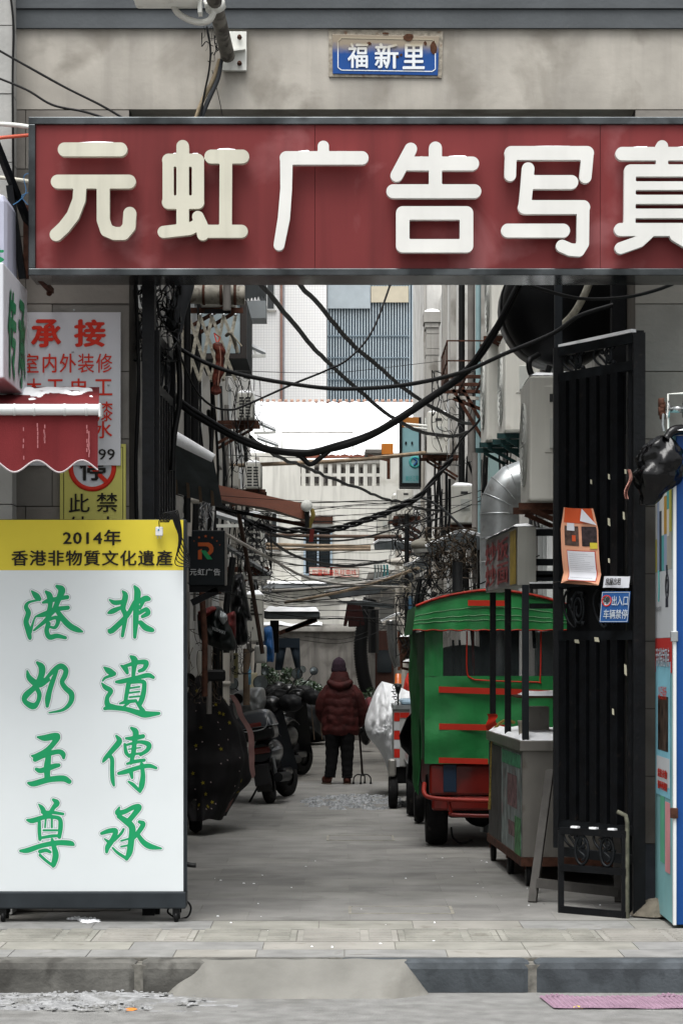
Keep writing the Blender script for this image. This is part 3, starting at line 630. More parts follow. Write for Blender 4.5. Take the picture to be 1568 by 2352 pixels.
# end building with window, lattice parapet and notice
EY = 50.0
eb = thing('end_building', 'cream stained building closing the alley, window and lattice parapet', 'building', (0, EY, 0))
MB().box(-3.6, 1.35, EY, EY+2.6, 0, Z(1116, EY)).build('wall', wallc, eb)
MB().box(-3.6, X(690, EY), EY, EY+.2, Z(1116, EY)+.001, Z(1040, EY)).build('parapet', wallc, eb); MB().box(X(872, EY), 1.35, EY, EY+.2, Z(1116, EY)+.001, Z(1040, EY)).build('parapet', wallc, eb)
for k in range(9):
    a = X(692+k*20.3, EY); MB().box(a, a+.085, EY+.02, EY+.16, Z(1116, EY)+.002, Z(1064, EY)).build('parapet_post', wallc, eb, bevel=.008)
MB().box(X(690, EY)+.002, X(872, EY)-.002, EY, EY+.2, Z(1064, EY)+.001, Z(1056, EY)).build('coping', wallw2, eb)
MB().box(X(690, EY), X(872, EY), EY+.03, EY+.1, Z(1094, EY), Z(1087, EY)).build('parapet_rail', wallc, eb)
snowcap(X(690, EY), X(872, EY), EY-.01, EY+.2, Z(1056, EY), .05, eb)
# window w/ dark lintel
wc = (X(730, EY), EY, Z(1268, EY)); window(eb, wc, X(763, EY)-X(697, EY), Z(1212, EY)-Z(1322, EY), 'y-', M('alu_blue', '9fb0bd', .4), 1)
MB().box(X(690, EY), X(764, EY), EY-.05, EY-.001, Z(1203, EY), Z(1186, EY)).build('lintel', RUST, eb)
window(eb, (X(612, EY), EY, Z(1220, EY)), .5, .8, 'y-')
MB().box(X(600, EY), X(770, EY), EY-.25, EY-.001, Z(1352, EY), Z(1341, EY)).build('ledge', M('blue_grey_ledge', '7c8083', .7, var=.1), eb)
snowcap(X(600, EY), X(770, EY), EY-.27, EY-.0, Z(1341, EY), .05, eb, name='snow')
nb = thing('notice_banner', 'white banner with red Chinese characters and red outline on the end wall', 'banner', (X(766, EY), EY-.06, Z(1326, EY)))
rp = M('red_print', 'c23a30', .6, var=.03)
MB().box(X(710, EY), X(824, EY), EY-.05, EY-.03, Z(1326, EY), Z(1303, EY)).build('board', M('banner_white', 'c9c3b8', .7, var=.06), nb)
b_ = MB(); a0, a1, z0_, z1_ = X(711, EY), X(823, EY), Z(1325, EY), Z(1304, EY)
for (p, q_) in (((a0, z0_), (a1, z0_)), ((a1, z0_), (a1, z1_)), ((a1, z1_), (a0, z1_)), ((a0, z1_), (a0, z0_))): b_.bar((p[0], EY-.052, p[1]), (q_[0], EY-.052, q_[1]), .004, .012, up=(0, 1, 0) )
b_.build('border', rp, nb)
textuv('勿要私自乱拉电线', 716, 1308, 818, 1322, EY-.05, rp, nb, .0)
# neighbouring wall with doorway darkness at the right end
eb2 = bld('low dark lean-to at the right end of the alley', X(846, 43), 1.7, 43.4, 49, 3.0, walld, name='lean_to')
MB().box(X(862, 43), X(905, 43), 43.33, 43.39, 0, 1.95).build('door', M('brown_door', '3a231c', .6, var=.2, streak=.4), eb2)
MB().box(X(866, 43), X(900, 43), 43.3, 43.328, 1.2, 1.6).build('pane', GLASSD, eb2)
# curved low wall with snowy coping
lw_ = thing('low_wall', 'stained curved low wall with snow on its rounded coping', 'wall', (X(720, 43), 43, 0))
def arc(i): 
    u = 560+(850-560)*i; return X(u, 43), 43.2-1.1*math.cos((i-.35)*2.0)*.6
def wf(i, j): x, y = arc(i); return Vector((x, y, j*1.95))
m = MB().grid(wf, 30, 6); m.grid(lambda i, j: wf(i, j)+Vector((0, .25, 0)), 30, 6); m.build('wall', stainw, lw_, fix=False)
def cf(i, j): x, y = arc(i); a = math.pi*j; return Vector((x, y+.11-.2*math.cos(a), 1.93+.13*math.sin(a)))
MB().grid(cf, 30, 8).build('coping', walld, lw_)
def sf(i, j):
    x, y = arc(i*.62); a = math.pi*(.2+.7*j); return Vector((x, y+.11-.19*math.cos(a), 1.95+.18*math.sin(a)*(.8+.4*mn.noise(Vector((x*3, 0, 0))))))
MB().grid(sf, 30, 6).build('snow', SNOW, lw_)
# far tower: white tiled face with pipe, finned glass face
TY = 90.0
tw = thing('far_tower', 'tall far building with white gridded wall and bluish finned glass front', 'building', (X(760, TY), TY, 0))
wt = M('white_tile_wall', 'dcdcda', .7, var=.03, scale=1); n_ = wt.node_tree
br = n_.nodes.new('ShaderNodeTexBrick'); tcn = n_.nodes.new('ShaderNodeTexCoord'); mp = n_.nodes.new('ShaderNodeMapping'); mp.inputs['Rotation'].default_value = (rad(90), 0, 0)
n_.links.new(tcn.outputs['Object'], mp.inputs[0]); n_.links.new(mp.outputs[0], br.inputs['Vector']); br.offset = 0
br.inputs['Color1'].default_value = (.88,.88,.87,1); br.inputs['Color2'].default_value = (.86,.86,.86,1); br.inputs['Mortar'].default_value = (.62,.62,.63,1)  # tile and mortar lightened in place of distant haze and sky light
br.inputs['Scale'].default_value = 1; br.inputs['Brick Width'].default_value = .1; br.inputs['Row Height'].default_value = .1; br.inputs['Mortar Size'].default_value = .006
n_.links.new(br.outputs[0], n_.nodes['Principled BSDF'].inputs['Base Color'])
MB().box(X(560, TY), X(750, TY), TY, TY+10, 0, 24).build('white_wall', wt, tw)
MB().box(X(750, TY)+.01, X(1100, TY), TY+.5, TY+10, 0, 24).build('glass_wall', M('blue_glass', '5b7080', .25, var=.3, scale=.6, spec=.8), tw)
fin = M('pale_fin', 'bac8d0', .5, var=.03)
for k in range(48):
    x = X(752, TY)+k*.105; MB().box(x, x+.036, TY+.30, TY+.49, 2, 24).build('fin', fin, tw, fix=False)
MB().box(X(752, TY), X(850, TY), TY+.2, TY+.29, Z(706, TY), 15.6).build('glass_band', M('pale_blue_glass', 'a8b2b8', .3, var=.05), tw)
MB().box(X(852, TY), X(938, TY), TY+.2, TY+.29, Z(692, TY), Z(655, TY)).build('louvre_band', M('beige_louvre', 'c4bca8', .6, var=.05), tw)
for k in range(4): MB().box(X(752, TY), X(940, TY), TY+.25, TY+.298, Z(770+k*50, TY), Z(768+k*50, TY)).build('floor_line', M('floor_line', '7d8c96', .6), tw)
MB().tube([(X(646, TY), TY-.06, 2), (X(646, TY), TY-.06, 24)], .05, 8).build('pipe', M('red_brown_pipe', '9a7a70', .7), tw)
MB().tube([(X(651, TY), TY-.05, 2), (X(651, TY), TY-.05, 24)], .04, 8).build('pipe', M('grey_pipe', '9b9ba0', .7), tw)
window(tw, (X(613, TY), TY, Z(675, TY)), .6, 1.2, 'y-')
# white blocks that fill the distance left and right of the tower
bld('pale far block seen right of the tower above the roofs', X(1000, 75), X(1000, 75)+10, 75, 85, 7, M('far_white', 'c9c9c6', .8, var=.05), name='far_building')
bld('pale far block standing left of the tower', -16, X(558, 84), 84, 95, 20, M('far_white2', 'c3c3c0', .8, var=.05), name='far_building')
# ================================================================ AIR CONDITIONERS
acw = M('ac_casing', 'c4c3bb', .5, var=.05, scale=3, streak=.3, dirt=('857d6e', .5, 5, .62)); acd = M('ac_shadow_metal', '3b3c3c', .7, .2)
acg = M('ac_grille_plastic', 'aeb0ab', .5, var=.05)
gbr = M('green_painted_bracket', '1f3b3b', .6, .2, var=.3, scale=12, dirt=('4b3a2c', .5, 15, .65))
def ac(label, loc, w=.8, h=.58, d=.28, rz=0, bracket=RUST, snow=True, end='louvre', group='air conditioner units hung in the alley', wall=.0):
    t = thing('air_conditioner', label, 'air conditioner', loc, group, rz); L_ = dict(local=True)
    MB().box(-w/2, w/2, -d/2, d/2, .05, h).build('casing', acw, t, bevel=.015, **L_)
    r = min(h*.4, w*.34); cx = -w/2+r+.06; g = MB()
    for q_ in (1, .82, .64, .46, .28): g.lathe([(r*q_-.006, 0), (r*q_-.006, .012), (r*q_+.006, .012), (r*q_+.006, 0)], (cx, -d/2-.012, h/2+.02), 24, ax=(0, 1, 0))
    for k in range(8): a = k*math.pi/4; g.bar((cx+math.cos(a)*.03, -d/2-.008, h/2+.02+math.sin(a)*.03), (cx+math.cos(a)*r, -d/2-.008, h/2+.02+math.sin(a)*r), .008)
    g.build('fan_grille', acg, t, **L_)
    MB().lathe([(.001, 0), (r*.98, 0), (r*.98, .004)], (cx, -d/2-.004, h/2+.02), 24, ax=(0, 1, 0)).build('fan_opening', acd, t, **L_)
    for s in (-1, 1):
        xf = s*w/2
        if end == 'louvre':
            lo = MB(); n = 7
            for k in range(n):
                for q_ in (-1, 1):
                    yy = q_*d*.2; lo.box(min(xf, xf+s*.003), max(xf, xf+s*.003), yy-d*.15, yy+d*.15, h*.2+k*h*.1, h*.2+k*h*.1+h*.055)
            lo.build('side_louvre', acd, t, **L_)
        else:
            lo = MB().box(min(xf, xf+s*.006), max(xf, xf+s*.006), -d*.2, d*.3, h*.42, h*.92); lo.build('side_panel', acw, t, bevel=.003, **L_)
            MB().box(min(xf+s*.006, xf+s*.01), max(xf+s*.006, xf+s*.01), -d*.1, d*.2, h*.8, h*.86).build('handle_slot', acd, t, **L_)
            MB().box(min(xf, xf+s*.02), max(xf, xf+s*.02), -d*.1, d*.25, h*.45, h*.68).build('valve_cover', acg, t, bevel=.004, **L_)
    for x in (-w*.32, w*.32):
        b = MB().box(x-.02, x+.02, -d/2-.06, d/2+.12, 0, .045); b.box(x-.018, x+.018, d/2+.121, d/2+.125+wall, .002, .043); b.bar((x, -d/2+.02, 0), (x, d/2+.1+wall, -.26), .03); b.build('bracket_arm', bracket, t, **L_)
    if snow:
        m = MB(); snowcap(-w/2+.005, w/2-.005, -d/2+.005, d/2-.005, h, .035, mb=m, build=False, seed=loc[1]); m.build('snow', SNOW, t, **L_)
    return t
def acr(u, v, Y, label, w=.8, h=.58, d=.28, **k):   # on the right wall: (u, v) = lower left corner of the end that faces the street
    gap = max(0, (1.86 if Y < 24 else 1.78 if Y < 33 else 1.62 if Y < 40 else 1.4)-(X(u, Y)+d)-.125)
    return ac(label, (X(u, Y)+d/2, Y+w/2, Z(v, Y)), w, h, d, rad(-90), wall=gap, **k)
def acl(u, v, Y, label, w=.8, h=.58, d=.28, **k):   # on the left wall: (u, v) = lower right corner of its near end
    gap = max(0, (X(u, Y)-d)-(-1.40 if Y < 20.5 else -1.47 if Y < 31 else -1.62)-.125)
    return ac(label, (X(u, Y)-d/2, Y+w/2, Z(v, Y)), w, h, d, rad(90), wall=gap, **k)
acr(1160, 1003, 20.8, 'big white air conditioner on a green bracket, nearest of the upper right pair', .95, .9, .3, bracket=gbr, end='panel')
acr(1118, 1024, 22.2, 'big white air conditioner on a green bracket behind the nearest of the pair', .95, 1.02, .3, bracket=gbr, end='panel')
acr(1128, 778, 21.6, 'white air conditioner high on the right wall just below the red sign', .9, .85, .3, end='panel', snow=False)
acr(1216, 1168, 15.6, 'tall dirty white air conditioner directly behind the iron gate leaf', .8, .86, .32, end='panel')
acr(980, 1050, 33, 'white air conditioner with exposed pipes beside the teal sign', .8, .62, .29, end='panel')
acr(1036, 1212, 27.5, 'grimy cream air conditioner with ribbed front above the awning scraps', .8, .48, .27, end='panel')
acr(912, 1190, 40, 'white air conditioner below the teal sign, front of two', .8, .48, .26, end='panel')
acr(900, 1200, 42, 'white air conditioner below the teal sign, rear of two', .8, .48, .26, end='panel')
acr(867, 1240, 44, 'small far white air conditioner near the end wall on the right', .7, .5, .24, end='panel')
acl(580, 972, 26, 'white slatted air conditioner on the left wall under the glass bay', .8, .33, .17)
acl(598, 1130, 31, 'far small air conditioner beside the bamboo pole on the left', .8, .38, .2)
acl(603, 1310, 26.5, 'white air conditioner with square grille behind the bundled wires on the left', .8, .62, .18)
acl(622, 1212, 37, 'small distant air conditioner above the wires at the left', .7, .3, .2)
acl(533, 690, 20, 'white air conditioner at the top left just below the red sign', .9, .5, .3)
# ================================================================ things on the left of the facade
def UV(u, v, Y): return P(u, v, Y)
# trade notice board
AY = 14.46
nbd = thing('notice_board', 'white trade notice board with red Chinese characters beside the gateway', 'notice board', (X(160, AY), AY, Z(1069, AY)))
MB().box(X(40, AY), X(277, AY), AY-.006, AY+.012, Z(1069, AY), Z(717, AY)).build('board', M('board_white', 'c8cacf', .6, var=.03), nbd)
redp = M('red_vinyl', 'c9301f', .55, var=.04)
for s_, u0, v0, u1, v1, bo in (('承', 71,733,141,798,.035), ('接',170,733,243,797,.035), ('室',47,812,89,856,.006), ('内',98,812,130,856,.012), ('外',137,812,175,856,.012), ('装',179,812,216,856,.006), ('修',221,812,258,856,.006), ('木',60,869,96,912,.012), ('工',108,871,146,908,.012), ('电',164,869,202,911,.012), ('工',217,871,258,908,.012), ('油',64,926,100,970,.008), ('漆',222,922,259,968,.006), ('水',216,967,258,1007,.012)):
    textuv(s_, u0, v0, u1, v1, AY-.006, redp, nbd, bo, name='character')
textuv('99', 226, 1031, 264, 1056, AY-.006, ink, nbd, .008, name='digits')
for u, v in ((167, 808), (165, 806+92), (249, 884), (170, 712)):
    MB().sph(P(u, v, AY-.01), (.007, .005, .007), 8, 6).build('screw', STEEL, nbd)
# yellow no parking board
BY = 14.475
yb = thing('no_parking_board', 'yellow board with red no stopping roundel half hidden behind the white board', 'warning sign', (X(213, BY), BY, Z(1215, BY)))
MB().box(X(138, BY), X(289, BY), BY-.006, BY+.012, Z(1230, BY), Z(1020, BY)).build('board', M('board_yellow', 'c3bf68', .6, var=.04), yb)
bl = MB()
for (a, b) in (((146, 1225), (146, 1027)), ((146, 1027), (282, 1027)), ((282, 1027), (282, 1225))): bl.bar(P(*a, BY-.007), P(*b, BY-.007), .003, .003)
bl.build('border', ink, yb)
c = P(212, 1074, BY-.0065); ring = MB()
MB().lathe([(.001, 0), (.118, 0), (.118, .0015)], c, 32, ax=(0, -1, 0)).build('roundel', M('roundel_white', 'c9cdd2', .6, var=.02), yb)
ring.lathe([(.115, 0), (.115, .004), (.143, .004), (.143, 0)], c, 40, ax=(0, -1, 0)); ring.build('roundel_ring', redp, yb)
textuv('停', 183, 1046, 243, 1104, BY-.0085, ink, yb, .02, name='character')
MB().bar(c+Vector((-.085, -.006, .085)), c+Vector((.085, -.006, -.085)), .026, .002, up=(0, 1, 0)).build('slash', redp, yb)
for s_, u0, v0, u1, v1 in (('此',158,1134,206,1177), ('禁',222,1132,270,1176), ('处',158,1186,206,1225), ('止',222,1186,270,1225)): textuv(s_, u0, v0, u1, v1, BY-.006, ink, yb, .006, name='character')
# projecting light-box sign (faces sideways), upper left
px = X(8, 13.2)
pj = thing('projecting_sign', 'white box sign with green brush characters jutting out at the upper left', 'projecting sign', (px-.1, 13.2, Z(868, 13.2)))
MB().box(px-.22, px, 13.2, 14.2, Z(868, 13.2), Z(602, 13.2)).build('case', M('sign_case', 'cdd0d6', .45, var=.03), pj, bevel=.008)
zt_, zb_ = 3.62, 3.05
for ch, a0, a1 in (('传', 13.35, 13.68), ('承', 13.78, 14.08)):
    O = Vector((px+.001, a0, zb_+.02)); text(ch, O, Vector((0, a1-a0, 0)), Vector((0, 0, zt_-zb_-.06)), M('green_print2', '1c7c50', .5), pj, .03, name='character')
ur = thing('rounded_sign', 'lilac white rounded shop sign cut by the left edge above the projecting sign', 'shop sign', (X(-4, 13.6), 13.6, Z(610, 13.6)))
MB().box(X(-60, 13.6), X(14, 13.6), 13.6, 14.1, Z(640, 13.6), Z(440, 13.6)).build('case', M('lilac_white', 'b5b8c9', .5, var=.04), ur, bevel=.05)
text('茶', (X(-30, 13.6), 13.59, Z(622, 13.6)), Vector((.1, 0, 0)), Vector((0, 0, .13)), M('green_print2'), ur, .03, name='character')
# awning
aw = thing('awning', 'dark red retractable awning with scalloped valance and snow on top', 'awning', (X(60, 13), 13.0, Z(1080, 13)))
awr = M('awning_cloth', '6b2326', .85, var=.06, scale=5, streak=.25, bump=.15, bscale=150)
fyw = 13.0; xr = X(226, fyw); xl = -2.6
def aft(i, j):
    y = 14.35+(fyw-14.35)*j; return Vector((xl+(xr-xl-.13*(1-j))*i, y, 3.13-.27*j-.02*math.sin(math.pi*j)+.006*mn.noise(Vector((i*20, j*4, 0)))))
MB().grid(aft, 40, 12).build('canopy', awr, aw, fix=False)
def avl(i, j):
    x = xl+(xr-xl)*i; s = (x-xr)/ (X(228, fyw)-X(125, fyw)) ; zb = Z(1072, fyw)+.032*math.cos(2*math.pi*s+2.2)-.0
    z = Z(942, fyw); return Vector((x, fyw-.02-.012*math.sin(x*17)*j-.01*j, z+(zb-z)*j))
MB().grid(avl, 120, 10).build('valance', awr, aw, fix=False)
MB().tube([avl(k/120, 1) for k in range(121)], .005, 6).build('piping', M('piping_white', 'b7aeb0', .8), aw)
MB().tube([(xl, fyw-.03, Z(942, fyw)), (X(231, fyw), fyw-.03, Z(942, fyw))], .030, 14).build('front_bar', M('white_bar', 'd5d8d8', .35, var=.03), aw)
for u in (35, 80, 150, 200): MB().lathe([(.0305, -.006), (.033, -.006), (.033, .006), (.0305, .006)], (X(u, fyw), fyw-.03, Z(942, fyw)), 14, 'x').build('clip', M('white_bar'), aw)
MB().box(X(229, fyw), X(234, fyw), fyw-.07, fyw+.02, Z(960, fyw), Z(928, fyw)).build('end_cap', M('white_bar'), aw, bevel=.004)
MB().bar((X(224, fyw), fyw+.02, Z(940, fyw)+.01), (X(224, fyw)-.12, 14.4, 2.98), .03).build('arm', M('white_bar'), aw)
def asn(i, j):
    y = 14.3+(13.04-14.3)*j; x = xl+(xr-.03-.13*(1-j)-xl)*i; b = 3.13-.27*(14.35-y)/1.35-.02*math.sin(math.pi*(14.35-y)/1.35)
    e = min(1, min(i, 1-i)*30)*min(1, j*9)*max(0, min(1, (.2+.5*mn.noise(Vector((x*3.5, 1, 0)))+.25*mn.noise(Vector((x*14, y*9, 0)))-j)*7))
    return Vector((x, y, b-.006+.04*math.sqrt(max(0, e))*(.8+.5*mn.noise(Vector((x*8, y*8, 0))))))
MB().grid(asn, 110, 24).build('snow', SNOW, aw)
drip = M('old_drip', 'a3686a', .8)
for u, a, b in ((54, 968, 1060), (86, 962, 1030), (102, 975, 1015), (336*.37+80, 990, 1050), (333*.0+200, 965, 1040)):
    m = MB(); 
    for k in range(7):
        v0 = a+(b-a)*k/7; 
        if R.random() < .25: continue
        p = P(u+R.uniform(-1, 1), v0, fyw-.055); m.box(p.x-.003, p.x+.003, p.y, p.y+.003, p.z-.02, p.z)
    m.build('drip_stain', drip, aw)
# brown anchor & brackets beside the sign
ab = thing('rusty_stay', 'rusty angle iron stay bolted under the left end of the red sign', 'bracket', P(90, 640, 14.2))
MB().bar(P(85, 632, 13.95), P(118, 668, 14.45), .03).build('stay_bar', RUST, ab); MB().sph(P(113, 673, 14.42), .018, 8, 6).build('bolt', RUST, ab)
ab = thing('sign_strut', 'dark angle iron frame leaning between left pilaster and the red sign', 'bracket', P(30, 560, 14.0))
MB().bar(P(-10, 325, 13.9), P(66, 515, 14.1), .035).build('strut_bar', DARKM, ab); MB().bar(P(22, 425, 14.0), P(52, 640, 14.05), .04).build('strut_bar', DARKM, ab); MB().bar(P(60, 470, 14.1), P(60, 640, 14.1), .03).build('strut_bar', RUST, ab)
# pole and bracket at the top
pb_ = thing('pole_bracket', 'white steel wall plate with bolts holding the sloping grey pole', 'bracket', P(540, 115, 14.45))
MB().box(X(510, 14.45), X(566, 14.45), 14.46, 14.49, Z(160, 14.45), Z(70, 14.45)).build('plate', WHITEP, pb_, bevel=.003)
MB().bar(P(520, 118, 14.44), P(563, 112, 14.44), .05, .012).build('rib', WHITEP, pb_)
for v in (85, 145): MB().lathe([(.001, .03), (.012, .028), (.015, 0)], P(550, v, 14.45)+Vector((0, 0, 0)), 8, ax=(0, -1, 0)).build('bolt', RUST, pb_)
sp = thing('lamp_pole', 'weathered grey steel pole sloping out over the street at the top', 'pole', P(520, 130, 14.4))
MB().tube([P(523, 128, 14.42), P(478, -60, 13.5)], .043, 16).build('tube', M('weathered_pole', '77746d', .6, .4, var=.25, scale=8, dirt=('3a3632', .8, 10, .52)), sp)
MB().lathe([(.044, -.03), (.06, -.03), (.06, .03), (.044, .03)], P(493, 8, 13.83), 16, ax=(-.2, -.75, .75)).build('clamp', WHITEP, sp)
lm = thing('flood_lamp', 'white weathered flood lamp housing at the top edge beside the pole', 'lamp', P(380, 0, 13.7))
MB().box(X(308, 13.7), X(460, 13.7), 13.6, 13.8, Z(10, 13.7), Z(-40, 13.7)).build('housing', WHITEP, lm, bevel=.02)
MB().box(X(455, 13.7), X(464, 13.7), 13.65, 13.75, Z(32, 13.7), Z(-40, 13.7)).build('arm', WHITEP, lm)
# ================================================================ iron gate leaves
GT = Z(757, 14.2); 
def barx(mb, p, q_, w, h): mb.bar(p, q_, w, h)
def gate(label, hx, hy, fx, fy, zb, zt, panels, mat=DARKM, sheet=True):
    t = thing('iron_gate_leaf', label, 'gate', ((hx+fx)/2, (hy+fy)/2, 0)); H = Vector((hx, hy, 0)); D = Vector((fx-hx, fy-hy, 0))
    def at(s, z): p = H+D*s; return Vector((p.x, p.y, z))
    MB().bar(at(0, 0.0), at(0, zt), .07).build('hinge_post', mat, t); MB().bar(at(1, zb), at(1, zt), .06).build('end_stile', mat, t)
    for z in panels['rails']: MB().bar(at(.04, z), at(.965, z), .04, .055).build('rail', M('worn_iron', '16191c', .5, .2, var=.5, scale=9), t)
    n = panels['n']
    for (z0, z1) in panels['bars']:
        for k in range(n):
            s0 = panels.get('s0', .04); s = s0+(k+.5)*(.97-s0)/n; MB().bar(at(s, z0+.028), at(s, z1-.028), .045, panels.get('w', .06), up=tuple(D.normalized())).build('bar', mat, t)
    for (z0, z1) in panels['scroll']:
        for k in (.36, .74):
            m = MB(); r = (z1-z0)*.36; zc = (z0+z1)/2; pts = []
            for q_ in range(22):
                a = q_/21*4.2*math.pi; rr = r*(1-.72*q_/21); pts.append(at(k+rr*math.cos(a)/D.length*.6, zc+rr*math.sin(a)))
            m.tube(pts, .009, 6)
            m.tube([at(k+.11+.08*math.sin(a*1.3), zc+r*math.cos(a)) for a in [i*.45 for i in range(12)]], .008, 6)
            for a in (0.5, 2.2, 4): m.sph(at(k+.09*math.cos(a), zc+r*math.sin(a)), .016, 6, 5)
            m.build('scroll', M('worn_iron'), t)
    return t, at
gr, gat = gate('tall black iron gate leaf at the right covered with posters and scrollwork', 1.745, 14.2, 1.335, 14.9, .35, GT-.02,
    dict(rails=[GT-.045, 3.245, 1.98, 1.655, .50, .33], s0=.2, bars=[(1.98, 3.245), (.50, 1.655)], scroll=[(3.245, GT-.04), (1.655, 1.98), (.33, .5)], n=6, w=.07))
MB().bar((1.335, 14.9, GT-.02), (1.335, 14.9, 4.3), .045).build('upright', M('grey_iron', '2a2e32', .5, .4, var=.2), gr)
sheetm = M('dark_backing_sheet', '131416', .7, .2, var=.3, scale=10)
o_ = gat(.22, 0); p_ = gat(.95, 0); nrm = Vector((.863, .505, 0))*.035
MB().add([o_+nrm+Vector((0,0,.52)), p_+nrm+Vector((0,0,.52)), p_+nrm+Vector((0,0,3.2)), o_+nrm+Vector((0,0,3.2)), o_+nrm*1.1+Vector((0,0,.52)), p_+nrm*1.1+Vector((0,0,.52)), p_+nrm*1.1+Vector((0,0,3.2)), o_+nrm*1.1+Vector((0,0,3.2))], [(0,1,2,3),(7,6,5,4),(0,4,5,1),(1,5,6,2),(2,6,7,3),(3,7,4,0)]).build('backing_sheet', sheetm, gr)
# snow strip on top rail, tape scraps
m = MB().bar(gat(.06, GT+.0), gat(.97, GT-.012), .035, .02); m.build('snow', SNOW, gr)
ppr = M('paper_scrap', 'b9b6a0', .85, var=.1)
for s, z, w, h in ((.1, 2.62, .02, .03), (.3, 2.6, .02, .035), (.52, 2.58, .018, .03), (.3, 2.33, .025, .05), (.12, 2.36, .02, .05), (.3, 2.1, .02, .03), (.75, 2.3, .02, .05), (.1, 1.45, .025, .07), (.25, 1.2, .02, .04), (.7, 1.62, .05, .025), (.45, 1.63, .05, .03)):
    p = gat(s, z)-Vector((.863, .505, 0))*.034; w *= .5; h *= .5; ps = [(-w, -h), (w*.8, -h*.7), (w, h), (-w*.6, h*.8)]
    MB().prism(ps, p, D_ if False else (-.5, .863, 0), (0, 0, 1), (-.863, -.505, 0), .002).build('paper_scrap', ppr, gr)
# lower barrier frame attached in front
fb = thing('barrier_frame', 'low iron frame with two scroll rings standing before the right gate leaf', 'barrier', (X(1365, 14.25), 14.2, 0))
fx0, fx1 = X(1292, 14.3), X(1440, 14.1); A0, A1 = Vector((fx0, 14.42, 0)), Vector((fx1, 14.1, 0))
def fa(s, z): p = A0.lerp(A1, s); return Vector((p.x, p.y, z))
for z in (.49, .27, .02): MB().bar(fa(0, z), fa(1, z), .035, .04).build('rail', DARKM, fb)
for s in (0, .96): MB().bar(fa(s, 0), fa(s, .49), .035).build('leg', DARKM, fb)
for s in (.32, .7):
    m = MB(); m.tube([fa(s+.1*math.cos(a), .38+.085*math.sin(a)) for a in [i*.33 for i in range(20)]], .009, 6)
    m.tube([fa(s+.05*math.sin(i*.9), .32+.012*i) for i in range(11)], .007, 6); m.build('scroll_ring', M('worn_iron'), fb)
m = MB(); m.tube([fa(1.0, 0), fa(1.0, .56), fa(.98, .60), fa(.86, .62)], .013, 8); m.build('pipe_handle', M('pale_flaking_pipe', '5a5a4e', .8, var=.3, scale=30), fb)
for s in (.22, .5, .78): MB().bar(fa(s-.05, .515), fa(s+.05, .515), .03, .012).build('snow', SNOW, fb)
# left leaf, folded back
gl, glt = gate('dark iron gate leaf folded back beside the left jamb', X(352, 14.3), 14.35, -1.08, 15.3, .3, Z(757, 14.3)-.0,
    dict(rails=[3.43, 3.13, 1.98, 1.65, .5, .33], bars=[(1.98, 3.13), (.50, 1.65)], scroll=[(3.13, 3.43)], n=6, w=.05))
MB().box(X(328, 14.3), X(356, 14.3), 14.25, 14.4, 0, 4.7).build('gate_post', DARKM, gl)
pr_ = thing('gate_post', 'dark square steel post rising behind the right gate leaf', 'post', (X(1462, 14.4), 14.4, 0))
MB().box(X(1440, 14.35), X(1476, 14.35), 14.3, 14.4, 0, 3.46).build('post', DARKM, pr_)
MB().box(X(1405, 14.9), X(1438, 14.9), 14.9, 15.0, 2.9, 4.7).build('upper_stub', DARKM, pr_)
# flyers on the gate
fl = thing('orange_flyer', 'curled orange and white notice flyer taped to the iron gate', 'poster', P(1330, 1340, 14.6))
fO = P(1297, 1336, 14.55); fA = P(1383, 1341, 14.45)-fO; fB = P(1282, 1165, 14.5)-fO; fN = fA.cross(fB).normalized()
def flyer(i, j, o=0):
    ii = i; e = .0
    if j > .72: w = 1-(j-.72)*1.3*(abs(i-.55))*1.2; ii = .5+(i-.5)*w
    return fO+fA*(ii+.0)+fB*j+fN*(.035*math.sin(math.pi*i)*(.4+.6*j)+.03*math.sin(j*5)*.5+o+(.07*(.12-j)/.12 if j < .12 else 0))
def fpatch(name, i0, i1, j0, j1, mat, o, n=8): MB().grid(lambda i, j: flyer(i0+(i1-i0)*i, j0+(j1-j0)*j, o), n, n).build(name, mat, fl, fix=False)
MB().grid(lambda i, j: flyer(i, j), 12, 24).build('sheet', M('flyer_orange', 'd49a7c', .6, var=.06), fl, fix=False)
fpatch('top_print', .08, .94, .80, 1.0, M('flyer_red', 'c4532c', .6), .002)
MB().add([flyer(.66, 1.0, .006), flyer(1.0, .78, .006), flyer(.62, .84, .03)], [(0,1,2)]).build('white_curl', M('flyer_white', 'd0d2d8', .6), fl, fix=False)
fpatch('photo_print', .12, .52, .50, .76, M('flyer_photo', '4a3b35', .5, var=.5, scale=30), .003)
fpatch('photo_print', .60, .97, .50, .76, M('flyer_photo2', '32282a', .5, var=.5, scale=40), .003)
fpatch('flame_print', .34, .44, .56, .64, M('flyer_red'), .005, 3)
fpatch('speech_print', .2, .42, .70, .80, M('flyer_white', 'd0d2d8', .6), .006, 3)
fpatch('star_print', .8, .98, .47, .55, M('flyer_yellow', 'c9b83a', .6), .006, 3)
fpatch('text_frame', .16, .92, .04, .44, M('flyer_frame', 'b8402c', .6), .003)
fpatch('text_panel', .18, .90, .05, .43, M('flyer_white'), .005)
for k in range(13):
    w = R.uniform(.4, .66); fpatch('text_line', .23, .23+w, .39-k*.026, .396-k*.026-.004, M('flyer_ink', '4b4d55', .6), .007, 4)
lv = thing('flyer_ledge', 'curled cardboard strip sticking out under the orange flyer', 'cardboard', P(1320, 1342, 14.5))
MB().grid(lambda i, j: P(1266+i*105, 1339+i*7, 14.5)+Vector((0, -.02-.09*j, .02*math.sin(i*3)-.0)), 10, 3).build('strip', M('card_grey', '8f8578', .8), lv)
wl = thing('paper_strip', 'white paper strip reading house for rent in Chinese above the blue plate', 'paper', P(1415, 1340, 14.3))
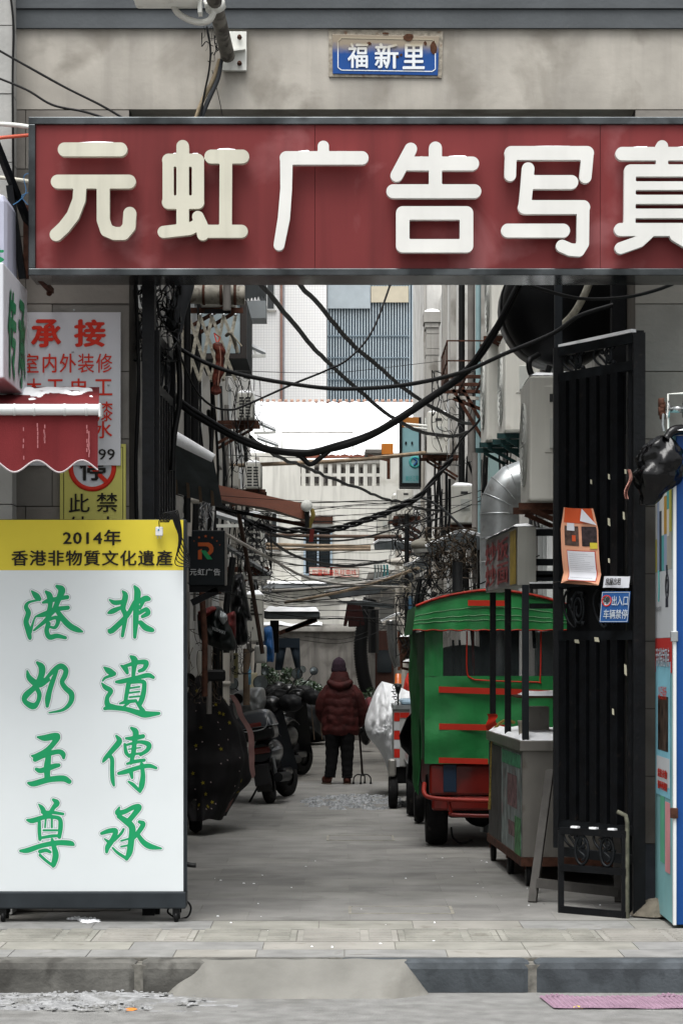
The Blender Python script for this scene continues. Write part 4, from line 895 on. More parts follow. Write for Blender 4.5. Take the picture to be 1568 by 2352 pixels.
O = P(1384, 1350, 14.32); A = P(1443, 1350, 14.2)-O; B = P(1387, 1324, 14.32)-O
MB().grid(lambda i, j: O+A*i+B*j+A.cross(B).normalized()*(.012*math.sin(i*6)), 12, 3).build('strip', M('flyer_white'), wl, fix=False)
text('房屋出租', O+A*.16+B*.2, A*.6, B*.62, ink, wl, .02, off=.02)
bp = thing('blue_plate', 'blue plate with white Chinese lettering forbidding parking on the gate', 'sign', P(1408, 1428, 14.25))
O = P(1376, 1430, 14.3); A = P(1441, 1430, 14.18)-O; B = P(1382, 1359, 14.3)-O; Nn = A.cross(B).normalized()
MB().add([O, O+A, O+A+B, O+B, O-Nn*.008, O+A-Nn*.008, O+A+B-Nn*.008, O+B-Nn*.008], [(0,1,2,3),(7,6,5,4),(0,4,5,1),(1,5,6,2),(2,6,7,3),(3,7,4,0)]).build('plate', M('plate_blue', '245089', .4, var=.06), bp, bevel=.001)
wp_ = M('plate_white', 'b9c2cb', .5, var=.05)
text('出入口', O+A*.40+B*.54, A*.56, B*.32, wp_, bp, .005); text('车辆禁停', O+A*.14+B*.12, A*.84, B*.30, wp_, bp, .005)
c = O+A*.2+B*.7
MB().lathe([(.001, 0), (.03, 0), (.03, .001)], c+Nn*.001, 20, ax=Nn).build('roundel', wp_, bp); MB().lathe([(.027, 0), (.027, .003), (.034, .003), (.034, 0)], c+Nn*.001, 20, ax=Nn).build('roundel_ring', redp, bp)
text('停', c-A*.12-B*.1, A*.24, B*.22, ink, bp, .01, off=.006)
bdd = MB()
for a, b in (((.02,.03),(.98,.03)), ((.98,.03),(.98,.97)), ((.98,.97),(.02,.97)), ((.02,.97),(.02,.03))): bdd.bar(O+A*a[0]+B*a[1]+Nn*.001, O+A*b[0]+B*b[1]+Nn*.001, .003, .003)
bdd.build('border', wp_, bp)
# ================================================================ recycling cabinet at the right edge
cb = thing('blue_cabinet', 'tall blue cabinet with turquoise side covered in posters at the right edge', 'cabinet', (2.1, 13.5, 0))
cx0 = X(1547, 13.5); zt_ = Z(1000, 13.5); zb_ = .03
teal = M('turquoise_panel', '7aa9ac', .5, var=.1, scale=3, dirt=('8d9a98', .5, 12, .62)); blu = M('cabinet_blue', '174482', .4, var=.05, scale=3)
MB().box(cx0+.014, cx0+.9, 13.5, 13.52, zb_, Z(1090, 13.5)-.01).build('front_door', blu, cb, bevel=.004); MB().box(cx0+.014, cx0+.9, 13.5, 13.52, Z(1075, 13.5), zt_).build('upper_door', blu, cb, bevel=.004)
MB().box(cx0-.0, cx0+.9, 13.521, 14.3, zb_, zt_).build('body', teal, cb)
MB().box(cx0-.005, cx0+.012, 13.485, 13.52, zb_, Z(1110, 13.5)).build('corner_trim', M('white_bar'), cb)
MB().box(cx0+.1, cx0+.5, 13.496, 13.5, Z(1050, 13.5), Z(1030, 13.5)).build('front_print', M('print_teal', '3f9a97', .5), cb)
for v in (1460, 1866): MB().box(cx0-.02, cx0+.02, 13.47, 13.50, Z(v+14, 13.5), Z(v-10, 13.5)).build('hinge', STEEL if v < 1500 else RUST, cb, bevel=.004)
def side(y0, y1, v0, v1, mat, name='print', e=.002, Yv=13.9):  # panel on the turquoise side, heights in metres
    MB().box(cx0-e, cx0-e+.0015, y0, y1, v1, v0).build(name, mat, cb)
MA = [M('pr_%d' % i, c_, .5, var=.05) for i, c_ in enumerate(('4f9a9a', 'a7a79c', 'a98436', '3c4046', 'c9cac4', '8e9cb4', '55b2ba', 'b9b04f'))]
z0_ = Z(1310, 13.9)
yk = [13.58, 13.68, 13.78, 13.9, 14.0, 14.1, 14.2, 14.28]; rr = random.Random(4)
for a, b in zip(yk, yk[1:]):
    z = z0_
    while z < 2.55:
        h = rr.uniform(.15, .4); side(a, b-.002, min(2.6, z+h)-.002, z, MA[rr.randrange(8)], 'print', .0022); z += h
side(13.56, 14.28, z0_-.003, Z(1465, 13.9), M('poster_white', 'b9bdc0', .5, var=.03), 'poster')
# round cheerful face emblem (plain lines), small logo
emb = M('emblem_ink', '2a2c33', .5)
m = MB(); m.tube([(cx0-.006, 13.74+.06*math.cos(a), 1.93+.07*math.sin(a)) for a in [i*.35 for i in range(19)]], .004, 5); m.tube([(cx0-.006, 13.74+.05*math.cos(a)*.7, 1.93+.05*math.sin(a)*.8) for a in [i*.35 for i in range(19)]], .003, 5)
m.tube([(cx0-.006, 13.74, 2.0), (cx0-.006, 13.745, 2.05)], .006, 5); m.tube([(cx0-.006, 13.72, 1.865), (cx0-.006, 13.715, 1.81)], .005, 5); m.tube([(cx0-.006, 13.77, 1.865), (cx0-.006, 13.775, 1.81)], .005, 5); m.build('emblem_print', emb, cb)
m = MB(); m.tube([(cx0-.006, 14.1, 2.03), (cx0-.006, 14.08, 1.93), (cx0-.006, 14.1, 1.85)], .004, 5); m.build('logo_print', M('print_teal'), cb)
def stext(s_, y0, y1, zb2, zt2, mat, bold=.01, **k):  # lettering on the side panel reads from far to near = left to right in view
    O = Vector((cx0-.004, y1, zb2)); text(s_, O, Vector((0, y0-y1, 0)), Vector((0, 0, zt2-zb2)), mat, cb, bold, **k)
stext('中国体育彩票', 13.98, 14.24, 1.79, 1.82, emb, 0); 
side(13.56, 14.28, Z(1466, 13.9), Z(1545, 13.9), M('poster_red', 'b03430', .5, var=.05), 'poster', .003); stext('活动指定网点', 13.62, 14.2, 1.47, 1.58, wp_, .01)
side(13.62, 14.24, Z(1520, 13.9), Z(1830, 13.9), M('poster_aqua', '7fb8c9', .5, var=.15, scale=3), 'poster', .0045)
side(13.7, 14.14, Z(1600, 13.9), Z(1725, 13.9), M('poster_photo', '3e322b', .5, var=.7, scale=14), 'poster_photo', .006)
stext('以旧换新', 13.75, 14.1, 1.28, 1.36, redp, .0, off=.004); stext('废旧衣物', 13.72, 14.12, .83, .88, redp, .01, off=.004); stext('循环再利用', 13.72, 14.12, .76, .81, redp, .01, off=.004)
side(13.64, 14.2, Z(1740, 13.9)+.0, Z(1806, 13.9), M('poster_white'), 'poster_panel', .0052)
side(13.64, 13.84, .70, .30, M('poster_pink', 'c98a8f', .5), 'strip_print', .0035); side(13.88, 14.05, .74, .34, M('poster_green', '5aa082', .5), 'strip_print', .0035)
# winch / lock gear on top, black plastic bag
wi = thing('rusty_winch', 'corroded metal hand winch clamped above the blue cabinet', 'winch', P(1545, 985, 13.9))
m = MB(); m.lathe([(.05, -.05), (.05, -.04), (.02, -.04), (.02, .04), (.05, .04), (.05, .05)], P(1552, 940, 13.8), 16, 'x'); m.build('drum', CHROME, wi)
m = MB(); m.tube([P(1534, 985, 13.8), P(1534, 905, 13.8), P(1570, 903, 13.8)], .006, 6); m.build('handle', WHITEP, wi)
for a in range(4): MB().lathe([(.001, -.03), (.028, -.03), (.03, 0), (.001, .0)], P(1524+3*(a % 2), 925+a*9, 13.85), 9, 'x').build('ratchet', RUST, wi)
m = MB(); m.tube([P(1523, 950, 13.8), P(1521, 975, 13.8), P(1524, 990, 13.8)], .008, 6); m.build('hook', STEEL, wi)
bgm = M('black_plastic_bag', '020203', .24, var=.2, scale=10, bump=.9, bscale=9, spec=.32)
bag = thing('black_bag', 'shiny black plastic rubbish bag hanging from the top of the blue cabinet', 'bag', P(1505, 1150, 13.6))
def bagf(i, j):
    th = 2*math.pi*i; ph = math.pi*j; v0, v1 = 1000, 1160; vv = v0+(v1-v0)*(1-math.cos(ph))/2
    k = (vv-v0)/(v1-v0); wdt = 10+math.sin(math.pi*min(1, k**.75))*44+8*k; cu_ = 1525-42*k+10*math.sin(k*3)
    n_ = mn.noise(Vector((math.cos(th)*1.8, math.sin(th)*1.8, k*4)))+1.1*abs(mn.noise(Vector((math.cos(th)*3.4, math.sin(th)*3.4, k*5))))-.35*abs(mn.noise(Vector((math.cos(th)*9, math.sin(th)*9, k*12))))
    p = P(cu_, vv, 13.45); r = wdt*13.5/F*(.85+.35*n_)
    if j in (0, 1): r = .001
    return p+Vector((math.cos(th)*r, math.sin(th)*r*.8, 0))
MB().grid(bagf, 40, 40).build('bag_body', bgm, bag, fix=False)
MB().tube(crom([P(1528, 1010, 13.42), P(1545, 990, 13.44), P(1575, 986, 13.5)], 5), [.03, .022, .022, .024, .026, .028, .03, .03, .03, .03, .03], 10).build('bag_neck', bgm, bag)
snowcap(X(1532, 13.45), X(1600, 13.45), 13.42, 13.6, Z(990, 13.45), .035, bag)
rg = thing('cloth_rag', 'pink and white rag tucked beside the black plastic bag', 'rag', P(1446, 1145, 14.1))
MB().grid(lambda i, j: P(1440+8*i-3*j+5*math.sin(j*6), 1078+68*j, 14.1+.03*math.sin(i*7+j*5)), 5, 14).build('cloth', M('rag_pink', 'b9877c', .9, var=.3, scale=25), rg)
# ash heap / rubble at the foot of the wall
hp = thing('rubble_heap', 'small grey sandbag heap at the foot of the right wall', 'rubble', P(1510, 2108, 14.1))
def hpf(i, j): 
    a = i*2*math.pi; r = .16*(1-j)*(1+.3*mn.noise(Vector((math.cos(a)*2, math.sin(a)*2, j*2)))); return Vector((X(1512, 14.15)+math.cos(a)*r, 14.2+math.sin(a)*r*.8, .10*(1-(1-j)**2)+.01))
MB().grid(hpf, 22, 8).build('sandbag', M('dirty_sand', '6d675c', .95, var=.2, scale=12, bump=.7), hp, fix=False)
# ================================================================ black fan hood and duct behind the gate
hd = thing('black_hood', 'big black round bulging hood hanging above the gate leaf', 'extractor hood', P(1290, 740, 16))
def hf(i, j):
    th = 2*math.pi*i; k = j; r = math.sin(k*math.pi/2)**.8; p = P(1290, 700, 16.2)
    return p+Vector((math.cos(th)*.40*r, -.28*(math.cos(k*math.pi/2)), math.sin(th)*.40*r*(1 if math.sin(th) > 0 else 1.05)))
MB().grid(hf, 36, 10).build('bowl', M('black_metal', '0a0b0d', .42, .3, var=.2, bump=.1), hd)
MB().lathe([(.39, -.0), (.41, .02), (.41, .35), (.38, .36)], P(1290, 700, 16.2)+Vector((0, 0, 0)), 36, ax=(0, 1, 0)).build('rim', M('black_metal'), hd)
m = MB(); m.tube(crom([P(1235, 815, 15.9), P(1215, 830, 15.8), P(1222, 862, 15.8), P(1250, 868, 15.8), P(1262, 840, 15.8)], 6), .02, 8); m.build('hose_loop', BLACK, hd)
wd = thing('insulated_pipe', 'pale tape wrapped hose curving down in front of the black hood', 'pipe', P(1310, 740, 15.5))
MB().tube(crom([P(1360, 600, 15.5), P(1352, 650, 15.4), P(1335, 690, 15.4), P(1315, 722, 15.5), P(1290, 748, 15.7)], 8), .024, 10).build('hose', M('wrap_tape', 'b7b3a4', .8, var=.2, scale=25, bump=.5), wd)
duct = thing('steel_duct', 'fat galvanised ventilation duct elbow rising beside the green canopy', 'duct', P(1150, 1345, 19.6))
dY = 19.6; dr = .158
def dseg(p, q_, r): MB().tube([p, q_], r, 28).build('duct_segment', STEEL, duct)
dz = [1350, 1290, 1235, 1180]
for a, b in zip(dz, dz[1:]): dseg(P(1147, a, dY), P(1147, b, dY)+Vector((0, 0, -.004)), dr); MB().lathe([(dr, -.004), (dr+.008, 0), (dr, .004)], P(1147, b, dY), 28).build('seam_ring', STEEL, duct)
el = [P(1147, 1180, dY), P(1149, 1152, dY), P(1160, 1128, dY), P(1178, 1110, dY), P(1203, 1100, dY), P(1280, 1098, dY)]
MB().tube(el, dr, 28).build('elbow', STEEL, duct)
for a, b in zip(el[1:], el[2:]): MB().lathe([(dr, -.004), (dr+.009, 0), (dr, .004)], a, 28, ax=(b-a)).build('seam_ring', STEEL, duct)
MB().tube([P(1147, 1345, dY), (X(1147, dY), dY, .1)], dr, 24).build('duct_segment', STEEL, duct)
# ================================================================ GREEN THREE-WHEELER
tarp = M('green_tarpaulin', '1b7439', .42, var=.16, scale=2.5, dirt=('0f5228', .6, 2.4, .52), streak=.3, bump=1.0, bscale=5, spec=.45)
tarp2 = M('dark_green_tarpaulin', '174a23', .6, var=.2, scale=6, bump=.4, bscale=8)
rtape = M('red_tape', 'a82a1a', .5, var=.06, scale=6); rbody = M('red_body_paint', '66160f', .35, var=.2, scale=4, dirt=('3a1713', .7, 5, .55), coat=.3)
TYR = M('tyre', '101011', .85, var=.25, scale=14, dirt=('4b4843', .5, 10, .58), bump=.5)
Yv = 19.1; tx0, tx1 = .655, 1.72; txc = (tx0+tx1)/2
tv = thing('three_wheeler', 'green canopied cargo three-wheeler with red stripes parked tail first', 'three-wheeler', (txc, Yv+1, 0))
zg0, zg1, zw0, zw1, zs = Z(1755, Yv), Z(1553, Yv), Z(1553, Yv), Z(1448, Yv), Z(1448, Yv)
ztop, zeave = Z(1357, Yv), Z(1392, Yv)
def sheet(name, x0, x1, z0, z1, y, mat, amp=.012, par=tv, n=14):
    MB().grid(lambda i, j: Vector((x0+(x1-x0)*i, y+amp*mn.noise(Vector(((x0+(x1-x0)*i)*4, 1, (z0+(z1-z0)*j)*4)))+.006*math.sin(i*9+j*4), z0+(z1-z0)*j)), n, n).build(name, mat, par, fix=False)
sheet('rear_sheet', tx0, tx1, zg0, zg1, Yv, tarp, .03, n=30)
for x0, x1 in ((tx0, X(1017, Yv)), (X(1273, Yv), tx1)): sheet('corner_sheet', x0, x1, zg1, zs, Yv, tarp, .004, n=5)
MB().box(tx0+.01, tx0+.02, Yv+.02, Yv+2.2, zg0, zs).build('side_sheet', tarp2, tv); MB().box(tx1-.02, tx1-.01, Yv+.02, Yv+2.2, zg0, zs).build('side_sheet', tarp2, tv)
clearv = M('clear_vinyl', '3a4042', .05, var=0, alpha=.3, spec=.8)
MB().box(X(1017, Yv)+.002, X(1273, Yv)-.002, Yv+.004, Yv+.007, zw0, zw1).build('window', clearv, tv)
# arched canopy with overhang
def can(i, j, off=0):
    x = tx0-.07+(tx1-tx0+.14)*i; s = 2*i-1; z = zeave+.0+(ztop-zeave)*(1-s*s); return Vector((x, Yv-.06+2.4*j, z+off+.008*mn.noise(Vector((x*3, j*6, 0)))))
m = MB().grid(lambda i, j: can(i, j), 24, 20); m.grid(lambda i, j: can(i, j, -.01), 24, 20); m.build('roof_cover', tarp, tv, fix=False)
def skirt(i, j):
    p = can(i, 0); zb = zs-.0+.004*math.sin(i*60); sp = .02*j*(1+.3*math.sin(i*23)); return Vector((p.x+(i-.5)*.05*j, p.y-.012*math.sin(i*31)*j-sp, p.z+(zb-p.z)*j))
MB().grid(skirt, 60, 10).build('rear_skirt', tarp, tv, fix=False)
def sskirt(s):
    def f(i, j):
        x = tx0-.07 if s < 0 else tx1+.07; return Vector((x+s*.03*j+.008*math.sin(i*40)*j, Yv-.06+2.4*i, zeave+(zs-.03-zeave)*j))
    return f
MB().grid(sskirt(-1), 30, 6).build('side_skirt', tarp2, tv, fix=False); MB().grid(sskirt(1), 30, 6).build('side_skirt', tarp2, tv, fix=False)
MB().tube([can(k/30, 0)+Vector((0, -.012, 0)) for k in range(31)], .011, 6).build('edge_trim', M('dark_red_trim', '8a1f12', .6, var=.4, scale=30), tv)
MB().tube([skirt(k/60, 1) for k in range(61)], .006, 5).build('hem_trim', M('dark_red_trim'), tv)
for j in (.42, .62, .74): MB().tube([skirt(k/60, j)+Vector((0, -.003, 0)) for k in range(61)], .0022, 4).build('stitching', M('stitch', '7fa07f', .8), tv)
def snc(i, j): 
    p = can(.04+.92*i, .02+.9*j); return p+Vector((0, 0, .006+.012*min(1, min(i, 1-i)*12)*(.8+.4*mn.noise(p*4))))
MB().grid(snc, 24, 20).build('snow', SNOW, tv, fix=False)
def stripe(u0, u1, v0, v1, dv=3, name='stripe', yoff=.0):
    MB().grid(lambda i, j: Vector((X(u0+(u1-u0)*i, Yv), Yv-.018-yoff, Z(v0+(v1-v0)*j+dv*i, Yv))), 8, 2).build(name, rtape, tv, fix=False)
stripe(1007, 1278, 1577, 1591, 9); stripe(1008, 1160, 1662, 1676, 3); stripe(1007, 1120, 1740, 1753, 3); stripe(1073, 1170, 1379, 1392, 1, 'stripe', .07)
# pipe loop seen behind the window, frame inside, dark interior
m = MB().tube(crom([P(1072, 1450, Yv-.01), P(1072, 1540, Yv-.012), P(1082, 1558, Yv-.014), P(1110, 1563, Yv-.014), P(1230, 1567, Yv-.014), P(1240, 1560, Yv-.014), P(1242, 1450, Yv-.01)], 5), .006, 6); m.build('window_trim', rtape, tv)
for u in (1085, 1165, 1205): MB().tube([P(u, 1445, Yv+.3), P(u+2, 1552, Yv+.3)], .012, 6).build('inner_rail', rtape if u != 1165 else DARKM, tv)
for u in (1040, 1055, 1122): MB().tube([P(u, 1470, Yv+.8), P(u+3, 1556, Yv+.8)], .01, 6).build('inner_rail', DARKM, tv)
MB().sph((txc-.15, Yv+1.5, 1.42), (.36, .25, .2), 16, 10).build('seat_cover', M('grey_cover', 'a9a9a8', .6, var=.1), tv); 
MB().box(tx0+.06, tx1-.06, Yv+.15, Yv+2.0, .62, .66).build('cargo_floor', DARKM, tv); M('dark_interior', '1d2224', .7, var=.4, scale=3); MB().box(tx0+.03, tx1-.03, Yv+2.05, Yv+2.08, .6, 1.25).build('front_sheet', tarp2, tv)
vh = thing('snowy_car', 'snow covered grey microcar roof glimpsed through the three-wheeler window', 'car', (1.2, 23.6, 0))
def vf(i, j): a = math.pi*j; x = .62+1.1*i; e = math.sin(math.pi*min(1, max(0, i)))**.35; return Vector((x, 22.8+.9*(1-math.cos(a))/2*1.6, .5+(1.02)*math.sin(a)**.4*e*.98))
MB().grid(vf, 20, 20).build('car_body', M('car_grey', '8c8f90', .3, var=.05, coat=.3), vh, fix=False)
def vs2(i, j): p = vf(.08+.84*i, .25+.5*j); return p+Vector((0, 0, .02+.03*mn.noise(p*5)))
MB().grid(vs2, 16, 10).build('snow', SNOW, vh, fix=False); MB().box(.8, 1.5, 22.74, 22.80, 1.0, 1.3).build('windscreen', GLASSD, vh, bevel=.02)
for x in (.68, 1.6): MB().lathe([(.1, -.06), (.24, -.06), (.26, 0), (.24, .06), (.1, .06)], (x, 23.0, .26), 20, 'x').build('wheel', TYR, vh)
# lower body
MB().box(tx0+.04, tx1-.03, Yv+.03, Yv+2.0, .42, zg0-.004).build('body', rbody, tv, bevel=.02)
MB().box(tx0+.06, tx1-.06, Yv+.03, Yv+.3, .30, .414).build('under_panel', rbody, tv, bevel=.02)
MB().box(X(1018, Yv), X(1048, Yv), Yv+.012, Yv+.03, Z(1820, Yv), Z(1757, Yv)).build('tail_plate', M('blue_black', '1b2c3e', .4), tv, bevel=.004)
m = MB().tube(crom([P(974, 1800, Yv+.05), P(974, 1822, Yv-.04), P(990, 1833, Yv-.08), P(1050, 1838, Yv-.1), P(1130, 1840, Yv-.1), P(1290, 1843, Yv-.1)], 5), .018, 8); m.build('bumper_tube', M('red_tube', '8a2a20', .5, var=.2), tv)
m = MB().tube(crom([P(1030, 1842, Yv-.08), P(1035, 1865, Yv-.08), P(1055, 1873, Yv-.08), P(1280, 1878, Yv-.08)], 5), .016, 8); m.build('lower_tube', rbody, tv)
for x in (tx0+.07, tx1-.02):
    w = thing_w = MB().lathe([(.14, -.085), (.27, -.085), (.29, -.05), (.292, 0), (.29, .05), (.27, .085), (.14, .085)], (x+.04, Yv+.45, .292), 30, 'x').build('wheel', TYR, tv)
    MB().lathe([(.02, -.06), (.14, -.07), (.14, .07), (.02, .06)], (x+.04, Yv+.45, .292), 20, 'x').build('rim', STEEL, w)
MB().box(tx0+.2, tx1-.15, Yv+.35, Yv+.5, .22, .36).build('axle', DARKM, tv, bevel=.03); MB().sph((txc-.05, Yv+.45, .27), (.16, .13, .13), 14, 10).build('differential', BLACK, tv)
m = MB().tube(crom([P(1036, 1900, Yv+.3), P(1040, 1925, Yv+.3), P(1060, 1938, Yv+.3), P(1085, 1930, Yv+.3)], 4), .008, 6); m.build('brake_cable', BLACK, tv)
# hanging side flap at the left
MB().grid(lambda i, j: Vector((tx0-.05-.05*i+.02*math.sin(i*5+j*3)*j+.018*mn.noise(Vector((i*4, j*4, 2))), Yv+.02+.5*i, zs-.02+(Z(1822, Yv)-zs+.25*i)*j)), 12, 24).build('side_flap', tarp2, tv, fix=False)
MB().grid(lambda i, j: P(955+9*i+4*math.sin(j*4), 1650+172*j-20*i*j, Yv+.2-.2*i), 5, 14).build('side_flap', tarp, tv, fix=False)
# ================================================================ FOOD CART
sst = M('stainless_sheet', '85827c', .38, .65, var=.1, scale=3, streak=.5, dirt=('5b5348', .6, 6, .58))
fc = thing('food_cart', 'stainless steel street food cart with signboard frame standing by the gate', 'food cart', (1.5, 16.9, 0))
cY0, cY1 = 15.95, 18.1; cxa, cxb = X(1200, cY0), X(1122, cY1); cR = 1.84
zc = Z(1702, cY0)
def lx(y): return cxa+(cxb-cxa)*(y-cY0)/(cY1-cY0)
def quadbox(mb, y0, y1, z0, z1, dx=0, xr=cR): 
    a, b = lx(y0)+dx, lx(y1)+dx
    mb.add([(a,y0,z0),(xr,y0,z0),(xr,y1,z0),(b,y1,z0),(a,y0,z1),(xr,y0,z1),(xr,y1,z1),(b,y1,z1)], [(0,3,2,1),(4,5,6,7),(0,1,5,4),(1,2,6,5),(2,3,7,6),(3,0,4,7)]); return mb
quadbox(MB(), cY0+.02, cY1-.02, .2, zc-.07).build('body', sst, fc)
quadbox(MB(), cY0-.02, cY1, zc-.068, zc, -.02).build('counter', sst, fc, bevel=.004)
quadbox(MB(), cY0+.0, cY1+.02, .14, .198, -.01).build('base_frame', RUST, fc)
# printed side panel (faces the alley)
def sidequad(name, y0, y1, z0, z1, mat, e=.004): 
    MB().add([(lx(y0)-e, y0, z0), (lx(y1)-e, y1, z0), (lx(y1)-e, y1, z1), (lx(y0)-e, y0, z1), (lx(y0)-e+.002, y0, z0), (lx(y1)-e+.002, y1, z0), (lx(y1)-e+.002, y1, z1), (lx(y0)-e+.002, y0, z1)], [(0,1,2,3),(7,6,5,4),(0,4,5,1),(1,5,6,2),(2,6,7,3),(3,7,4,0)]).build(name, mat, fc)
sidequad('printed_panel', cY0+.05, cY0+1.25, .2, .88, M('cart_print', '76817f', .45, var=.5, scale=9, streak=.8, dirt=('8d5a5a', .5, 7, .58)))
sidequad('plain_panel', cY0+1.27, cY1-.05, .2, .88, M('cart_dark_panel', '3c3c3a', .6, var=.3, scale=8))
for y0, y1, z0, z1, c_ in ((cY0+.3, cY0+.85, .5, .72, 'red_print'), (cY0+.2, cY0+.8, .3, .4, 'red_print')): sidequad('faded_print', y0, y1, z0, z1, M('faded_red', '6f5657', .6, var=.5, scale=25), .006)
sidequad('faded_print', cY0+.1, cY0+1.2, .78, .87, M('faded_green', '3f7d5c', .6, var=.4, scale=20), .006); sidequad('torn_film', cY0+.06, cY0+.4, .2, .45, M('torn_green', '4a7a50', .6, var=.6, scale=18), .008)
# posts
for (u, y) in ((1201, cY0+.02), (1156, cY0+1.05), (1125, cY1-.1)):
    x = lx(y)+.02; MB().box(x-.022, x+.022, y-.02, y+.02, .15 if u == 1125 else zc+.001, 2.0).build('post', DARKM if u != 1201 else M('grey_iron'), fc)
MB().box(cR-.06, cR-.02, cY0, cY0+.04, zc+.001, 2.35).build('post', DARKM, fc)
for z in (1.99, 1.94-.08): MB().bar((lx(cY0)+.045, cY0+.02, z), (cR-.06, cY0+.02, z), .035).build('cross_bar', DARKM, fc)
for z in (2.36, 2.16, 2.08, 1.995+.06): MB().bar((lx(cY0)+.1, cY0+.3, z), (cR-.04, cY0+.3, z), .03, .045).build('header_bar', M('grey_iron'), fc)
MB().bar((lx(cY0)+.1, cY0+.3, 2.388), (cR-.04, cY0+.3, 2.388), .03, .01).build('snow', SNOW, fc)
MB().bar((lx(cY0)+.045, cY0+.02, 2.013), (cR-.06, cY0+.02, 2.013), .03, .01).build('snow', SNOW, fc)
# lettered header box
hbx = MB(); y0, y1 = cY0+.02, cY1-.1
hbx.add([(lx(y0)-.03,y0,2.0),(lx(y0)+.09,y0,2.0),(lx(y1)+.09,y1,2.0),(lx(y1)-.03,y1,2.0),(lx(y0)-.03,y0,2.385),(lx(y0)+.09,y0,2.385),(lx(y1)+.09,y1,2.385),(lx(y1)-.03,y1,2.385)], [(0,3,2,1),(4,5,6,7),(0,1,5,4),(1,2,6,5),(2,3,7,6),(3,0,4,7)])
hb = hbx.build('header_box', M('header_grey', '9a9a93', .5, var=.1, streak=.5), fc)
def hq(name, ya, yb2, z0, z1, mat, e=.003): MB().add([(lx(ya)-.03-e, ya, z0), (lx(yb2)-.03-e, yb2, z0), (lx(yb2)-.03-e, yb2, z1), (lx(ya)-.03-e, ya, z1)], [(0,1,2,3)]).build(name, mat, fc, fix=False)
hq('header_face', y0+.25, y1, 2.01, 2.37, M('header_print', '8f8a88', .5, var=.1))
hq('header_stripe', y0+.06, y0+.42, 2.01, 2.37, M('header_yellow', 'a38b3c', .55, var=.2, scale=18), .005)
hd_ = M('header_red', '8a3c3c', .55, var=.2, scale=20)
text('炒饭\n炒面', Vector((lx(y1-.05)-.036, y1-.05, 2.03)), Vector((lx(y0+.45)-lx(y1-.05), (y0+.45)-(y1-.05), 0)), Vector((0, 0, .32)), hd_, fc, .02)
m = MB(); snowcap(-.06, .09, 0, y1-y0, 0, .03, mb=m, build=False); m.v = [Vector((lx(y0+v.y)+v.x, y0+v.y, 2.386+v.z)) for v in m.v]; m.build('snow', SNOW, fc)
# snow on the counter + stuff
m = MB(); snowcap(0, 1, 0, 1, 0, .045, mb=m, build=False, seed=5, n=20); m.v = [Vector((lx(cY0+v.y*(cY1-cY0))-.01+v.x*(cR-lx(cY0+v.y*(cY1-cY0))), cY0+v.y*(cY1-cY0-.04), zc+v.z)) for v in m.v]; m.build('snow', SNOW, fc)
for (x, y) in ((lx(cY0)+.05, cY0+.12), (lx(16.9)+.03, 16.95), (lx(cY1)+.03, cY1-.08)):
    r = .075 if y > 17.5 else .085
    w = MB().lathe([(.02, -.022), (r*.6, -.022), (r, -.018), (r, .018), (r*.6, .022), (.02, .022)], (x, y, r), 18, 'x').build('caster', BLACK, fc); MB().box(x-.03, x+.03, y-.02, y+.02, r*1.3, .15).build('fork', RUST, w)
def prop(name, label, cat, mb, mat, snow=None, group=None):
    o = mb.build(name, mat); tagp(o, label, cat, group); return o
kY = 16.5
prop('paper_cup', 'pale paper cup standing in the snow on the cart counter', 'cup', MB().lathe([(.001, .0), (.03, 0), (.038, .09), (.041, .09), (.041, .095), (.034, .093), (.028, .01), (.001, .01)], (X(1196, 16.2)-.02+.04, 16.25, zc+.03), 16), M('cup_paper', 'a39e90', .7, var=.1))
prop('grey_box', 'grey snow dusted metal box on the cart counter behind the cup', 'box', MB().box(1.3, 1.46, 17.0, 17.3, zc+.02, zc+.2), sst)
prop('brown_box', 'brown rusty box on the cart counter beside the gate', 'box', MB().box(1.5, 1.8, 16.6, 17.1, zc+.02, zc+.27), WOOD)
o = MB(); snowcap(1.25, 1.8, 16.5, 17.2, zc+.285, .03, mb=o, build=False); o = o.build('snow', SNOW); tagp(o, 'snow layer on the board across the boxes of the food cart', 'snow')
prop('cart_board', 'thin board laid over the boxes on the food cart', 'board', MB().box(1.2, 1.82, 16.5, 17.2, zc+.272, zc+.284), RUST)
prop('rope', 'frayed yellow rope hanging from the cart corner', 'rope', MB().tube(crom([P(1180, 1660, 18), P(1160, 1655, 17.9), P(1138, 1672, 17.85), P(1130, 1710, 17.85), P(1127, 1800, 17.9), P(1124, 1860, 17.9)], 6), .012, 8), M('rope_yellow', '7a6a35', .9, var=.3, scale=60))
prop('red_cloth', 'red rag tied to the post of the food cart', 'rag', MB().grid(lambda i, j: P(1118+i*22+3*math.sin(j*7), 1640+j*40*(1-.4*i), 17.8-.1*i), 6, 8), rtape)
# leaning A-frame board
af = thing('folding_stand', 'grey wooden trestle stand leaning between the food cart and the gate', 'trestle', (1.28, 15.2, 0))
gw = M('grey_wood', '4d4b48', .8, var=.15, scale=8, streak=.5, bump=.3)
MB().bar((X(1222, 15.0), 15.0, 0), (X(1264, 15.4), 15.45, Z(1772, 15.4)), .05, .035).build('leg', gw, af); MB().bar((X(1232, 15.3), 15.6, 0), (X(1262, 15.5), 15.5, Z(1775, 15.5)), .05, .03).build('leg', gw, af)
MB().bar((X(1232, 15.0), 15.02, .12), (X(1420, 14.9), 14.95, .07), .03, .06).build('rail', gw, af); MB().bar((X(1262, 15.4), 15.47, Z(1776, 15.4)), (1.75, 15.45, Z(1780, 15.4)), .05, .04).build('rail', gw, af)
MB().bar((1.72, 15.0, 0), (1.74, 15.44, Z(1790, 15.4)), .05, .035).build('leg', gw, af)
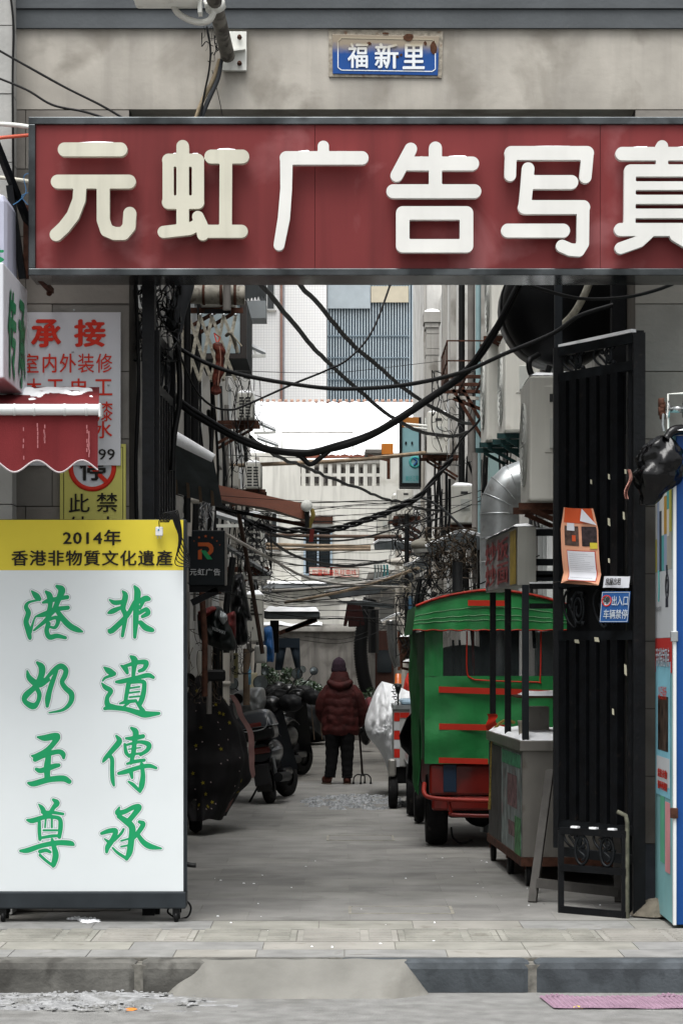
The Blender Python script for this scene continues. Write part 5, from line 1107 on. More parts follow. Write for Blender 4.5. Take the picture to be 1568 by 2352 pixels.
# ================================================================ small sanitation trailer, covered scooter, black seat cover
tr = thing('refuse_trike', 'small grey box trike with red and white reflective strip and amber beacon', 'cargo trike', (X(925, 24.2), 24.2, 0))
qY = 24.0; gx0, gx1 = X(905, qY), X(960, qY)+.35
MB().box(gx0, gx1, qY, qY+1.0, Z(1762, qY), Z(1630, qY)).build('box_body', M('trike_grey', 'a3a3a0', .45, var=.08, streak=.4), tr, bevel=.01)
MB().box(gx0-.01, gx1+.01, qY-.02, qY+1.02, Z(1630, qY)+.002, Z(1620, qY)).build('box_rim', STEEL, tr)
MB().box(gx0+.07, gx1-.05, qY+.05, qY+.9, Z(1619, qY), Z(1608, qY)).build('crate', M('pale_blue_crate', '8fa6b5', .4), tr, bevel=.02)
for k, v in enumerate(range(1637, 1760, 21)): MB().box(gx0-.002, gx0+.055, qY-.006, qY-.001, Z(v+20, qY), Z(v, qY)).build('reflector', M('refl_red', 'b5281c', .4) if k % 2 == 0 else M('refl_white', 'b8babb', .4), tr)
MB().box(gx0+.057, gx0+.19, qY-.006, qY-.001, Z(1649, qY), Z(1637, qY)).build('reflector', M('refl_red'), tr)
MB().tube([P(914, 1625, qY), P(914, 1590, qY)], .009, 8).build('beacon_pole', BLACK, tr); MB().lathe([(.001, .1), (.03, .095), (.033, 0), (.036, -.0)], P(914, 1570, qY), 16).build('beacon', M('amber_lens', 'b5581a', .3, var=.2, spec=.7), tr)
MB().lathe([(.036, -.03), (.036, 0), (.028, -.05), (.01, -.1)], P(914, 1572, qY), 14).build('beacon_base', BLACK, tr)
for x in (gx0-.0, gx1-.05):
    w = MB().lathe([(.1, -.045), (.15, -.045), (.165, -.03), (.168, 0), (.165, .03), (.15, .045), (.1, .045)], (x-.01, qY+.1, .168), 24, 'x').build('wheel', TYR, tr); MB().lathe([(.01, -.03), (.1, -.035), (.1, .035), (.01, .03)], (x-.01, qY+.1, .168), 16, 'x').build('rim', STEEL, w)
MB().box(gx0-.06, gx0+.02, qY-.03, qY+.03, .32, .5).build('tail_lamp', M('lamp_chrome', 'a2a09a', .3, .6), tr, bevel=.02)
MB().box(gx0+.0, gx1-.02, qY+.05, qY+.8, .25, Z(1763, qY)).build('chassis', BLACK, tr, bevel=.02)
# white sheet over a scooter
wc_ = M('white_tarpaulin', 'd8dadc', .8, var=.05, scale=4, bump=.3, bscale=8)
cs = thing('covered_scooter', 'scooter wrapped in a crumpled white tarpaulin with printed letters', 'covered scooter', (X(900, 26), 26, 0))
def cvf(i, j):
    th = 2*math.pi*i; z = 1.22*(1-j)+.08; top = 1-j
    w = .04+.27*math.sin(math.pi*min(1, (j+.04)*.66)); w *= 1-.25*max(0, j-.75)*4*.5
    fold = 1+.20*mn.noise(Vector((math.cos(th)*2.6, math.sin(th)*2.6, j*2.2)))+.07*abs(math.sin(th*7+j*5))*j+.05*mn.noise(Vector((math.cos(th)*9, math.sin(th)*9, j*9)))
    cxx = X(895, 26)-.04+.05*j; x = cxx+math.cos(th)*w*fold*(.95 if math.cos(th) < 0 else 1.25); y = 26.3+math.sin(th)*(.25+.55*j)*fold
    return Vector((x, y, z-.08*max(0, math.cos(th))*(1-j)*4*(.3)))


cpts = crom([Vector((u, v, 0)) for u, v in ((880,1567),(905,1574),(935,1587),(960,1602),(966,1700),(945,1785),(908,1797),(896,1785),(884,1750),(868,1718),(846,1690),(842,1662),(853,1622),(866,1588),(880,1567))], 6)[:-1]
def cvr(i, j):
    n = len(cpts); k = i*n; a = int(k) % n; q_ = cpts[a].lerp(cpts[(a+1) % n], k-int(k)); s = math.sin(j*math.pi/2); u = 900+(q_.x-900)*s*(1.05 if q_.x < 900 else 1); v = 1675+(q_.y-1675)*s
    fold = abs(mn.noise(Vector((u*.055+v*.012, v*.010, 3))))*1.2+.5*mn.noise(Vector((u*.12, v*.05, 1)))+.25*mn.noise(Vector((u*.3, v*.2, 7)))
    return P(u, v, 26.4-.55*math.cos(j*math.pi/2)-.07*fold*min(1, (1-j)*6+.2))
m = MB().grid(cvr, len(cpts), 40); m.grid(lambda i, j: cvr(i, 1)+Vector((0, .7*j, 0)), len(cpts), 2); m.build('cover', wc_, cs, fix=False)
tO = P(896, 1574, 25.7); text('oppo', tO, Vector((.03, 0, -.23)), Vector((.055, 0, .008)), ink, cs, .0)

MB().lathe([(.05, -.03), (.14, -.035), (.15, 0), (.14, .035), (.05, .03)], (X(880, 26)+.12, 25.9, .15), 20, 'x').build('wheel', TYR, cs)
bs = thing('leg_apron', 'black quilted scooter windshield apron hanging beside the green three-wheeler', 'scooter cover', (X(940, 21.8), 21.8, 0))
def bsf(i, j):
    a = [(960,1625),(935,1650),(918,1690),(922,1715),(940,1735),(935,1790),(948,1800)]; k = j*(len(a)-1); n0 = min(int(k), len(a)-2); f = k-n0
    u = a[n0][0]*(1-f)+a[n0+1][0]*f; v = a[n0][1]*(1-f)+a[n0+1][1]*f; return P(u+(968-u)*i, v, 21.8+.12*math.sin(i*3))
MB().grid(bsf, 10, 36).build('apron', M('black_quilt', '0f0e0f', .7, var=.2, bump=.6, bscale=12), bs, fix=False)
MB().tube([bsf(0, k/36) for k in range(37)], .008, 6).build('piping', BLACK, bs)
MB().lathe([(.08, -.04), (.2, -.045), (.22, 0), (.2, .045), (.08, .04)], (X(962, 22), 22.0, .22), 24, 'x').build('wheel', TYR, bs)
# ================================================================ THE WALKER
def skin(nodes, edges, name, mat, parent, sub=2, root=0):
    me = bpy.data.meshes.new(name); base = WL[parent.name]; me.from_pydata([tuple(Vector(n_[0])-base) for n_ in nodes], edges, []); me.update()
    o = bpy.data.objects.new(name, me); link(o); o.modifiers.new('skin', 'SKIN'); me.skin_vertices or 0
    if not me.skin_vertices: o.data.skin_vertices.data if False else None
    sv = me.skin_vertices[0].data if me.skin_vertices else None
    if sv is None:
        bm = bmesh.new(); bm.from_mesh(me); bm.verts.layers.skin.verify(); bm.to_mesh(me); bm.free(); sv = me.skin_vertices[0].data
    for i, n_ in enumerate(nodes): sv[i].radius = (n_[1], n_[2] if len(n_) > 2 else n_[1]); sv[i].use_root = (i == root)
    if sub: m_ = o.modifiers.new('sub', 'SUBSURF'); m_.levels = sub; m_.render_levels = sub
    dg = bpy.context.evaluated_depsgraph_get(); dg.update(); m2 = bpy.data.meshes.new_from_object(o.evaluated_get(dg))
    bpy.data.objects.remove(o); m2.name = name
    for p in m2.polygons: p.use_smooth = True
    m2.materials.clear(); m2.materials.append(mat); o2 = bpy.data.objects.new(name, m2); link(o2); o2.parent = parent; WL[o2.name] = base; return o2
PY = 28.5
def W_(u, z, dy=0): return Vector((X(u, PY), PY+dy, z))
ps = thing('person', 'person seen from behind in dark red padded jacket, black trousers and purple knit hat', 'person', (X(782, PY), PY, 0))
skinm = M('skin', 'a47a66', .6, var=.05); jkt = M('maroon_quilt', '38110f', .75, var=.35, scale=9, bump=.7, bscale=22); trs = M('black_trousers', '08090b', .9, var=.3, bump=.5, bscale=14, spec=.2)
hatm = M('purple_knit', '2f222c', .95, var=.2, scale=60, bump=.8, bscale=120); shm = M('brown_shoe', '3f1d13', .75, var=.2, scale=14)
# one continuous body (mostly under the clothes), hands with fingers
B_ = [(W_(782,.72),.11,.09), (W_(782,.95,.01),.12,.09), (W_(781,1.14,.02),.10,.08), (W_(779,1.22,.03),.05), (W_(778,1.30,.05),.075,.08), (W_(778,1.42,.05),.07,.08),
      (W_(755,1.12,.02),.05), (W_(740,.92,.03),.04), (W_(746,.74,.10),.032), (W_(809,1.12,.02),.05), (W_(829,.92,.03),.04), (W_(824,.72,.10),.03), (W_(823,.67,.13),.032,.02),
      (W_(764,.62),.075), (W_(761,.36,.01),.055), (W_(758,.10),.04), (W_(756,.04,.03),.035), (W_(796,.62),.075), (W_(797,.36,.01),.055), (W_(797,.10),.04), (W_(797,.04,.03),.035)]
E_ = [(0,1),(1,2),(2,3),(3,4),(4,5),(2,6),(6,7),(7,8),(2,9),(9,10),(10,11),(11,12),(0,13),(13,14),(14,15),(15,16),(0,17),(17,18),(18,19),(19,20)]
fb_ = len(B_)
for k in range(4):
    b0 = len(B_); yy = .13+.016*k; B_ += [(W_(825,.655,yy),.0085), (W_(821,.645,yy+.004),.0085), (W_(818.5,.662,yy),.008)]; E_ += [(12, b0), (b0, b0+1), (b0+1, b0+2)]
b0 = len(B_); B_ += [(W_(820,.685,.12),.009), (W_(818.5,.67,.135),.009)]; E_ += [(12, b0), (b0, b0+1)]
skin(B_, E_, 'body', skinm, ps, 2)
# face: nose, ears and mouth on the far side of the head
m = MB(); m.sph(W_(778,1.33,.135), (.012,.02,.02), 8, 6); m.sph(W_(764,1.33,.06), (.012,.02,.03), 8, 6); m.sph(W_(792,1.33,.06), (.012,.02,.03), 8, 6); m.build('face_features', skinm, ps)
m = MB(); m.sph(W_(773,1.35,.128), .009, 8, 6); m.sph(W_(783,1.35,.128), .009, 8, 6); m.build('eyes', M('eye_dark', '1c1a1a', .3), ps)
# jacket: closed quilted shell with sleeves
def jk(i, j):
    th = 2*math.pi*i; z = 1.225-(1.225-.585)*j; v = HZ-(z-CH)*F/PY
    ctr = [(0, 779, .07, .06), (.06, 780, .135, .09), (.13, 780, .18, .115), (.25, 781, .205, .13), (.45, 782, .212, .14), (.7, 782, .218, .148), (.92, 781, .222, .145), (1, 781, .205, .13)]
    for (a, b) in zip(ctr, ctr[1:]):
        if j <= b[0]: break
    f = (j-a[0])/(b[0]-a[0]); cu_, w, dp = [a[q_]+(b[q_]-a[q_])*f for q_ in (1, 2, 3)]
    puff = .007*abs(math.sin(math.pi*(j*6.0+.35*mn.noise(Vector((math.cos(th)*2, math.sin(th)*2, z*3))))))+.018*mn.noise(Vector((math.cos(th)*2.5, math.sin(th)*2.5, z*5)))+.008*mn.noise(Vector((math.cos(th)*9, math.sin(th)*9, z*14)))
    return Vector((X(cu_, PY)+math.cos(th)*(w+puff), PY+.02+math.sin(th)*(dp+puff), z+.010*math.sin(th*5)*(j > .95)))
mj = MB().grid(jk, 56, 70); mj.grid(lambda i, j: Vector((X(781, PY)+(jk(i, 1).x-X(781, PY))*(1-j), PY+.02+(jk(i, 1).y-PY-.02)*(1-j), .59)), 30, 2)
mj.build('jacket', jkt, ps, fix=False)
for sgn, pts in ((-1, [(760,1.135,.02,.072), (746,1.03,.01,.078), (738,.92,.02,.072), (738,.84,.05,.066), (744,.76,.11,.055), (750,.72,.15,.05)]), (1, [(804,1.135,.02,.072), (819,1.03,.01,.078), (828,.92,.02,.072), (831,.83,.03,.066), (828,.745,.07,.056), (825,.70,.10,.046)])):
    pp = [Vector((u, z, dy)) for u, z, dy, r in pts]; pr = [r for *_, r in pts]; c_ = crom(pp, 5); rr_ = []
    for k in range(len(c_)): f = k/5; a = min(int(f), len(pr)-2); rr_.append((pr[a]+(pr[a+1]-pr[a])*(f-a))*(1+.07*abs(math.sin(k*.95))))
    MB().tube([W_(p.x, p.y, p.z) for p in c_], rr_, 18).build('sleeve', jkt, ps)
# hood lying on the back
def hood(i, j):
    th = 2*math.pi*i; r = .145-.06*j; z = 1.165+.165*j**.8; 
    return Vector((X(780, PY)+math.cos(th)*r*(1.02+.06*mn.noise(Vector((math.cos(th)*2, math.sin(th)*2, j*3)))), PY-.005+math.sin(th)*(r*.72)+.01, z+.012*mn.noise(Vector((math.cos(th)*4, math.sin(th)*4, j*5)))))
mh = MB().grid(hood, 36, 12); mh.tube([W_(755,1.21,-.02), W_(764,1.175,-.07), W_(780,1.155,-.09), W_(796,1.175,-.07), W_(806,1.21,-.02)], [.035, .045, .05, .045, .035], 12); mh.build('hood', jkt, ps, fix=False)
def hat(i, j):
    th = 2*math.pi*i; pr = [(0,.082),(.15,.085),(.5,.082),(.75,.066),(.92,.035),(1,.001)]
    for a, b in zip(pr, pr[1:]):
        if j <= b[0]: break
    r = a[1]+(b[1]-a[1])*(j-a[0])/(b[0]-a[0]); return Vector((X(778, PY)+math.cos(th)*r*(1+.015*math.sin(th*24)), PY+.05+math.sin(th)*r*1.1, 1.33+.175*j))
m = MB().grid(hat, 48, 20); m.lathe([(.086, 0), (.092, .01), (.092, .04), (.086, .05)], W_(778,1.325,.05), 30); m.build('knit_hat', hatm, ps, fix=False)
def leg(pts, nm):
    pp = [Vector((u, z, dy)) for u, z, dy, r in pts]; pr = [r for *_, r in pts]; c_ = crom(pp, 6); rr_ = []
    for k in range(len(c_)): f = k/6; a = min(int(f), len(pr)-2); rr_.append((pr[a]+(pr[a+1]-pr[a])*(f-a))*(1+.05*math.sin(k*1.9+c_[0].x)))
    return MB().tube([W_(p.x, p.y, p.z) for p in c_], rr_, 18)
m = leg([(767,.72,.0,.10), (765,.60,.0,.098), (763,.42,.01,.082), (761,.25,.0,.070), (758,.13,.0,.066), (757,.085,.0,.066)], ''); k_ = leg([(796,.72,.0,.10), (796,.60,.0,.098), (797,.42,.0,.082), (797,.25,.0,.068), (797,.13,.0,.064), (797,.075,.0,.064)], '')
m.add(k_.v, k_.f, True); m.sph(W_(782,.70), (.17, .12, .12), 16, 10); o = m.build('trousers', trs, ps, fix=False)
for (u, rz_, ) in ((752, .35), (797, 0)):
    c = W_(u, .0, .02)
    def sh(i, j, c=c, rz_=rz_):
        th = 2*math.pi*i; ph = math.pi*j; x = math.cos(th)*math.sin(ph)*.048; y = math.sin(th)*math.sin(ph)*.12+.03; z = .05+.055*math.cos(ph); z = max(.014, z)
        return c+Vector((x*math.cos(rz_)-y*math.sin(rz_), x*math.sin(rz_)+y*math.cos(rz_), z))
    s_ = MB().grid(sh, 22, 14).build('shoe', shm, ps, fix=False)
    MB().grid(lambda i, j: (lambda p: Vector((p.x, p.y, .001+.016*j)))(sh(i, .5)), 22, 1).build('sole', M('shoe_sole', '5e554b', .8), s_, fix=False)
cn = thing('walking_stick', 'black four footed walking stick held in the right hand of the walker', 'walking stick', W_(832, 0, .1))
m = MB().tube([W_(818,.675,.20), W_(821,.685,.16), W_(823,.68,.12), W_(825,.62,.11), W_(829,.35,.1), W_(832,.115,.1)], [.014, .015, .015, .0125, .0125, .014], 10); m.build('shaft', M('bronze_tube', '1c1613', .4, .3), cn)
for dx, dy in ((-.105, -.05), (.10, -.03), (-.02, -.085), (.03, .09)):
    b = W_(832, .10, .1); m = MB().tube(crom([b, b+Vector((dx*.55, dy*.55, .012)), b+Vector((dx*.95, dy*.95, -.025)), b+Vector((dx, dy, -.085))], 4), .008, 8); m.lathe([(.016, 0), (.012, .02), (.008, .03)], b+Vector((dx, dy, -.10)), 10); m.build('foot', BLACK, cn)
# ================================================================ SCOOTERS
grs = M('grey_scooter_plastic', '33363a', .3, .1, var=.1, coat=.4); bks = M('black_scooter_plastic', '0c0d0e', .35, var=.15, coat=.3)
lens = M('red_lens', '5a1c15', .2, var=.1, spec=.8); muff = M('black_padded_cloth', '0c0d0f', .55, var=.2, bump=.5, bscale=20); mirr = M('mirror_glass', '8d9698', .06, .9, var=0)
def scooter(label, loc, rz, case=True, plate=None, shell=grs, muffs=True, mirror=True):
    t = thing('scooter', label, 'scooter', loc, None, rz); K = dict(local=True)
    for y, nm, st_ in ((0, 'rear_wheel', 0), (1.22, 'front_wheel', -.35)):
        ax = (math.cos(st_), math.sin(st_), 0); w = MB().lathe([(.12,-.045),(.20,-.05),(.228,-.03),(.232,0),(.228,.03),(.20,.05),(.12,.045)], (0, y, .232), 26, ax=ax).build(nm, TYR, t, **K)
        MB().lathe([(.01,-.04),(.12,-.03),(.12,.03),(.01,.04)], (0, y, .232), 16, ax=ax).build('rim', DARKM, w, **K)
    def bod(i, j):
        th = 2*math.pi*i; y = -.18+.85*j; w = .15*math.sin(math.pi*min(1, .22+j*.7))+.03; h = .62+.06*math.sin(j*3); lo_ = .34+.1*(1-j)
        return Vector((math.cos(th)*w, y, (h+lo_)/2+math.sin(th)*(h-lo_)/2))
    m = MB().grid(bod, 24, 14); m.grid(lambda i, j: Vector((math.cos(2*math.pi*i)*.12*(1-j), -.18, .53+math.sin(2*math.pi*i)*.09*(1-j))), 24, 2); m.build('rear_body', shell, t, fix=False, **K)
    MB().box(-.13, .13, .5, 1.0, .24, .32).build('footboard', bks, t, bevel=.02, **K)
    MB().grid(lambda i, j: Vector(((i-.5)*.36*(1-.3*j), 1.05+.06*math.cos((i-.5)*3)-.12*j+0, .28+.72*j)), 12, 10).build('front_shield', shell, t, fix=False, **K)
    MB().sph((0, 1.0, 1.0), (.13, .1, .1), 16, 10).build('handlebar_cowl', bks, t, **K); MB().tube(crom([(-.34, .88, 1.02), (-.15, .96, 1.04), (0, 1.0, 1.03), (.15, .96, 1.04), (.34, .88, 1.02)], 4), .014, 8).build('handlebar', BLACK, t, **K)
    MB().grid(lambda i, j: Vector((math.cos(math.pi*i)*.125, -.12+.72*j, .66+.05*math.sin(math.pi*i)+.06*math.sin(j*3.3))), 14, 14).build('seat', bks, t, fix=False, **K)
    def fen(i, j): a = rad(-20+120*j); return Vector(((i-.5)*.16, 0-.27*math.cos(a)*.95, .232+.27*math.sin(a)))
    MB().grid(fen, 4, 12).build('mudguard', bks, t, fix=False, **K); MB().box(-.085, .085, -.30, -.28, .20, .42).build('mud_flap', M('matt_black', '1c1c1d', .8), t, bevel=.01, **K)
    MB().box(-.11, .11, -.235, -.19, .52, .59).build('tail_light', lens, t, bevel=.015, **K)
    MB().tube([(.15, -.22, .26), (.16, .35, .24)], .05, 14).build('exhaust', DARKM, t, **K)
    MB().tube([(-.1, .25, .24), (-.26, .12, .015)], .012, 8).build('side_stand', BLACK, t, **K)
    m = MB()
    for s in (-1, 1): m.tube([(s*.13, -.05, .35), (s*.13, -.22, .62)], .018, 8)
    for s in (-1, 1): MB().tube([(s*.09, .02, .25), (s*.11, -.12, .60)], .022, 8).build('shock', STEEL, t, **K)
    if muffs:
        for s in (-1, 1):
            def mf_(i, j, s=s): th = 2*math.pi*i; r = .095*math.sin(math.pi*min(1, .2+j*.72))**.6*(1+.2*mn.noise(Vector((math.cos(th)*3, math.sin(th)*3, j*4+s)))); return Vector((s*(.12+.24*j), .94-.05*j+math.cos(th)*r*1.15, 1.0-.02*j+math.sin(th)*r))
            MB().grid(mf_, 18, 14).build('hand_muff', muff, t, fix=False, **K)
    if mirror:
        for s in (-1, 1):
            k = MB().tube(crom([(s*.16, .95, 1.05), (s*.25, .92, 1.14), (s*.33, .90, 1.24)], 4), .007, 6).build('mirror_stem', BLACK, t, **K)
            m = MB().lathe([(.001, -.02), (.055, -.015), (.062, 0), (.058, .006)], (s*.35, .90, 1.29), 20, ax=(0, -1, 0)); m.build('mirror_shell', BLACK, k, **K); MB().lathe([(.001, .0065), (.055, .006)], (s*.35, .9, 1.29), 20, ax=(0, -1, 0)).build('mirror_glass', mirr, k, **K)
    if case:
        q_ = MB().box(-.2, .2, -.36, .0, .66, .80).build('top_case', bks, t, bevel=.04, **K)
        def lid(i, j): 
            a = (i-.5)*2; b = (j-.5)*2; k = max(0, (1-abs(a)**4))*max(0, (1-abs(b)**4)); return Vector((a*.205*(1-.1*k*0), -.18+b*.19, .80+.17*k**.45*(1+.12*b)))
        MB().grid(lid, 24, 20).build('case_lid', grs, q_, fix=False, **K); MB().box(-.085, .085, -.372, -.355, .80, .845).build('case_lens', lens, q_, bevel=.012, **K)
        MB().tube(crom([(-.16, -.365, .93), (-.13, -.38, .79), (0, -.385, .765), (.13, -.38, .79), (.16, -.365, .93)], 4), .006, 6).build('case_trim', STEEL, q_, **K); MB().box(-.205, .205, -.365, .005, .795, .806).build('case_seam', STEEL, q_, bevel=.002, **K)
    if plate:
        o = MB().box(-.12, .12, -.262, -.255, .34, .50).build('number_plate', M('plate_grey', '85878a', .6, var=.15, scale=20), t, **K)
        WL[o.name] = Vector((0, 0, 0))
        for k, (s_, z) in enumerate(plate): text(s_, (-.10, -.262, z), Vector((.2, 0, 0)), Vector((0, 0, .042)), M('plate_ink', 'c8c8c8', .6), o, .01, off=.002)
    return t
scooter('grey scooter with big top case and brake lens, parked tail first on the left', (X(622, 24.9), 24.9, 0), rad(-7)).rotation_euler[1] = rad(-9)
scooter('distant scooter with a lettered dealer plate beyond the grey scooter', (X(672, 34), 34, 0), rad(4), case=False, plate=(('铃木之星', .445), ('常青公园店', .385)), shell=bks)
MB
sB = thing('scooter_rack', 'chrome luggage rack and dark box on the tail of the distant scooter', 'luggage rack', (X(672, 34), 33.9, .66))
MB().box(X(656, 33.9), X(690, 33.9), 33.8, 34.0, .70, .78).build('box', bks, sB, bevel=.02); MB().tube([P(652, 1650, 33.8), P(650, 1640, 33.9), P(694, 1640, 33.9), P(692, 1655, 33.8)], .01, 8).build('rack', STEEL, sB)
# quilted star cover over a scooter, near left
qm = M('black_quilted_cover', '0b090b', .8, var=.2, scale=12, bump=.9, bscale=11); lin = M('pink_lining', '8f6f6b', .8, var=.12, scale=9, bump=.4, bscale=14)
qc = thing('quilted_cover', 'scooter under a black quilted cover with yellow stars, nearest on the left', 'scooter cover', (-1.1, 21, 0))
def qf(i, j):
    th = math.pi*(i*1.25-.2); z = 1.36*(1-j)+.13*j; e = [(0,.03),(.06,.14),(.25,.24),(.5,.34),(.72,.36),(.86,.26),(1,.16)]
    for a, b in zip(e, e[1:]):
        if j <= b[0]: break
    f_ = (j-a[0])/(b[0]-a[0]); w = a[1]+(b[1]-a[1])*(f_*f_*(3-2*f_)*.5+f_*.5); fold = 1+.14*mn.noise(Vector((math.cos(th)*3, math.sin(th)*2, j*4)))+.03*math.sin(i*26+j*16)*math.sin(i*26-j*16)
    return Vector((-1.22+math.sin(th)*w*1.12*fold+.03*j, 20.75-math.cos(th)*(.25+.45*j)*fold+.35, z+.03*mn.noise(Vector((i*6, j*5, 1)))))
MB().grid(qf, 60, 60).build('cover', qm, qc, fix=False)
stm = M('star_yellow', '6f6519', .9, var=.1); stp = M('star_pale', '9b8b8a', .7); sr = random.Random(5)
def star(c, N, r, mat):
    N = N.normalized(); A = N.orthogonal().normalized(); B2 = N.cross(A); poly = [((r if k % 2 == 0 else r*.42)*math.cos(k*math.pi/5+.4), (r if k % 2 == 0 else r*.42)*math.sin(k*math.pi/5+.4)) for k in range(10)]
    MB().prism(poly, c+N*.004, A, B2, N, .002).build('star_print', mat, qc)
for k in range(62):
    i, j = sr.uniform(.12, .62), sr.uniform(.06, .97); a = qf(i, j); N = (qf(i+.01, j)-a).cross(qf(i, j+.01)-a)
    if N.y > 0: N = -N
    y_ = k % 3 == 0; star(a, N, .020 if y_ else .008, stm if y_ else stp)
MB().grid(lambda i, j: (lambda a: a+Vector((.02+.05*i, .15, 0)))(qf(.66, .15+.6*j)), 4, 24).build('lining', lin, qc, fix=False)
MB().grid(lambda i, j: P(508+28*i+6*j, 1635+70*j+26*i, 21.5+.1*math.sin(i*4)), 10, 12).build('lining', lin, qc, fix=False)
MB().grid(lambda i, j: P(511+26*i-8*j*i, 1846-14*i+20*j+6*math.sin(i*3), 20.9), 6, 5).build('lining', lin, qc, fix=False)
MB().lathe([(.1,-.04),(.19,-.05),(.22,0),(.19,.05),(.1,.04)], (-1.25, 20.75, .22), 24, 'x').build('wheel', TYR, qc)
def mirror(nm, u, v, Y, r, label, flat=None):
    t = thing('scooter_mirror', label, 'mirror', P(u, v, Y)); c = P(u, v, Y)
    if flat: MB().box(c.x-flat[0], c.x+flat[0], c.y, c.y+.04, c.z-flat[1], c.z+flat[1]).build('shell', BLACK, t, bevel=.018)
    else: MB().lathe([(.001, -.02), (r*.9, -.012), (r, 0), (r*.9, .012)], c, 22, ax=(.15, -1, .1)).build('shell', BLACK, t); 
    return t, c
t, c = mirror('a', 493, 1552, 19.8, .04, 'rounded rectangular black mirror sticking up above the quilted cover', (.088, .048)); MB().tube(crom([c+Vector((-.05,.02,-.04)), P(462, 1590, 19.9), P(445, 1605, 20)], 4), .008, 8).build('stem', BLACK, t)
t, c = mirror('b', 433, 1562, 20.4, .06, 'dark round mirror against the edge of the white light box'); MB().tube([c, P(440, 1605, 20.4)], .007, 8).build('stem', BLACK, t)
t, c = mirror('c', 545, 1606, 22.6, .055, 'round black scooter mirror in front of the silver cover'); MB().tube(crom([c, P(525, 1618, 22.6), P(505, 1638, 22.6)], 4), .007, 8).build('stem', BLACK, t); MB().lathe([(.03, 0), (.034, .006), (.034, .0), (.03, -.004)], P(530, 1612, 22.6), 18, ax=(0, -1, 0)).build('ring', STEEL, t)
t, c = mirror('d', 598, 1569, 27, .085, 'oval grey scooter mirror in front of the green shrub'); MB().lathe([(.001, 0), (.078, .001)], c+Vector((.004, -.014, 0)), 22, ax=(.15, -1, .1)).build('glass', mirr, t); MB().tube([c, P(615, 1592, 27)], .008, 8).build('stem', BLACK, t)
t = thing('handlebar_grip', 'black handlebar grip poking out from the quilted cover', 'handlebar', P(490, 1600, 20.6)); MB().tube([P(462, 1606, 20.6), P(508, 1594, 20.6)], .02, 12).build('grip', BLACK, t)
# silver covers, black heap
slv = M('silver_tarpaulin', '8b8d8d', .35, .5, var=.25, scale=9, bump=1., bscale=9)
def lump(name, label, cat, uv, Y, mat, seed=0, depth=.4, amp=.16, closed=True):
    """draped sheet whose outline passes through the points uv"""
    pts = crom([Vector((u, v, 0)) for u, v in uv]+[Vector((*uv[0], 0))], 6)[:-1]; n = len(pts); cu_ = sum(p.x for p in pts)/n; cv = sum(p.y for p in pts)/n
    def f(i, j):
        k = i*n; a = int(k) % n; b = (a+1) % n; q_ = pts[a].lerp(pts[b], k-int(k)); s = math.sin(j*math.pi/2); u = cu_+(q_.x-cu_)*s; v = cv+(q_.y-cv)*s
        return P(u, v, Y-depth*math.cos(j*math.pi/2)*(1+amp*2*mn.noise(Vector((u*.045+seed, v*.045, 1))))+.06*mn.noise(Vector((u*.09, v*.05, seed)))+.04)
    t = thing(name, label, cat, P(cu_, max(p.y for p in pts), Y)); m = MB().grid(f, n, 16); m.build('sheet', mat, t, fix=False)
    m = MB().grid(lambda i, j: f(i, 1)+Vector((0, depth*.8*j, 0)), n, 2); m.build('back_sheet', mat, t, fix=False); return t
lump('silver_cover', 'crumpled silver tarpaulin over a scooter, wider lower one', 'scooter cover', [(524,1612),(545,1588),(598,1580),(608,1600),(606,1625),(585,1655),(550,1660)], 25.5, slv, 2)
lump('silver_cover', 'small silver tarpaulin hood above the wide silver one', 'scooter cover', [(510,1560),(528,1550),(545,1553),(548,1585),(556,1598),(522,1592)], 26.5, slv, 5, .15)
lump('silver_cover', 'small dark silver peak of a cover beside the downpipe', 'scooter cover', [(484,1596),(492,1582),(510,1592),(514,1604),(486,1606)], 24.5, slv, 8, .1)
lump('black_heap', 'heap of things under a black tarpaulin left of the walker', 'covered heap', [(655,1625),(668,1598),(690,1610),(735,1625),(746,1690),(740,1704),(660,1704),(650,1660)], 41, M('black_tarp', '0b0d0f', .5, var=.3, scale=4, bump=.7, bscale=7), 3, .7)
lump('floral_bundle', 'dark red bundle beside the white covered scooter', 'bundle', [(836,1612),(846,1602),(858,1610),(856,1650),(842,1648)], 31, M('maroon_print', '5b2a2e', .8, var=.5, scale=20), 4, .15)
lump('black_bin_bag', 'black bags against the end wall right of the walker', 'bag', [(818,1660),(835,1650),(850,1664),(852,1700),(838,1712),(822,1690)], 38, bgm, 6, .2)
# ================================================================ SHRUB
def shrub(label, uv, Y, n, seed, snow=.12):
    t = thing('shrub', label, 'shrub', P(sum(a[0] for a in uv)/len(uv), 1695, Y)); rr = random.Random(seed); A = MB(); B2 = MB()
    for k in range(n):
        u, v, r = uv[rr.randrange(len(uv))]; a = rr.uniform(0, 6.28); q_ = math.sqrt(rr.random())*r; p = P(u+q_*math.cos(a), v+q_*math.sin(a)*.8, Y+rr.uniform(-.25, .25))
        d = Vector((rr.uniform(-1,1), rr.uniform(-1,.4), rr.uniform(-.6,1))).normalized(); s = d.orthogonal().normalized()*.018; L = .05*rr.uniform(.7, 1.3)
        w = B2 if rr.random() < snow else A; w.add([p, p+d*L*.5+s, p+d*L, p+d*L*.5-s], [(0,1,2,3)])
    o = A.build('leaves', M('shrub_leaf', '2c3f27', .5, var=.5, scale=20), t, fix=False); o['kind'] = 'stuff'
    o = B2.build('snowy_leaves', M('leaf_snow', '8f9a92', .8), t, fix=False); o['kind'] = 'stuff'
    for u, v, r in uv[:6]:
        MB().tube(crom([P(u+10, 1700, Y), P(u+4, (v+1700)/2, Y), P(u, v, Y)], 3), .007, 5).build('stem', WOOD, t)
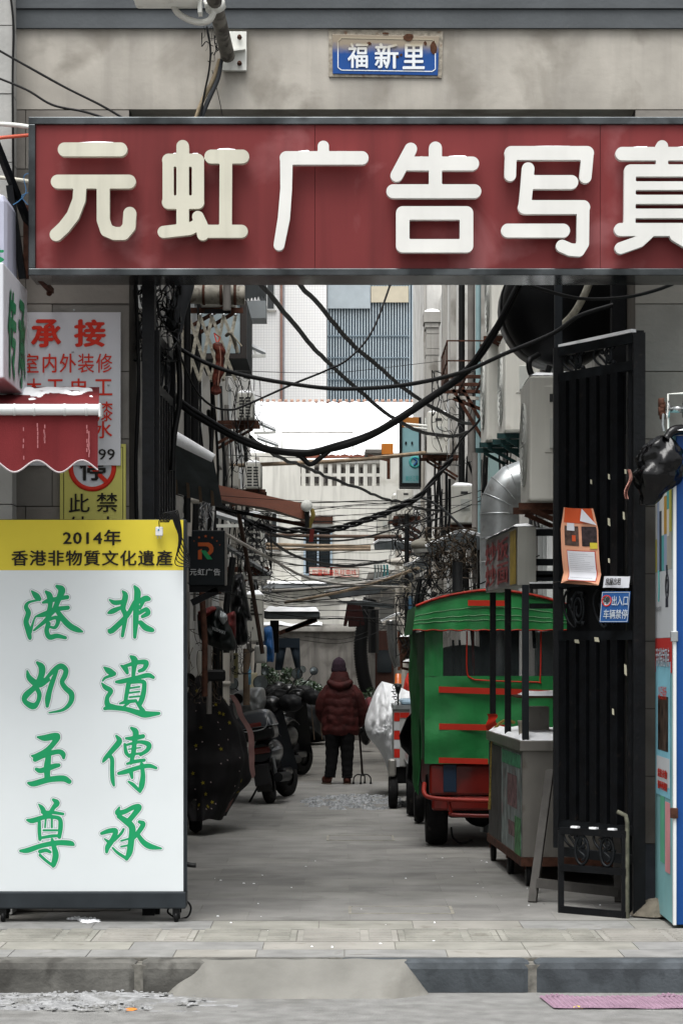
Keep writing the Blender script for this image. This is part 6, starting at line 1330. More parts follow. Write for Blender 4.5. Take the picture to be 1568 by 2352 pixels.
shrub('loose green shrub growing beneath the hanging trousers', [(612,1545,16),(640,1560,24),(620,1580,22),(655,1575,20),(600,1530,10),(660,1545,12)], 39, 1100, 1)
shrub('snow dusted small leaved shrub left of the walker', [(690,1575,16),(712,1578,18),(730,1585,14),(700,1595,16)], 39.5, 900, 2, .3)
shrub('thin green shrub behind the white covered scooter', [(842,1598,8),(852,1590,10),(838,1606,7)], 40, 260, 3)
scooter('black scooter with padded hand muffs squeezed in behind the grey scooter', (X(640, 29.5), 29.5, 0), rad(-12), case=False, shell=bks, mirror=False)
scooter('half hidden red scooter between the grey one and the black heap', (X(668, 37), 37, 0), rad(12), case=False, shell=M('dark_red_plastic', '4a1b1b', .35, coat=.3), muffs=False)
# ================================================================ CABLES AND POLES
NC = [0]
def cable(label, pts, r, mat=None, name='cable', cat='cable', n=7, wob=.0, group=None, smooth=6):
    q_ = crom([P(*p) for p in pts], smooth); NC[0] += 1; s = NC[0]*3.7
    if wob: q_ = [p+Vector((0, mn.noise(p*2+Vector((s,0,0)))*wob, mn.noise(p*3+Vector((0,s,0)))*wob)) for p in q_]
    rr_ = [r*(1+.10*mn.noise(p*5)) for p in q_]; o = MB().tube(q_, rr_, n).build(name, mat or CABLE); return tagp(o, label, cat, group)
def seq(Y, *uv): return [(u, v, Y+(0 if len(uv) < 2 else 0)) for u, v in uv]
def seqy(Y0, Y1, *uv): n = len(uv)-1; return [(u, v, Y0+(Y1-Y0)*k/n) for k, (u, v) in enumerate(uv)]
# fat sagging bundle
b1 = seq(15.4, (396,905), (440,945), (520,993), (600,1026), (690,1040), (740,1034), (850,1000), (960,932), (1060,862), (1130,770), (1192,655), (1222,590))
cable('fattest black cable bundle sagging right across the gateway', b1, .024, n=12, wob=.01)
cable('black strand lying along the fat sagging bundle', [(u, v-5, Y-.02) for u, v, Y in b1], .013, wob=.02)
cable('short drooping loop under the lowest point of the fat bundle', seq(15.4, (655,1035), (690,1048), (712,1066), (735,1052), (762,1030)), .016, n=8)
cable('medium black cable sagging from the left gate post to the upper right', seqy(15, 14.6, (398,792), (470,832), (560,862), (700,886), (800,893), (930,884), (1060,855), (1160,812), (1270,765), (1330,725), (1408,700)), .0135)
cable('black cable dipping under the right end of the red sign', seq(14.4, (1165,636), (1230,660), (1330,685), (1430,683), (1510,665), (1580,636)), .011)
cable('straight black cable slanting down from sign to upper right, lower of two', seqy(17, 30, (580,628), (640,702), (700,774), (746,825), (812,886), (895,955), (974,993), (1046,1000), (1104,980)), .02, wob=.015)
cable('straight black cable slanting down to the right, upper of two', seqy(17, 27, (662,625), (735,704), (804,785), (870,842), (917,884), (985,930), (1062,969), (1106,974)), .019, wob=.015)
cable('thin cable swinging from the left gate post up to the sign', seqy(15.3, 17, (398,774), (442,884), (483,930), (527,941), (565,930), (675,881), (746,852), (801,823), (856,757), (906,625)), .0075)
cable('hair thin wire across the striped tower', seqy(22, 30, (538,851), (700,856), (804,853), (1012,829)), .0045, n=4)
cable('black cable running down from the bundle loop toward the right wall', seqy(17, 30, (575,1005), (640,1050), (697,1070), (753,1095), (821,1121), (878,1143), (922,1154), (975,1170), (1090,1176)), .014, wob=.015)
tws = ((497,1157), (566,1196), (633,1216), (697,1218), (755,1217), (800,1207), (843,1193), (887,1177), (931,1157), (964,1139), (1008,1088), (1040,1050))
for k, (ph, lab) in enumerate(((0, 'twisted black cable bundle crossing in front of the end window, first strand'), (2.1, 'second strand of the twisted cable bundle before the end window'), (4.2, 'third strand of the twisted cable bundle before the end window'))):
    q_ = crom([P(u, v, 24) for u, v in tws], 8); q_ = [p+Vector((0, .018*math.cos(i*.35+ph), .022*math.sin(i*.35+ph))) for i, p in enumerate(q_)]
    tagp(MB().tube(q_, .014, 7).build('cable', CABLE), lab, 'cable')
tagp(MB().tube([P(1152-0*1, 0, 24), P(1152, 0, 24)+Vector((0,0,.01))], .001, 3).build('tmp', CABLE), 'x', 'x'); bpy.data.objects.remove(bpy.data.objects['tmp'])
cable('black cable looping low past the red banner', seqy(24, 36, (497,1170), (550,1196), (597,1221), (658,1267), (722,1290), (804,1300), (887,1288), (944,1273), (1000,1250)), .017)
cable('black cable swooping under the twisted bundle to the right wall', seqy(24, 30, (560,1205), (640,1230), (689,1239), (777,1242), (843,1233), (909,1214), (975,1192), (1030,1160)), .011)
cable('black cable rising from twisted joint to the ribbed air conditioner', seqy(26, 24, (955,1140), (985,1150), (1020,1172), (1060,1210), (1105,1245)), .013)
cable('black loop of cable beside the downpipes on the right wall', seqy(26, 24, (1008,1090), (1040,1040), (1063,1005), (1100,965), (1125,900)), .013)
pole_m = M('pole_brown', '5a4a40', .8, var=.2); wpole = M('pale_rod', 'a8a39c', .6, var=.1)
for lab, pts, r, m_ in (('bamboo pole spanning the alley in front of the lattice parapet', seqy(31, 33, (530,1070), (804,1057), (975,1040)), .028, BAMBOO),
    ('tan pole across the end window, upper one', seq(34, (576,1250), (700,1253), (851,1256)), .026, BAMBOO), ('tan pole across the end window, lower one', seq(33, (576,1258), (700,1262), (851,1262)), .022, BAMBOO),
    ('dark brown pole just above the tan poles', seq(35, (590,1228), (760,1232), (922,1232)), .026, pole_m),
    ('long pale rod slanting down from the lettered light box to the right wall', seqy(19, 30, (517,1226), (633,1290), (710,1328), (821,1345), (990,1350)), .014, wpole),
    ('snow edged rod above the red shirt, upper one', seqy(36, 30, (603,1358), (689,1354), (821,1342), (950,1318)), .022, wpole), ('grey rod above the red shirt, lower one', seqy(34, 28, (655,1384), (702,1376), (843,1345), (960,1305)), .02, BAMBOO),
    ('dark rod leaning down the left wall to the white meter box', seqy(22, 22, (548,1180), (570,1300), (590,1420), (603,1502)), .02, M('rust_rod', '4a3a33', .8))):
    cable(lab, pts, r, m_, 'pole', 'pole', smooth=3)
for lab, pts in (('thin line with clips at the height of the lattice parapet', seqy(25, 28, (520,1045), (760,1052), (1060,1040))), ('thin line hung low across the end wall, top', seq(38, (600,1160), (800,1163), (960,1150))), ('thin sagging clothes line carrying the trousers', seqy(33, 36, (600,1455), (690,1470), (780,1478), (860,1455), (905,1420))),
    ('thin dark line under the tan poles', seq(36, (590,1290), (760,1300), (930,1280))), ('thin line behind the red banner', seq(40, (610,1350), (720,1312), (860,1330), (930,1290))), ('thin line crossing from left rooflet to the shirt', seqy(30, 36, (575,1240), (690,1335), (800,1385), (845,1375))),
    ('thin line running above the tan poles', seq(30, (560,1175), (740,1185), (900,1176))), ('thin line from the red shirt to the silver hose', seqy(35, 33, (836,1400), (850,1420), (880,1440), (906,1425))), ('fine line sagging over the low wall', seqy(38, 40, (700,1462), (790,1468), (870,1440)))):
    cable(lab, pts, .005, n=4, cat='line', name='line')
# street side cables at the top left
cable('black cable entering at the upper left edge toward the sign, upper of two', seq(14.0, (-20,105), (60,150), (150,200), (230,240), (285,272)), .007)
cable('black cable entering at the left edge toward the sign, lower of two', seq(14.0, (-20,172), (60,205), (120,240), (190,255), (240,270)), .007)
cable('black cable running straight down the edge of the left pilaster', seq(14.28, (22,-30), (31,60), (29,180), (30,420), (26,620), (40,900)), .007)
cable('white tube passing behind the left end of the sign, top', seq(14.2, (-20,283), (40,287), (90,295)), .014, WHITEP); cable('orange red tube under the white tube left of the sign', seq(14.2, (-20,318), (40,312), (90,308)), .011, M('orange_tube', 'c25b45', .5)); cable('cream tube left of the sign, lowest', seq(14.2, (-20,405), (40,412), (80,418)), .012, CREAMP)
cable('white corrugated conduit looping under the flood lamp', seq(13.75, (395,-20), (402,20), (425,40), (455,50), (480,46), (492,25)), .018, M('white_conduit', 'c5c4bd', .5, bump=.6, bscale=90), name='conduit', cat='conduit', n=12)
cable('beige corrugated conduit running down from the pole bracket', seq(14.42, (505,135), (490,180), (465,230), (450,270), (445,290)), .013, M('beige_conduit', '8e8069', .6, bump=.5, bscale=90), name='conduit', cat='conduit', n=10)
cable('dark grey conduit beside the beige one below the pole bracket', seq(14.42, (508,135), (500,180), (478,230), (462,270), (455,290)), .014, M('dark_conduit', '3b3d40', .6), name='conduit', cat='conduit', n=10)
cable('thin black cable left of the conduits under the pole bracket', seq(14.4, (475,60), (483,110), (480,160), (468,220), (458,285)), .006)
cable('thin wire curving down the plaster right of the conduits', seq(14.45, (487,160), (497,200), (506,240), (512,272)), .003, n=4)
for k, (lab, pts) in enumerate((('blue cord tied to the strut left of the sign', [(72,395), (55,405), (60,440), (45,460), (30,470)]), ('blue cord knot beside the lower tube', [(70,440), (50,450), (64,470)]))): cable(lab, seq(13.98, *pts), .003, M('blue_cord', '3f6f9a', .6), name='cord', cat='cord', n=4)
def tangle(label, c, rad_, n, Y, seed, r=.006, mat=None, depth=.3, cols=None):
    rr = random.Random(seed); mb = MB()
    for k in range(int(n*.6)):
        u = c[0]+rr.uniform(-1, 1)*rad_[0]; v = c[1]+rr.uniform(-1, 1)*rad_[1]; pts = []
        a = rr.uniform(0, 6.28)
        for s in range(rr.randint(4, 7)):
            pts.append((u, v, Y+rr.uniform(-depth, depth))); a += rr.uniform(-1.6, 1.6); L = rr.uniform(.2, .6)*rad_[0]; u += math.cos(a)*L; v += math.sin(a)*L*rad_[1]/rad_[0]
            u = min(max(u, c[0]-rad_[0]*1.2), c[0]+rad_[0]*1.2); v = min(max(v, c[1]-rad_[1]*1.2), c[1]+rad_[1]*1.2)
        mb.tube(crom([P(*p) for p in pts], 4), r*.6*rr.uniform(.4, 1.5), 4, False)
    o = mb.build('wire_tangle', mat or CABLE, fix=False); return tagp(o, label, 'wires', kind='stuff')
tangle('tangle of wires and tape at the pole bracket', (485,85), (18,45), 26, 14.35, 1, .004, depth=.05)
tangle('matted dead vines and wires on the right wall above the canopy', (1035,1270), (48,48), 150, 22.5, 2, .008, M('dead_vine', '4a4035', .85, var=.3))
tangle('knot of black wires beside the fat duct', (1000,1330), (45,50), 80, 25, 3, .010)
tangle('clump of wires at the lattice side of the right wall', (940,1230), (38,55), 70, 32, 4, .010)
tangle('bundled pale wires on the left wall above the lettered light box', (455,1165), (28,45), 90, 19, 5, .007, M('grey_wire', '77797b', .6, var=.4))
tangle('black wires hanging from the left wall by the meter boxes', (585,1250), (32,60), 90, 24, 6, .008)
tangle('thin wires curling below the black coat', (540,1500), (30,40), 60, 22, 7, .005)
tangle('dark wires around the left gate post under the sign', (360,720), (45,90), 110, 14.9, 8, .009)
tangle('wires and cords on the right wall beside the red cloth', (945,1440), (30,60), 70, 27, 9, .008)
tangle('wires around the upper right balcony', (1040,960), (40,90), 45, 27, 10, .008)
tangle('dry twigs on the left wall behind the light box edge', (470,1530), (30,70), 60, 20.4, 11, .005, M('dead_vine'))
tangle('wires dangling between left wall pipes', (600,1330), (25,40), 60, 28, 12, .006, M('grey_wire'))
tangle('wires hanging along the left wall below the glass bay', (560,1000), (35,110), 45, 24, 13, .006)
tangle('frayed pale strings on the rods of the right side', (930,1330), (45,35), 50, 28, 14, .004, M('pale_string', '8f8878', .8))
# vertical pipes
def pipe(label, u, v0, v1, Y, r, mat, u1=None, cat='pipe'):
    o = MB().tube([P(u, v0, Y), P(u1 or u, (v0+v1)/2, Y), P(u1 or u, v1, Y)], r, 12).build('pipe', mat); return tagp(o, label, cat)
pv_ = M('pvc_white', 'b6b1a8', .5, var=.1, streak=.3); pvd = M('grey_pvc', '6f6c68', .6, var=.2)
t = thing('downpipe', 'white plastic downpipe on the left wall behind the rectangular mirror', 'pipe', (X(516, 21), 21, 0)); MB().tube([P(516, 1380, 21), P(513, 1700, 21)], .05, 16).build('tube', pv_, t); MB().lathe([(.05, -.02), (.056, -.02), (.056, .02), (.05, .02)], P(515, 1570, 21), 16).build('collar', pv_, t)
pipe('thin grey pipe left of the white downpipe', 480, 1340, 1640, 20, .022, pvd); pipe('dark box section pipe behind the bags', 500, 1400, 1600, 20.5, .045, BLACK)
pipe('slim white pipe right of the downpipe', 533, 1480, 1570, 22, .016, pv_); pipe('beige wooden strip on the left wall', 566, 1490, 1620, 24, .035, WOOD)
pipe('dark pipe bundle running down the left wall past the scissor rack', 447, 770, 1340, 18.5, .032, BLACK); pipe('dark pipe beside the scissor rack', 430, 650, 1200, 17.5, .026, BLACK)
pipe('dark cable conduit leaning down by the black coat', 535, 1280, 1500, 20, .028, BLACK, 520); pipe('rusty conduit from the bag down behind the mirror', 462, 1330, 1600, 18.8, .024, RUST, 470)
pipe('black downpipe left of the small air conditioners on the right wall', 1060, 640, 1350, 30, .04, BLACK); pipe('grey downpipe beside the tall white strip', 1082, 640, 1300, 29, .045, pvd); pipe('pale blue pipe on the right wall', 1098, 640, 1250, 26.5, .03, M('pale_blue_pipe', '8ba5a8', .5))
pipe('black flue pipe standing above the green canopy', 1050, 1290, 1400, 20.6, .045, BLACK); pipe('white pipe above the canopy corner', 1000, 1290, 1600, 27, .04, pv_); pipe('blue pipe far right beside the silver hose', 943, 1370, 1520, 29, .03, M('blue_pipe', '3f6078', .5))
pipe('white pipe between the hose and the rusty cage', 927, 1400, 1640, 31, .045, pv_); pipe('dark pipe left of the blue pipe', 934, 1180, 1450, 30, .03, BLACK); pipe('dark pipe right of the far teal sign', 985, 1120, 1350, 30, .03, BLACK)
pipe('brown string of chilli coloured floats on the right wall pipe', 918, 1450, 1540, 32, .03, M('brown_orange', '6b3f2a', .8)); 
for k, (u0, v0, u1, v1) in enumerate(((1007, 1090, 1015, 1270), (1025, 1085, 1018, 1270), (1032, 1100, 1026, 1265), (1075, 1060, 1090, 1120), (1118, 1050, 1105, 1200))):
    cable('black riser cable %s on the right wall' % ('left of the ribbed unit, outermost', 'left of the ribbed unit, middle', 'left of the ribbed unit, nearest to it', 'above the ribbed unit', 'beside the fat duct')[k], seq(26, (u0, v0), ((u0+u1)/2+3, (v0+v1)/2), (u1, v1)), .016)
for k, (u0, v0, u1, v1) in enumerate(((975, 1350, 955, 1440), (965, 1330, 950, 1480), (1000, 1360, 985, 1420), (1060, 1340, 1058, 1390))):
    cable('thick black hose by the far end of the canopy, %s' % ('first from left', 'second from left', 'third from left', 'behind the roof')[k], seq(24.5, (u0, v0), (u0-12, (v0+v1)/2), (u1, v1)), .024, BLACK, 'hose', 'hose')
# thick dark conduit at the left of the gateway
cable('fat dark corrugated conduit hanging beside the left gate leaf', seq(14.9, (432,600), (425,660), (408,710), (398,760)), .055, M('dark_conduit'), 'conduit', 'conduit', n=14)
cable('black hose hanging down along the left gate leaf', seq(15.0, (398,740), (410,830), (412,920), (400,1000), (396,1080)), .018, BLACK, 'hose', 'hose', n=8)
cable('dark vertical cable at the left jamb', seq(14.6, (310,630), (316,760), (318,900), (312,1060), (314,1200)), .012, BLACK)
for k in range(7): cable('loop %s of black lead draped over the top of the light box' % ('one', 'two', 'three', 'four', 'five', 'six', 'seven')[k], seq(13.84, (368+k*3, 1200), (374+k*5, 1180-k), (392+k*3, 1182), (405+k*2, 1215+k*4), (420-k*3, 1240+k*9), (436, 1285+k*3)), .0032, BLACK, group='loops of black lead on the light box')
for o in [o for o in bpy.data.objects if o.get('group') == 'loops of black lead on the light box']: o['label'] = 'black lead looped over the top right corner of the light box'
t = thing('white_plug', 'white adapter plug hanging on the yellow band of the light box', 'plug', P(365, 1232, 13.86)); MB().box(X(357, 13.86), X(374, 13.86), 13.85, 13.88, Z(1231, 13.86), Z(1210, 13.86)).build('body', M('plug_white', 'd8dadc', .4), t, bevel=.005)
MB().box(X(361, 13.86), X(363, 13.86), 13.86, 13.865, Z(1237, 13.86), Z(1231, 13.86)-.001).build('prong', STEEL, t); MB().box(X(368, 13.86), X(370, 13.86), 13.86, 13.865, Z(1237, 13.86), Z(1231, 13.86)-.001).build('prong', STEEL, t)
MB().sph(P(364, 1217, 13.848), (.005, .002, .005), 8, 6).build('logo_dot', M('cyan_dot', '2a8fb8', .5), t); cable('thin lead from the white plug up to the black loops', seq(13.85, (366,1210), (366,1195), (380,1180)), .003, BLACK)
cable('coiled black lead behind the foot of the light box', seq(14.1, (400,2108), (385,2095), (395,2080), (425,2070), (438,2085), (432,2105), (415,2112)), .006, BLACK)
cable('short side bolt lever on the edge of the light box', seq(13.95, (428,1985), (440,1988), (450,1988)), .014, BLACK, 'lever', 'lever')
# ================================================================ LEFT WALL CLUTTER
def one(name, label, cat, mb, mat, bevel=0): return tagp(mb.build(name, mat, bevel=bevel), label, cat)
def bx(u0, u1, v0, v1, Y, d): return MB().box(X(u0, Y), X(u1, Y), Y, Y+d, Z(v1, Y), Z(v0, Y))
t = thing('water_tank', 'horizontal dirty white cylinder under the red sign on the left', 'tank', P(500, 700, 18)); m = MB(); m.tube([P(440, 675, 18), P(562, 678, 18)], .072, 20); m.build('drum', M('grimy_tank', '8f8b80', .6, var=.25, scale=10, dirt=('4b4338', .8, 12, .5)), t)
for u in (468, 508, 540): MB().lathe([(.072, -.01), (.08, -.01), (.08, .01), (.072, .01)], P(u, 676, 18), 20, 'x').build('strap', RUST, t)
MB().tube([P(521, 640, 17.9), P(521, 712, 17.9)], .03, 12).build('drain', pvd, t); MB().bar(P(470, 715, 18), P(530, 715, 18), .03).build('bracket', DARKM, t)
# glass bay
gb = thing('glass_bay', 'dark framed glass balcony enclosure high on the left wall', 'balcony enclosure', P(520, 822, 23)); y = 23.0
for a in ((455, 462), (552, 566)): bx(a[0], a[1], 690, 822, y, .06).build('mullion', frd, gb)
bx(462.5, 551.5, 812, 822, y, .06).build('sill', frd, gb); bx(462.5, 551.5, 690, 698, y, .06).build('head', frd, gb); bx(463, 551, 699, 811, y+.02, .01).build('pane', M('sky_tinted_glass', 'a3b1b5', .08, var=.15, scale=2, spec=.8), gb); bx(455, 566, 690, 822, y+.07, 1.5).build('room_side', M('dark_interior'), gb)  # pane colour made pale to carry the reflected sky
t = thing('rooflet', 'dark corrugated sheet rooflet beside the sign at the top left', 'rooflet', P(590, 690, 27))
MB().grid(lambda i, j: P(560+50*i, 640+50*j-8*i, 27-.6*i)+Vector((0, 0, .02*math.sin(i*40))), 50, 3).build('corrugated_sheet', M('grey_sheet', '4e5356', .5, .4, var=.2, streak=.5), t); bx(562, 610, 690, 730, 27.5, .5).build('fascia', M('grey_sheet2', '7d8284', .6, var=.1), t)
def awn(label, u0, u1, v0, v1, Y, col='9a9d9d', drop=18):
    t = thing('window_canopy', label, 'window canopy', P(u0, v1, Y)); a, b, c_, d_ = P(u0, v0, Y), P(u1, v1, Y), P(u1, v1, Y+1.2), P(u0, v0, Y+1.2); dn = Vector((0, 0, -.03))
    MB().add([a, b, c_, d_, a+dn, b+dn, c_+dn, d_+dn], [(0,1,2,3),(7,6,5,4),(0,4,5,1),(1,5,6,2),(2,6,7,3),(3,7,4,0)]).build('sheet', M('canopy_metal', '7b8081', .4, .5, var=.15), t)
    up = Vector((0, 0, .012)); MB().add([a+up*.2, b+up*.2, c_+up*.2, d_+up*.2, a+up*3, b+up*2, c_+up*2, d_+up*3], [(0,3,2,1),(4,5,6,7),(0,1,5,4),(1,2,6,5),(2,3,7,6),(3,0,4,7)]).build('snow', SNOW, t)
    MB().bar(b+dn, P(u0, v1+8, Y), .03).build('brace', WHITEP, t); MB().bar(P(u0+.4*(u1-u0), v0+.4*(v1-v0), Y)+dn, P(u0+.5*(u1-u0), v1+6, Y), .02).build('brace', WHITEP, t); return t
awn('small steel window canopy right of the glass bay', 566, 610, 790, 810, 24.5); awn('steel window canopy beside the slatted air conditioner, upper of two', 583, 634, 966, 987, 29); awn('steel window canopy beside the slatted air conditioner, lower of two', 590, 640, 1004, 1022, 31)
awn('snowy sheet canopy on the left above the black coat', 503, 622, 1205+40, 1320, 24)
awn('snowy steel rooflet near the twisted cables on the left', 497, 560, 1182, 1200, 23)
# scissor rack with cured meat
sr_ = thing('scissor_rack', 'galvanised folding lattice drying rack stretched from the left wall', 'drying rack', P(470, 880, 17.5)); gal = M('spangled_zinc', 'b3ae9f', .5, .2, var=.35, scale=30)
y = 17.5
for k in range(5):
    u = 404+27*k
    for (a, b) in (((u, 878-2*k), (u+27*1.0+2, 722)), ((u, 722+1.0), (u+29, 800)), ((u, 800), (u+29, 878-k))): MB().bar(P(*a, y), P(*b, y+.01), .024, .006, up=(0, 1, 0)).build('slat', gal, sr_)
    MB().sph(P(u+29, 723, y-.01), .012, 8, 6).build('rivet', STEEL, sr_)
mt = thing('cured_meat', 'strip of dark red cured pork hanging from the lattice rack', 'cured meat', P(502, 905, 17.3)); mm_ = M('cured_meat', '5a2a20', .5, var=.5, scale=18, bump=.6, bscale=30)
def mf2(i, j): th = 2*math.pi*i; r = (.034+.007*math.sin(j*14)+.014*mn.noise(Vector((math.cos(th), math.sin(th), j*8))))*(1 if 0 < j < 1 else .3); return P(500+5*math.sin(j*5), 785+122*j, 17.3)+Vector((math.cos(th)*r, math.sin(th)*r*.7, 0))
MB().grid(mf2, 16, 30).build('meat', mm_, mt, fix=False); MB().grid(lambda i, j: P(503+3*math.sin(j*5)+2*i, 795+90*j, 17.25), 2, 10).build('fat_streak', M('fat', 'a8806f', .5, var=.3), mt); MB().tube([P(498, 788, 17.3), P(492, 765, 17.4), P(505, 775, 17.35), P(500, 788, 17.3)], .005, 5).build('red_string', rtape, mt)
t = thing('tied_cloth', 'pale rope and cloth ends knotted at the tip of the lattice rack', 'cloth', P(535, 800, 17.4)); MB().tube(crom([P(520, 770, 17.4), P(530, 765, 17.3), P(540, 788, 17.4), P(545, 810, 17.4)], 4), .014, 7).build('knot', M('grey_cloth', '7d786c', .9), t); MB().tube([P(533, 768, 17.3), P(555, 795, 17.3)], .006, 5).build('end', M('pale_string'), t)
# snow covered shed roof + orange awning
sh_ = thing('shed_roof', 'low dark shed roof with a thick snow edge at the left inside the gate', 'shed roof', P(450, 1150, 17))
a, b, c_, d_ = P(396, 1012, 16.2), P(490, 1056, 16.2), P(520, 1112, 19), P(400, 1060, 19)
MB().add([a, b, P(512, 1165, 16.6), P(396, 1130, 16.6)], [(0,1,2,3)]).build('underside', M('dark_tarp', '43484a', .7, var=.3, scale=5, streak=.4), sh_); MB().tube([a+Vector((0,0,.03)), b+Vector((0,0,.01))], [.045, .03], 12).build('snow', SNOW, sh_)
for k in range(4): MB().bar(P(400+28*k, 1045+14*k, 16.5), P(405+28*k, 1135+9*k, 16.5), .02).build('rafter', WOOD, sh_)
oa = thing('orange_awning', 'faded orange brown folding arm awning reaching into the alley', 'awning', P(600, 1190, 21)); om = M('rust_orange_cloth', '4c2410', .8, var=.12, scale=6, bump=.3, bscale=60)
MB().grid(lambda i, j: P(492+(212+0)*i, 1112+46*i+(30+0*i)*j*(1+.1*i)+3*math.sin(i*8)*j, 21.2-.6*i+1.0*(1-j)), 20, 8).build('cloth', om, oa, fix=False)
MB().grid(lambda i, j: P(495+(208)*i, 1142+45*i-6*math.sin(i*math.pi)+12*j, 21.3), 16, 3).build('lining', M('awning_lining', '8b827a', .8, var=.1), oa, fix=False)
MB().lathe([(.001, -.02), (.045, -.02), (.05, 0), (.045, .02), (.001, .02)], P(704, 1162, 20.6), 20, 'y').build('roller_end', WHITEP, oa); MB().tube([P(704, 1162, 20.6), P(704, 1162, 23)], .04, 14).build('roller', WHITEP, oa)
MB().bar(P(500, 1168, 21.3), P(585, 1183, 21.2), .05, .03).build('arm', BLACK, oa); MB().bar(P(585, 1184, 21.2), P(708, 1208, 20.7), .045, .03).build('arm', RUST, oa); MB().box(X(700, 20.6), X(710, 20.6), 20.6, 20.7, Z(1212, 20.6), Z(1172, 20.6)).build('arm_bracket', BLACK, oa)
MB().grid(lambda i, j: P(710+10*i+4*math.sin(j*5), 1168+45*j, 20.6+.05*i), 4, 10).build('valance_end', M('dull_yellow_cloth', '7a6a35', .8), oa, fix=False); MB().grid(lambda i, j: P(712+10*i-3*j, 1215+30*j, 20.6), 3, 4).build('red_tag', M('dark_red_cloth', '5b1f1a', .8), oa, fix=False)
# R light box
rl = thing('small_light_box', 'dark hanging light box with orange and green R logo and white characters', 'light box', P(475, 1345, 18)); y = 18.0
bx(433, 516, 1218, 1345, y, .16).build('case', M('dark_case', '10161a', .4, var=.1), rl, bevel=.006); bx(514.5, 520, 1225, 1345, y+.02, .14).build('side_trim', M('grey_pvc'), rl)
ro = M('logo_orange', '9a4a22', .5, var=.05); rg_ = M('logo_green', '1c7a4a', .5, var=.05); cw_ = M('caption_white', 'a9abac', .5)
zo = 402; 
def z3(x, yv): return P(402+x*.2563, 1062+yv*.2563, y-.004)
m = MB()
for pts in ([(205,718),(300,718),(330,735),(345,765),(342,800),(320,825),(290,838),(272,815),(300,800),(308,780),(298,760),(280,752),(205,752)], [(205,790),(240,775),(240,870),(205,870)]):
    m.add([z3(*p) for p in pts], [list(range(len(pts)))])
m.build('logo_orange_shape', ro, rl, fix=False); MB().add([z3(*p)-Vector((0, .001, 0)) for p in ((228,790),(275,790),(335,870),(288,870))], [(0,1,2,3)]).build('logo_green_shape', rg_, rl, fix=False)
for (sx_, sy_, r) in ((215,673,13), (273,662,16), (333,675,14), (375,705,9), (400,740,7), (170,705,7)):
    c = z3(sx_, sy_); r = r*.2563*y/F; MB().add([c+Vector((math.sin(k*math.pi/5)*(r if k % 2 == 0 else r*.4), 0, math.cos(k*math.pi/5)*(r if k % 2 == 0 else r*.4))) for k in range(10)], [list(range(10))]).build('logo_star', ro, rl, fix=False)
textuv('元虹广告', 436, 1306, 506, 1322, y, cw_, rl, .012, space=1.15)
for a, b in (((435, 1353), (532, 1352)), ((440, 1385), (500, 1356))): MB().bar(P(*a, y+.05), P(*b, y+.05), .05).build('bracket', DARKM, rl)
t = thing('white_bracket_arm', 'white plastic cable arm and caps above the lettered light box', 'bracket', P(436, 1230, 18)); MB().tube([P(437, 1145, 18), P(434, 1232, 18)], .02, 8).build('arm', pv_, t); MB().sph(P(450, 1148, 18), (.06, .03, .03), 10, 8).build('cap', pv_, t)
# bags, coats, boxes
cl_dark = M('black_leather', '0a0b0d', .4, var=.25, bump=.5, bscale=9); bagd = M('dark_tote', '0d1312', .6, var=.2, bump=.5, bscale=8); mar = M('maroon_bag', '5a1d1c', .7, var=.3, scale=8, bump=.5, bscale=10)
lump('tote_bag', 'dark hanging tote bag with faint white lettering', 'bag', [(452,1412),(500,1392),(520,1420),(535,1455),(541,1490),(515,1494),(480,1482),(458,1465)], 19, bagd, 11, .18)
o = thing('tote_print', 'faint white lettering printed across the dark tote bag', 'lettering', P(500, 1450, 18.75)); text('YGZMNXY', P(487, 1447, 18.74), P(518, 1458, 18.74)-P(487, 1447, 18.74), Vector((0, 0, .026)), M('faint_white', '8b8f8f', .7), o, .01)
lump('maroon_sack', 'maroon sack bulging out above the dark tote bag on the left', 'bag', [(454,1405),(478,1395),(492,1393),(496,1402),(470,1420),(456,1425)], 18.9, mar, 12, .1)
lump('maroon_sack', 'maroon sack hanging at the right side of the dark tote bag', 'bag', [(518,1412),(538,1405),(541,1430),(539,1470),(528,1466),(516,1440)], 19.1, mar, 13, .1)
lump('clear_bag', 'crumpled clear plastic bag between the maroon sacks', 'bag', [(505,1402),(518,1410),(522,1422),(512,1435),(502,1420)], 18.8, M('clear_poly', '8f9698', .2, spec=.7, var=.3, bump=.6, bscale=12), 14, .08)
lump('black_coat', 'long black leather coat hanging from the left rooflet', 'coat', [(538,1320),(556,1318),(562,1345),(572,1400),(578,1425),(566,1428),(568,1475),(540,1478),(532,1430),(527,1370)], 20.5, cl_dark, 15, .16)
hb_ = thing('tall_cabinet', 'tall cream outdoor unit box with barred top behind the black coat', 'unit box', P(588, 1475, 22.5)); y = 22.5
bx(560, 603, 1366, 1474, y, .35).build('case', acw, hb_, bevel=.012); snowcap(X(560, y), X(603, y), y, y+.35, Z(1366, y), .05, hb_); bx(572, 602, 1410, 1412.5, y-.004, .004).build('seam', acd, hb_)
for k in range(5): bx(575, 586, 1376+k*8, 1381+k*8, y-.004, .004).build('vent_slot', acd, hb_)
bx(579, 581, 1440, 1446, y-.004, .004).build('badge', acd, hb_)
wb = thing('meter_box', 'white translucent meter box below the tall cream unit', 'meter box', P(598, 1526, 23)); bx(584, 611, 1482, 1524, 23, .22).build('case', M('milky_plastic', 'a9a9a4', .35, var=.12, scale=6), wb, bevel=.02); MB().tube([P(571, 1478, 23), P(571, 1490, 23), P(577, 1496, 23), P(582, 1490, 23)], .02, 8).build('elbow', pvd, wb)
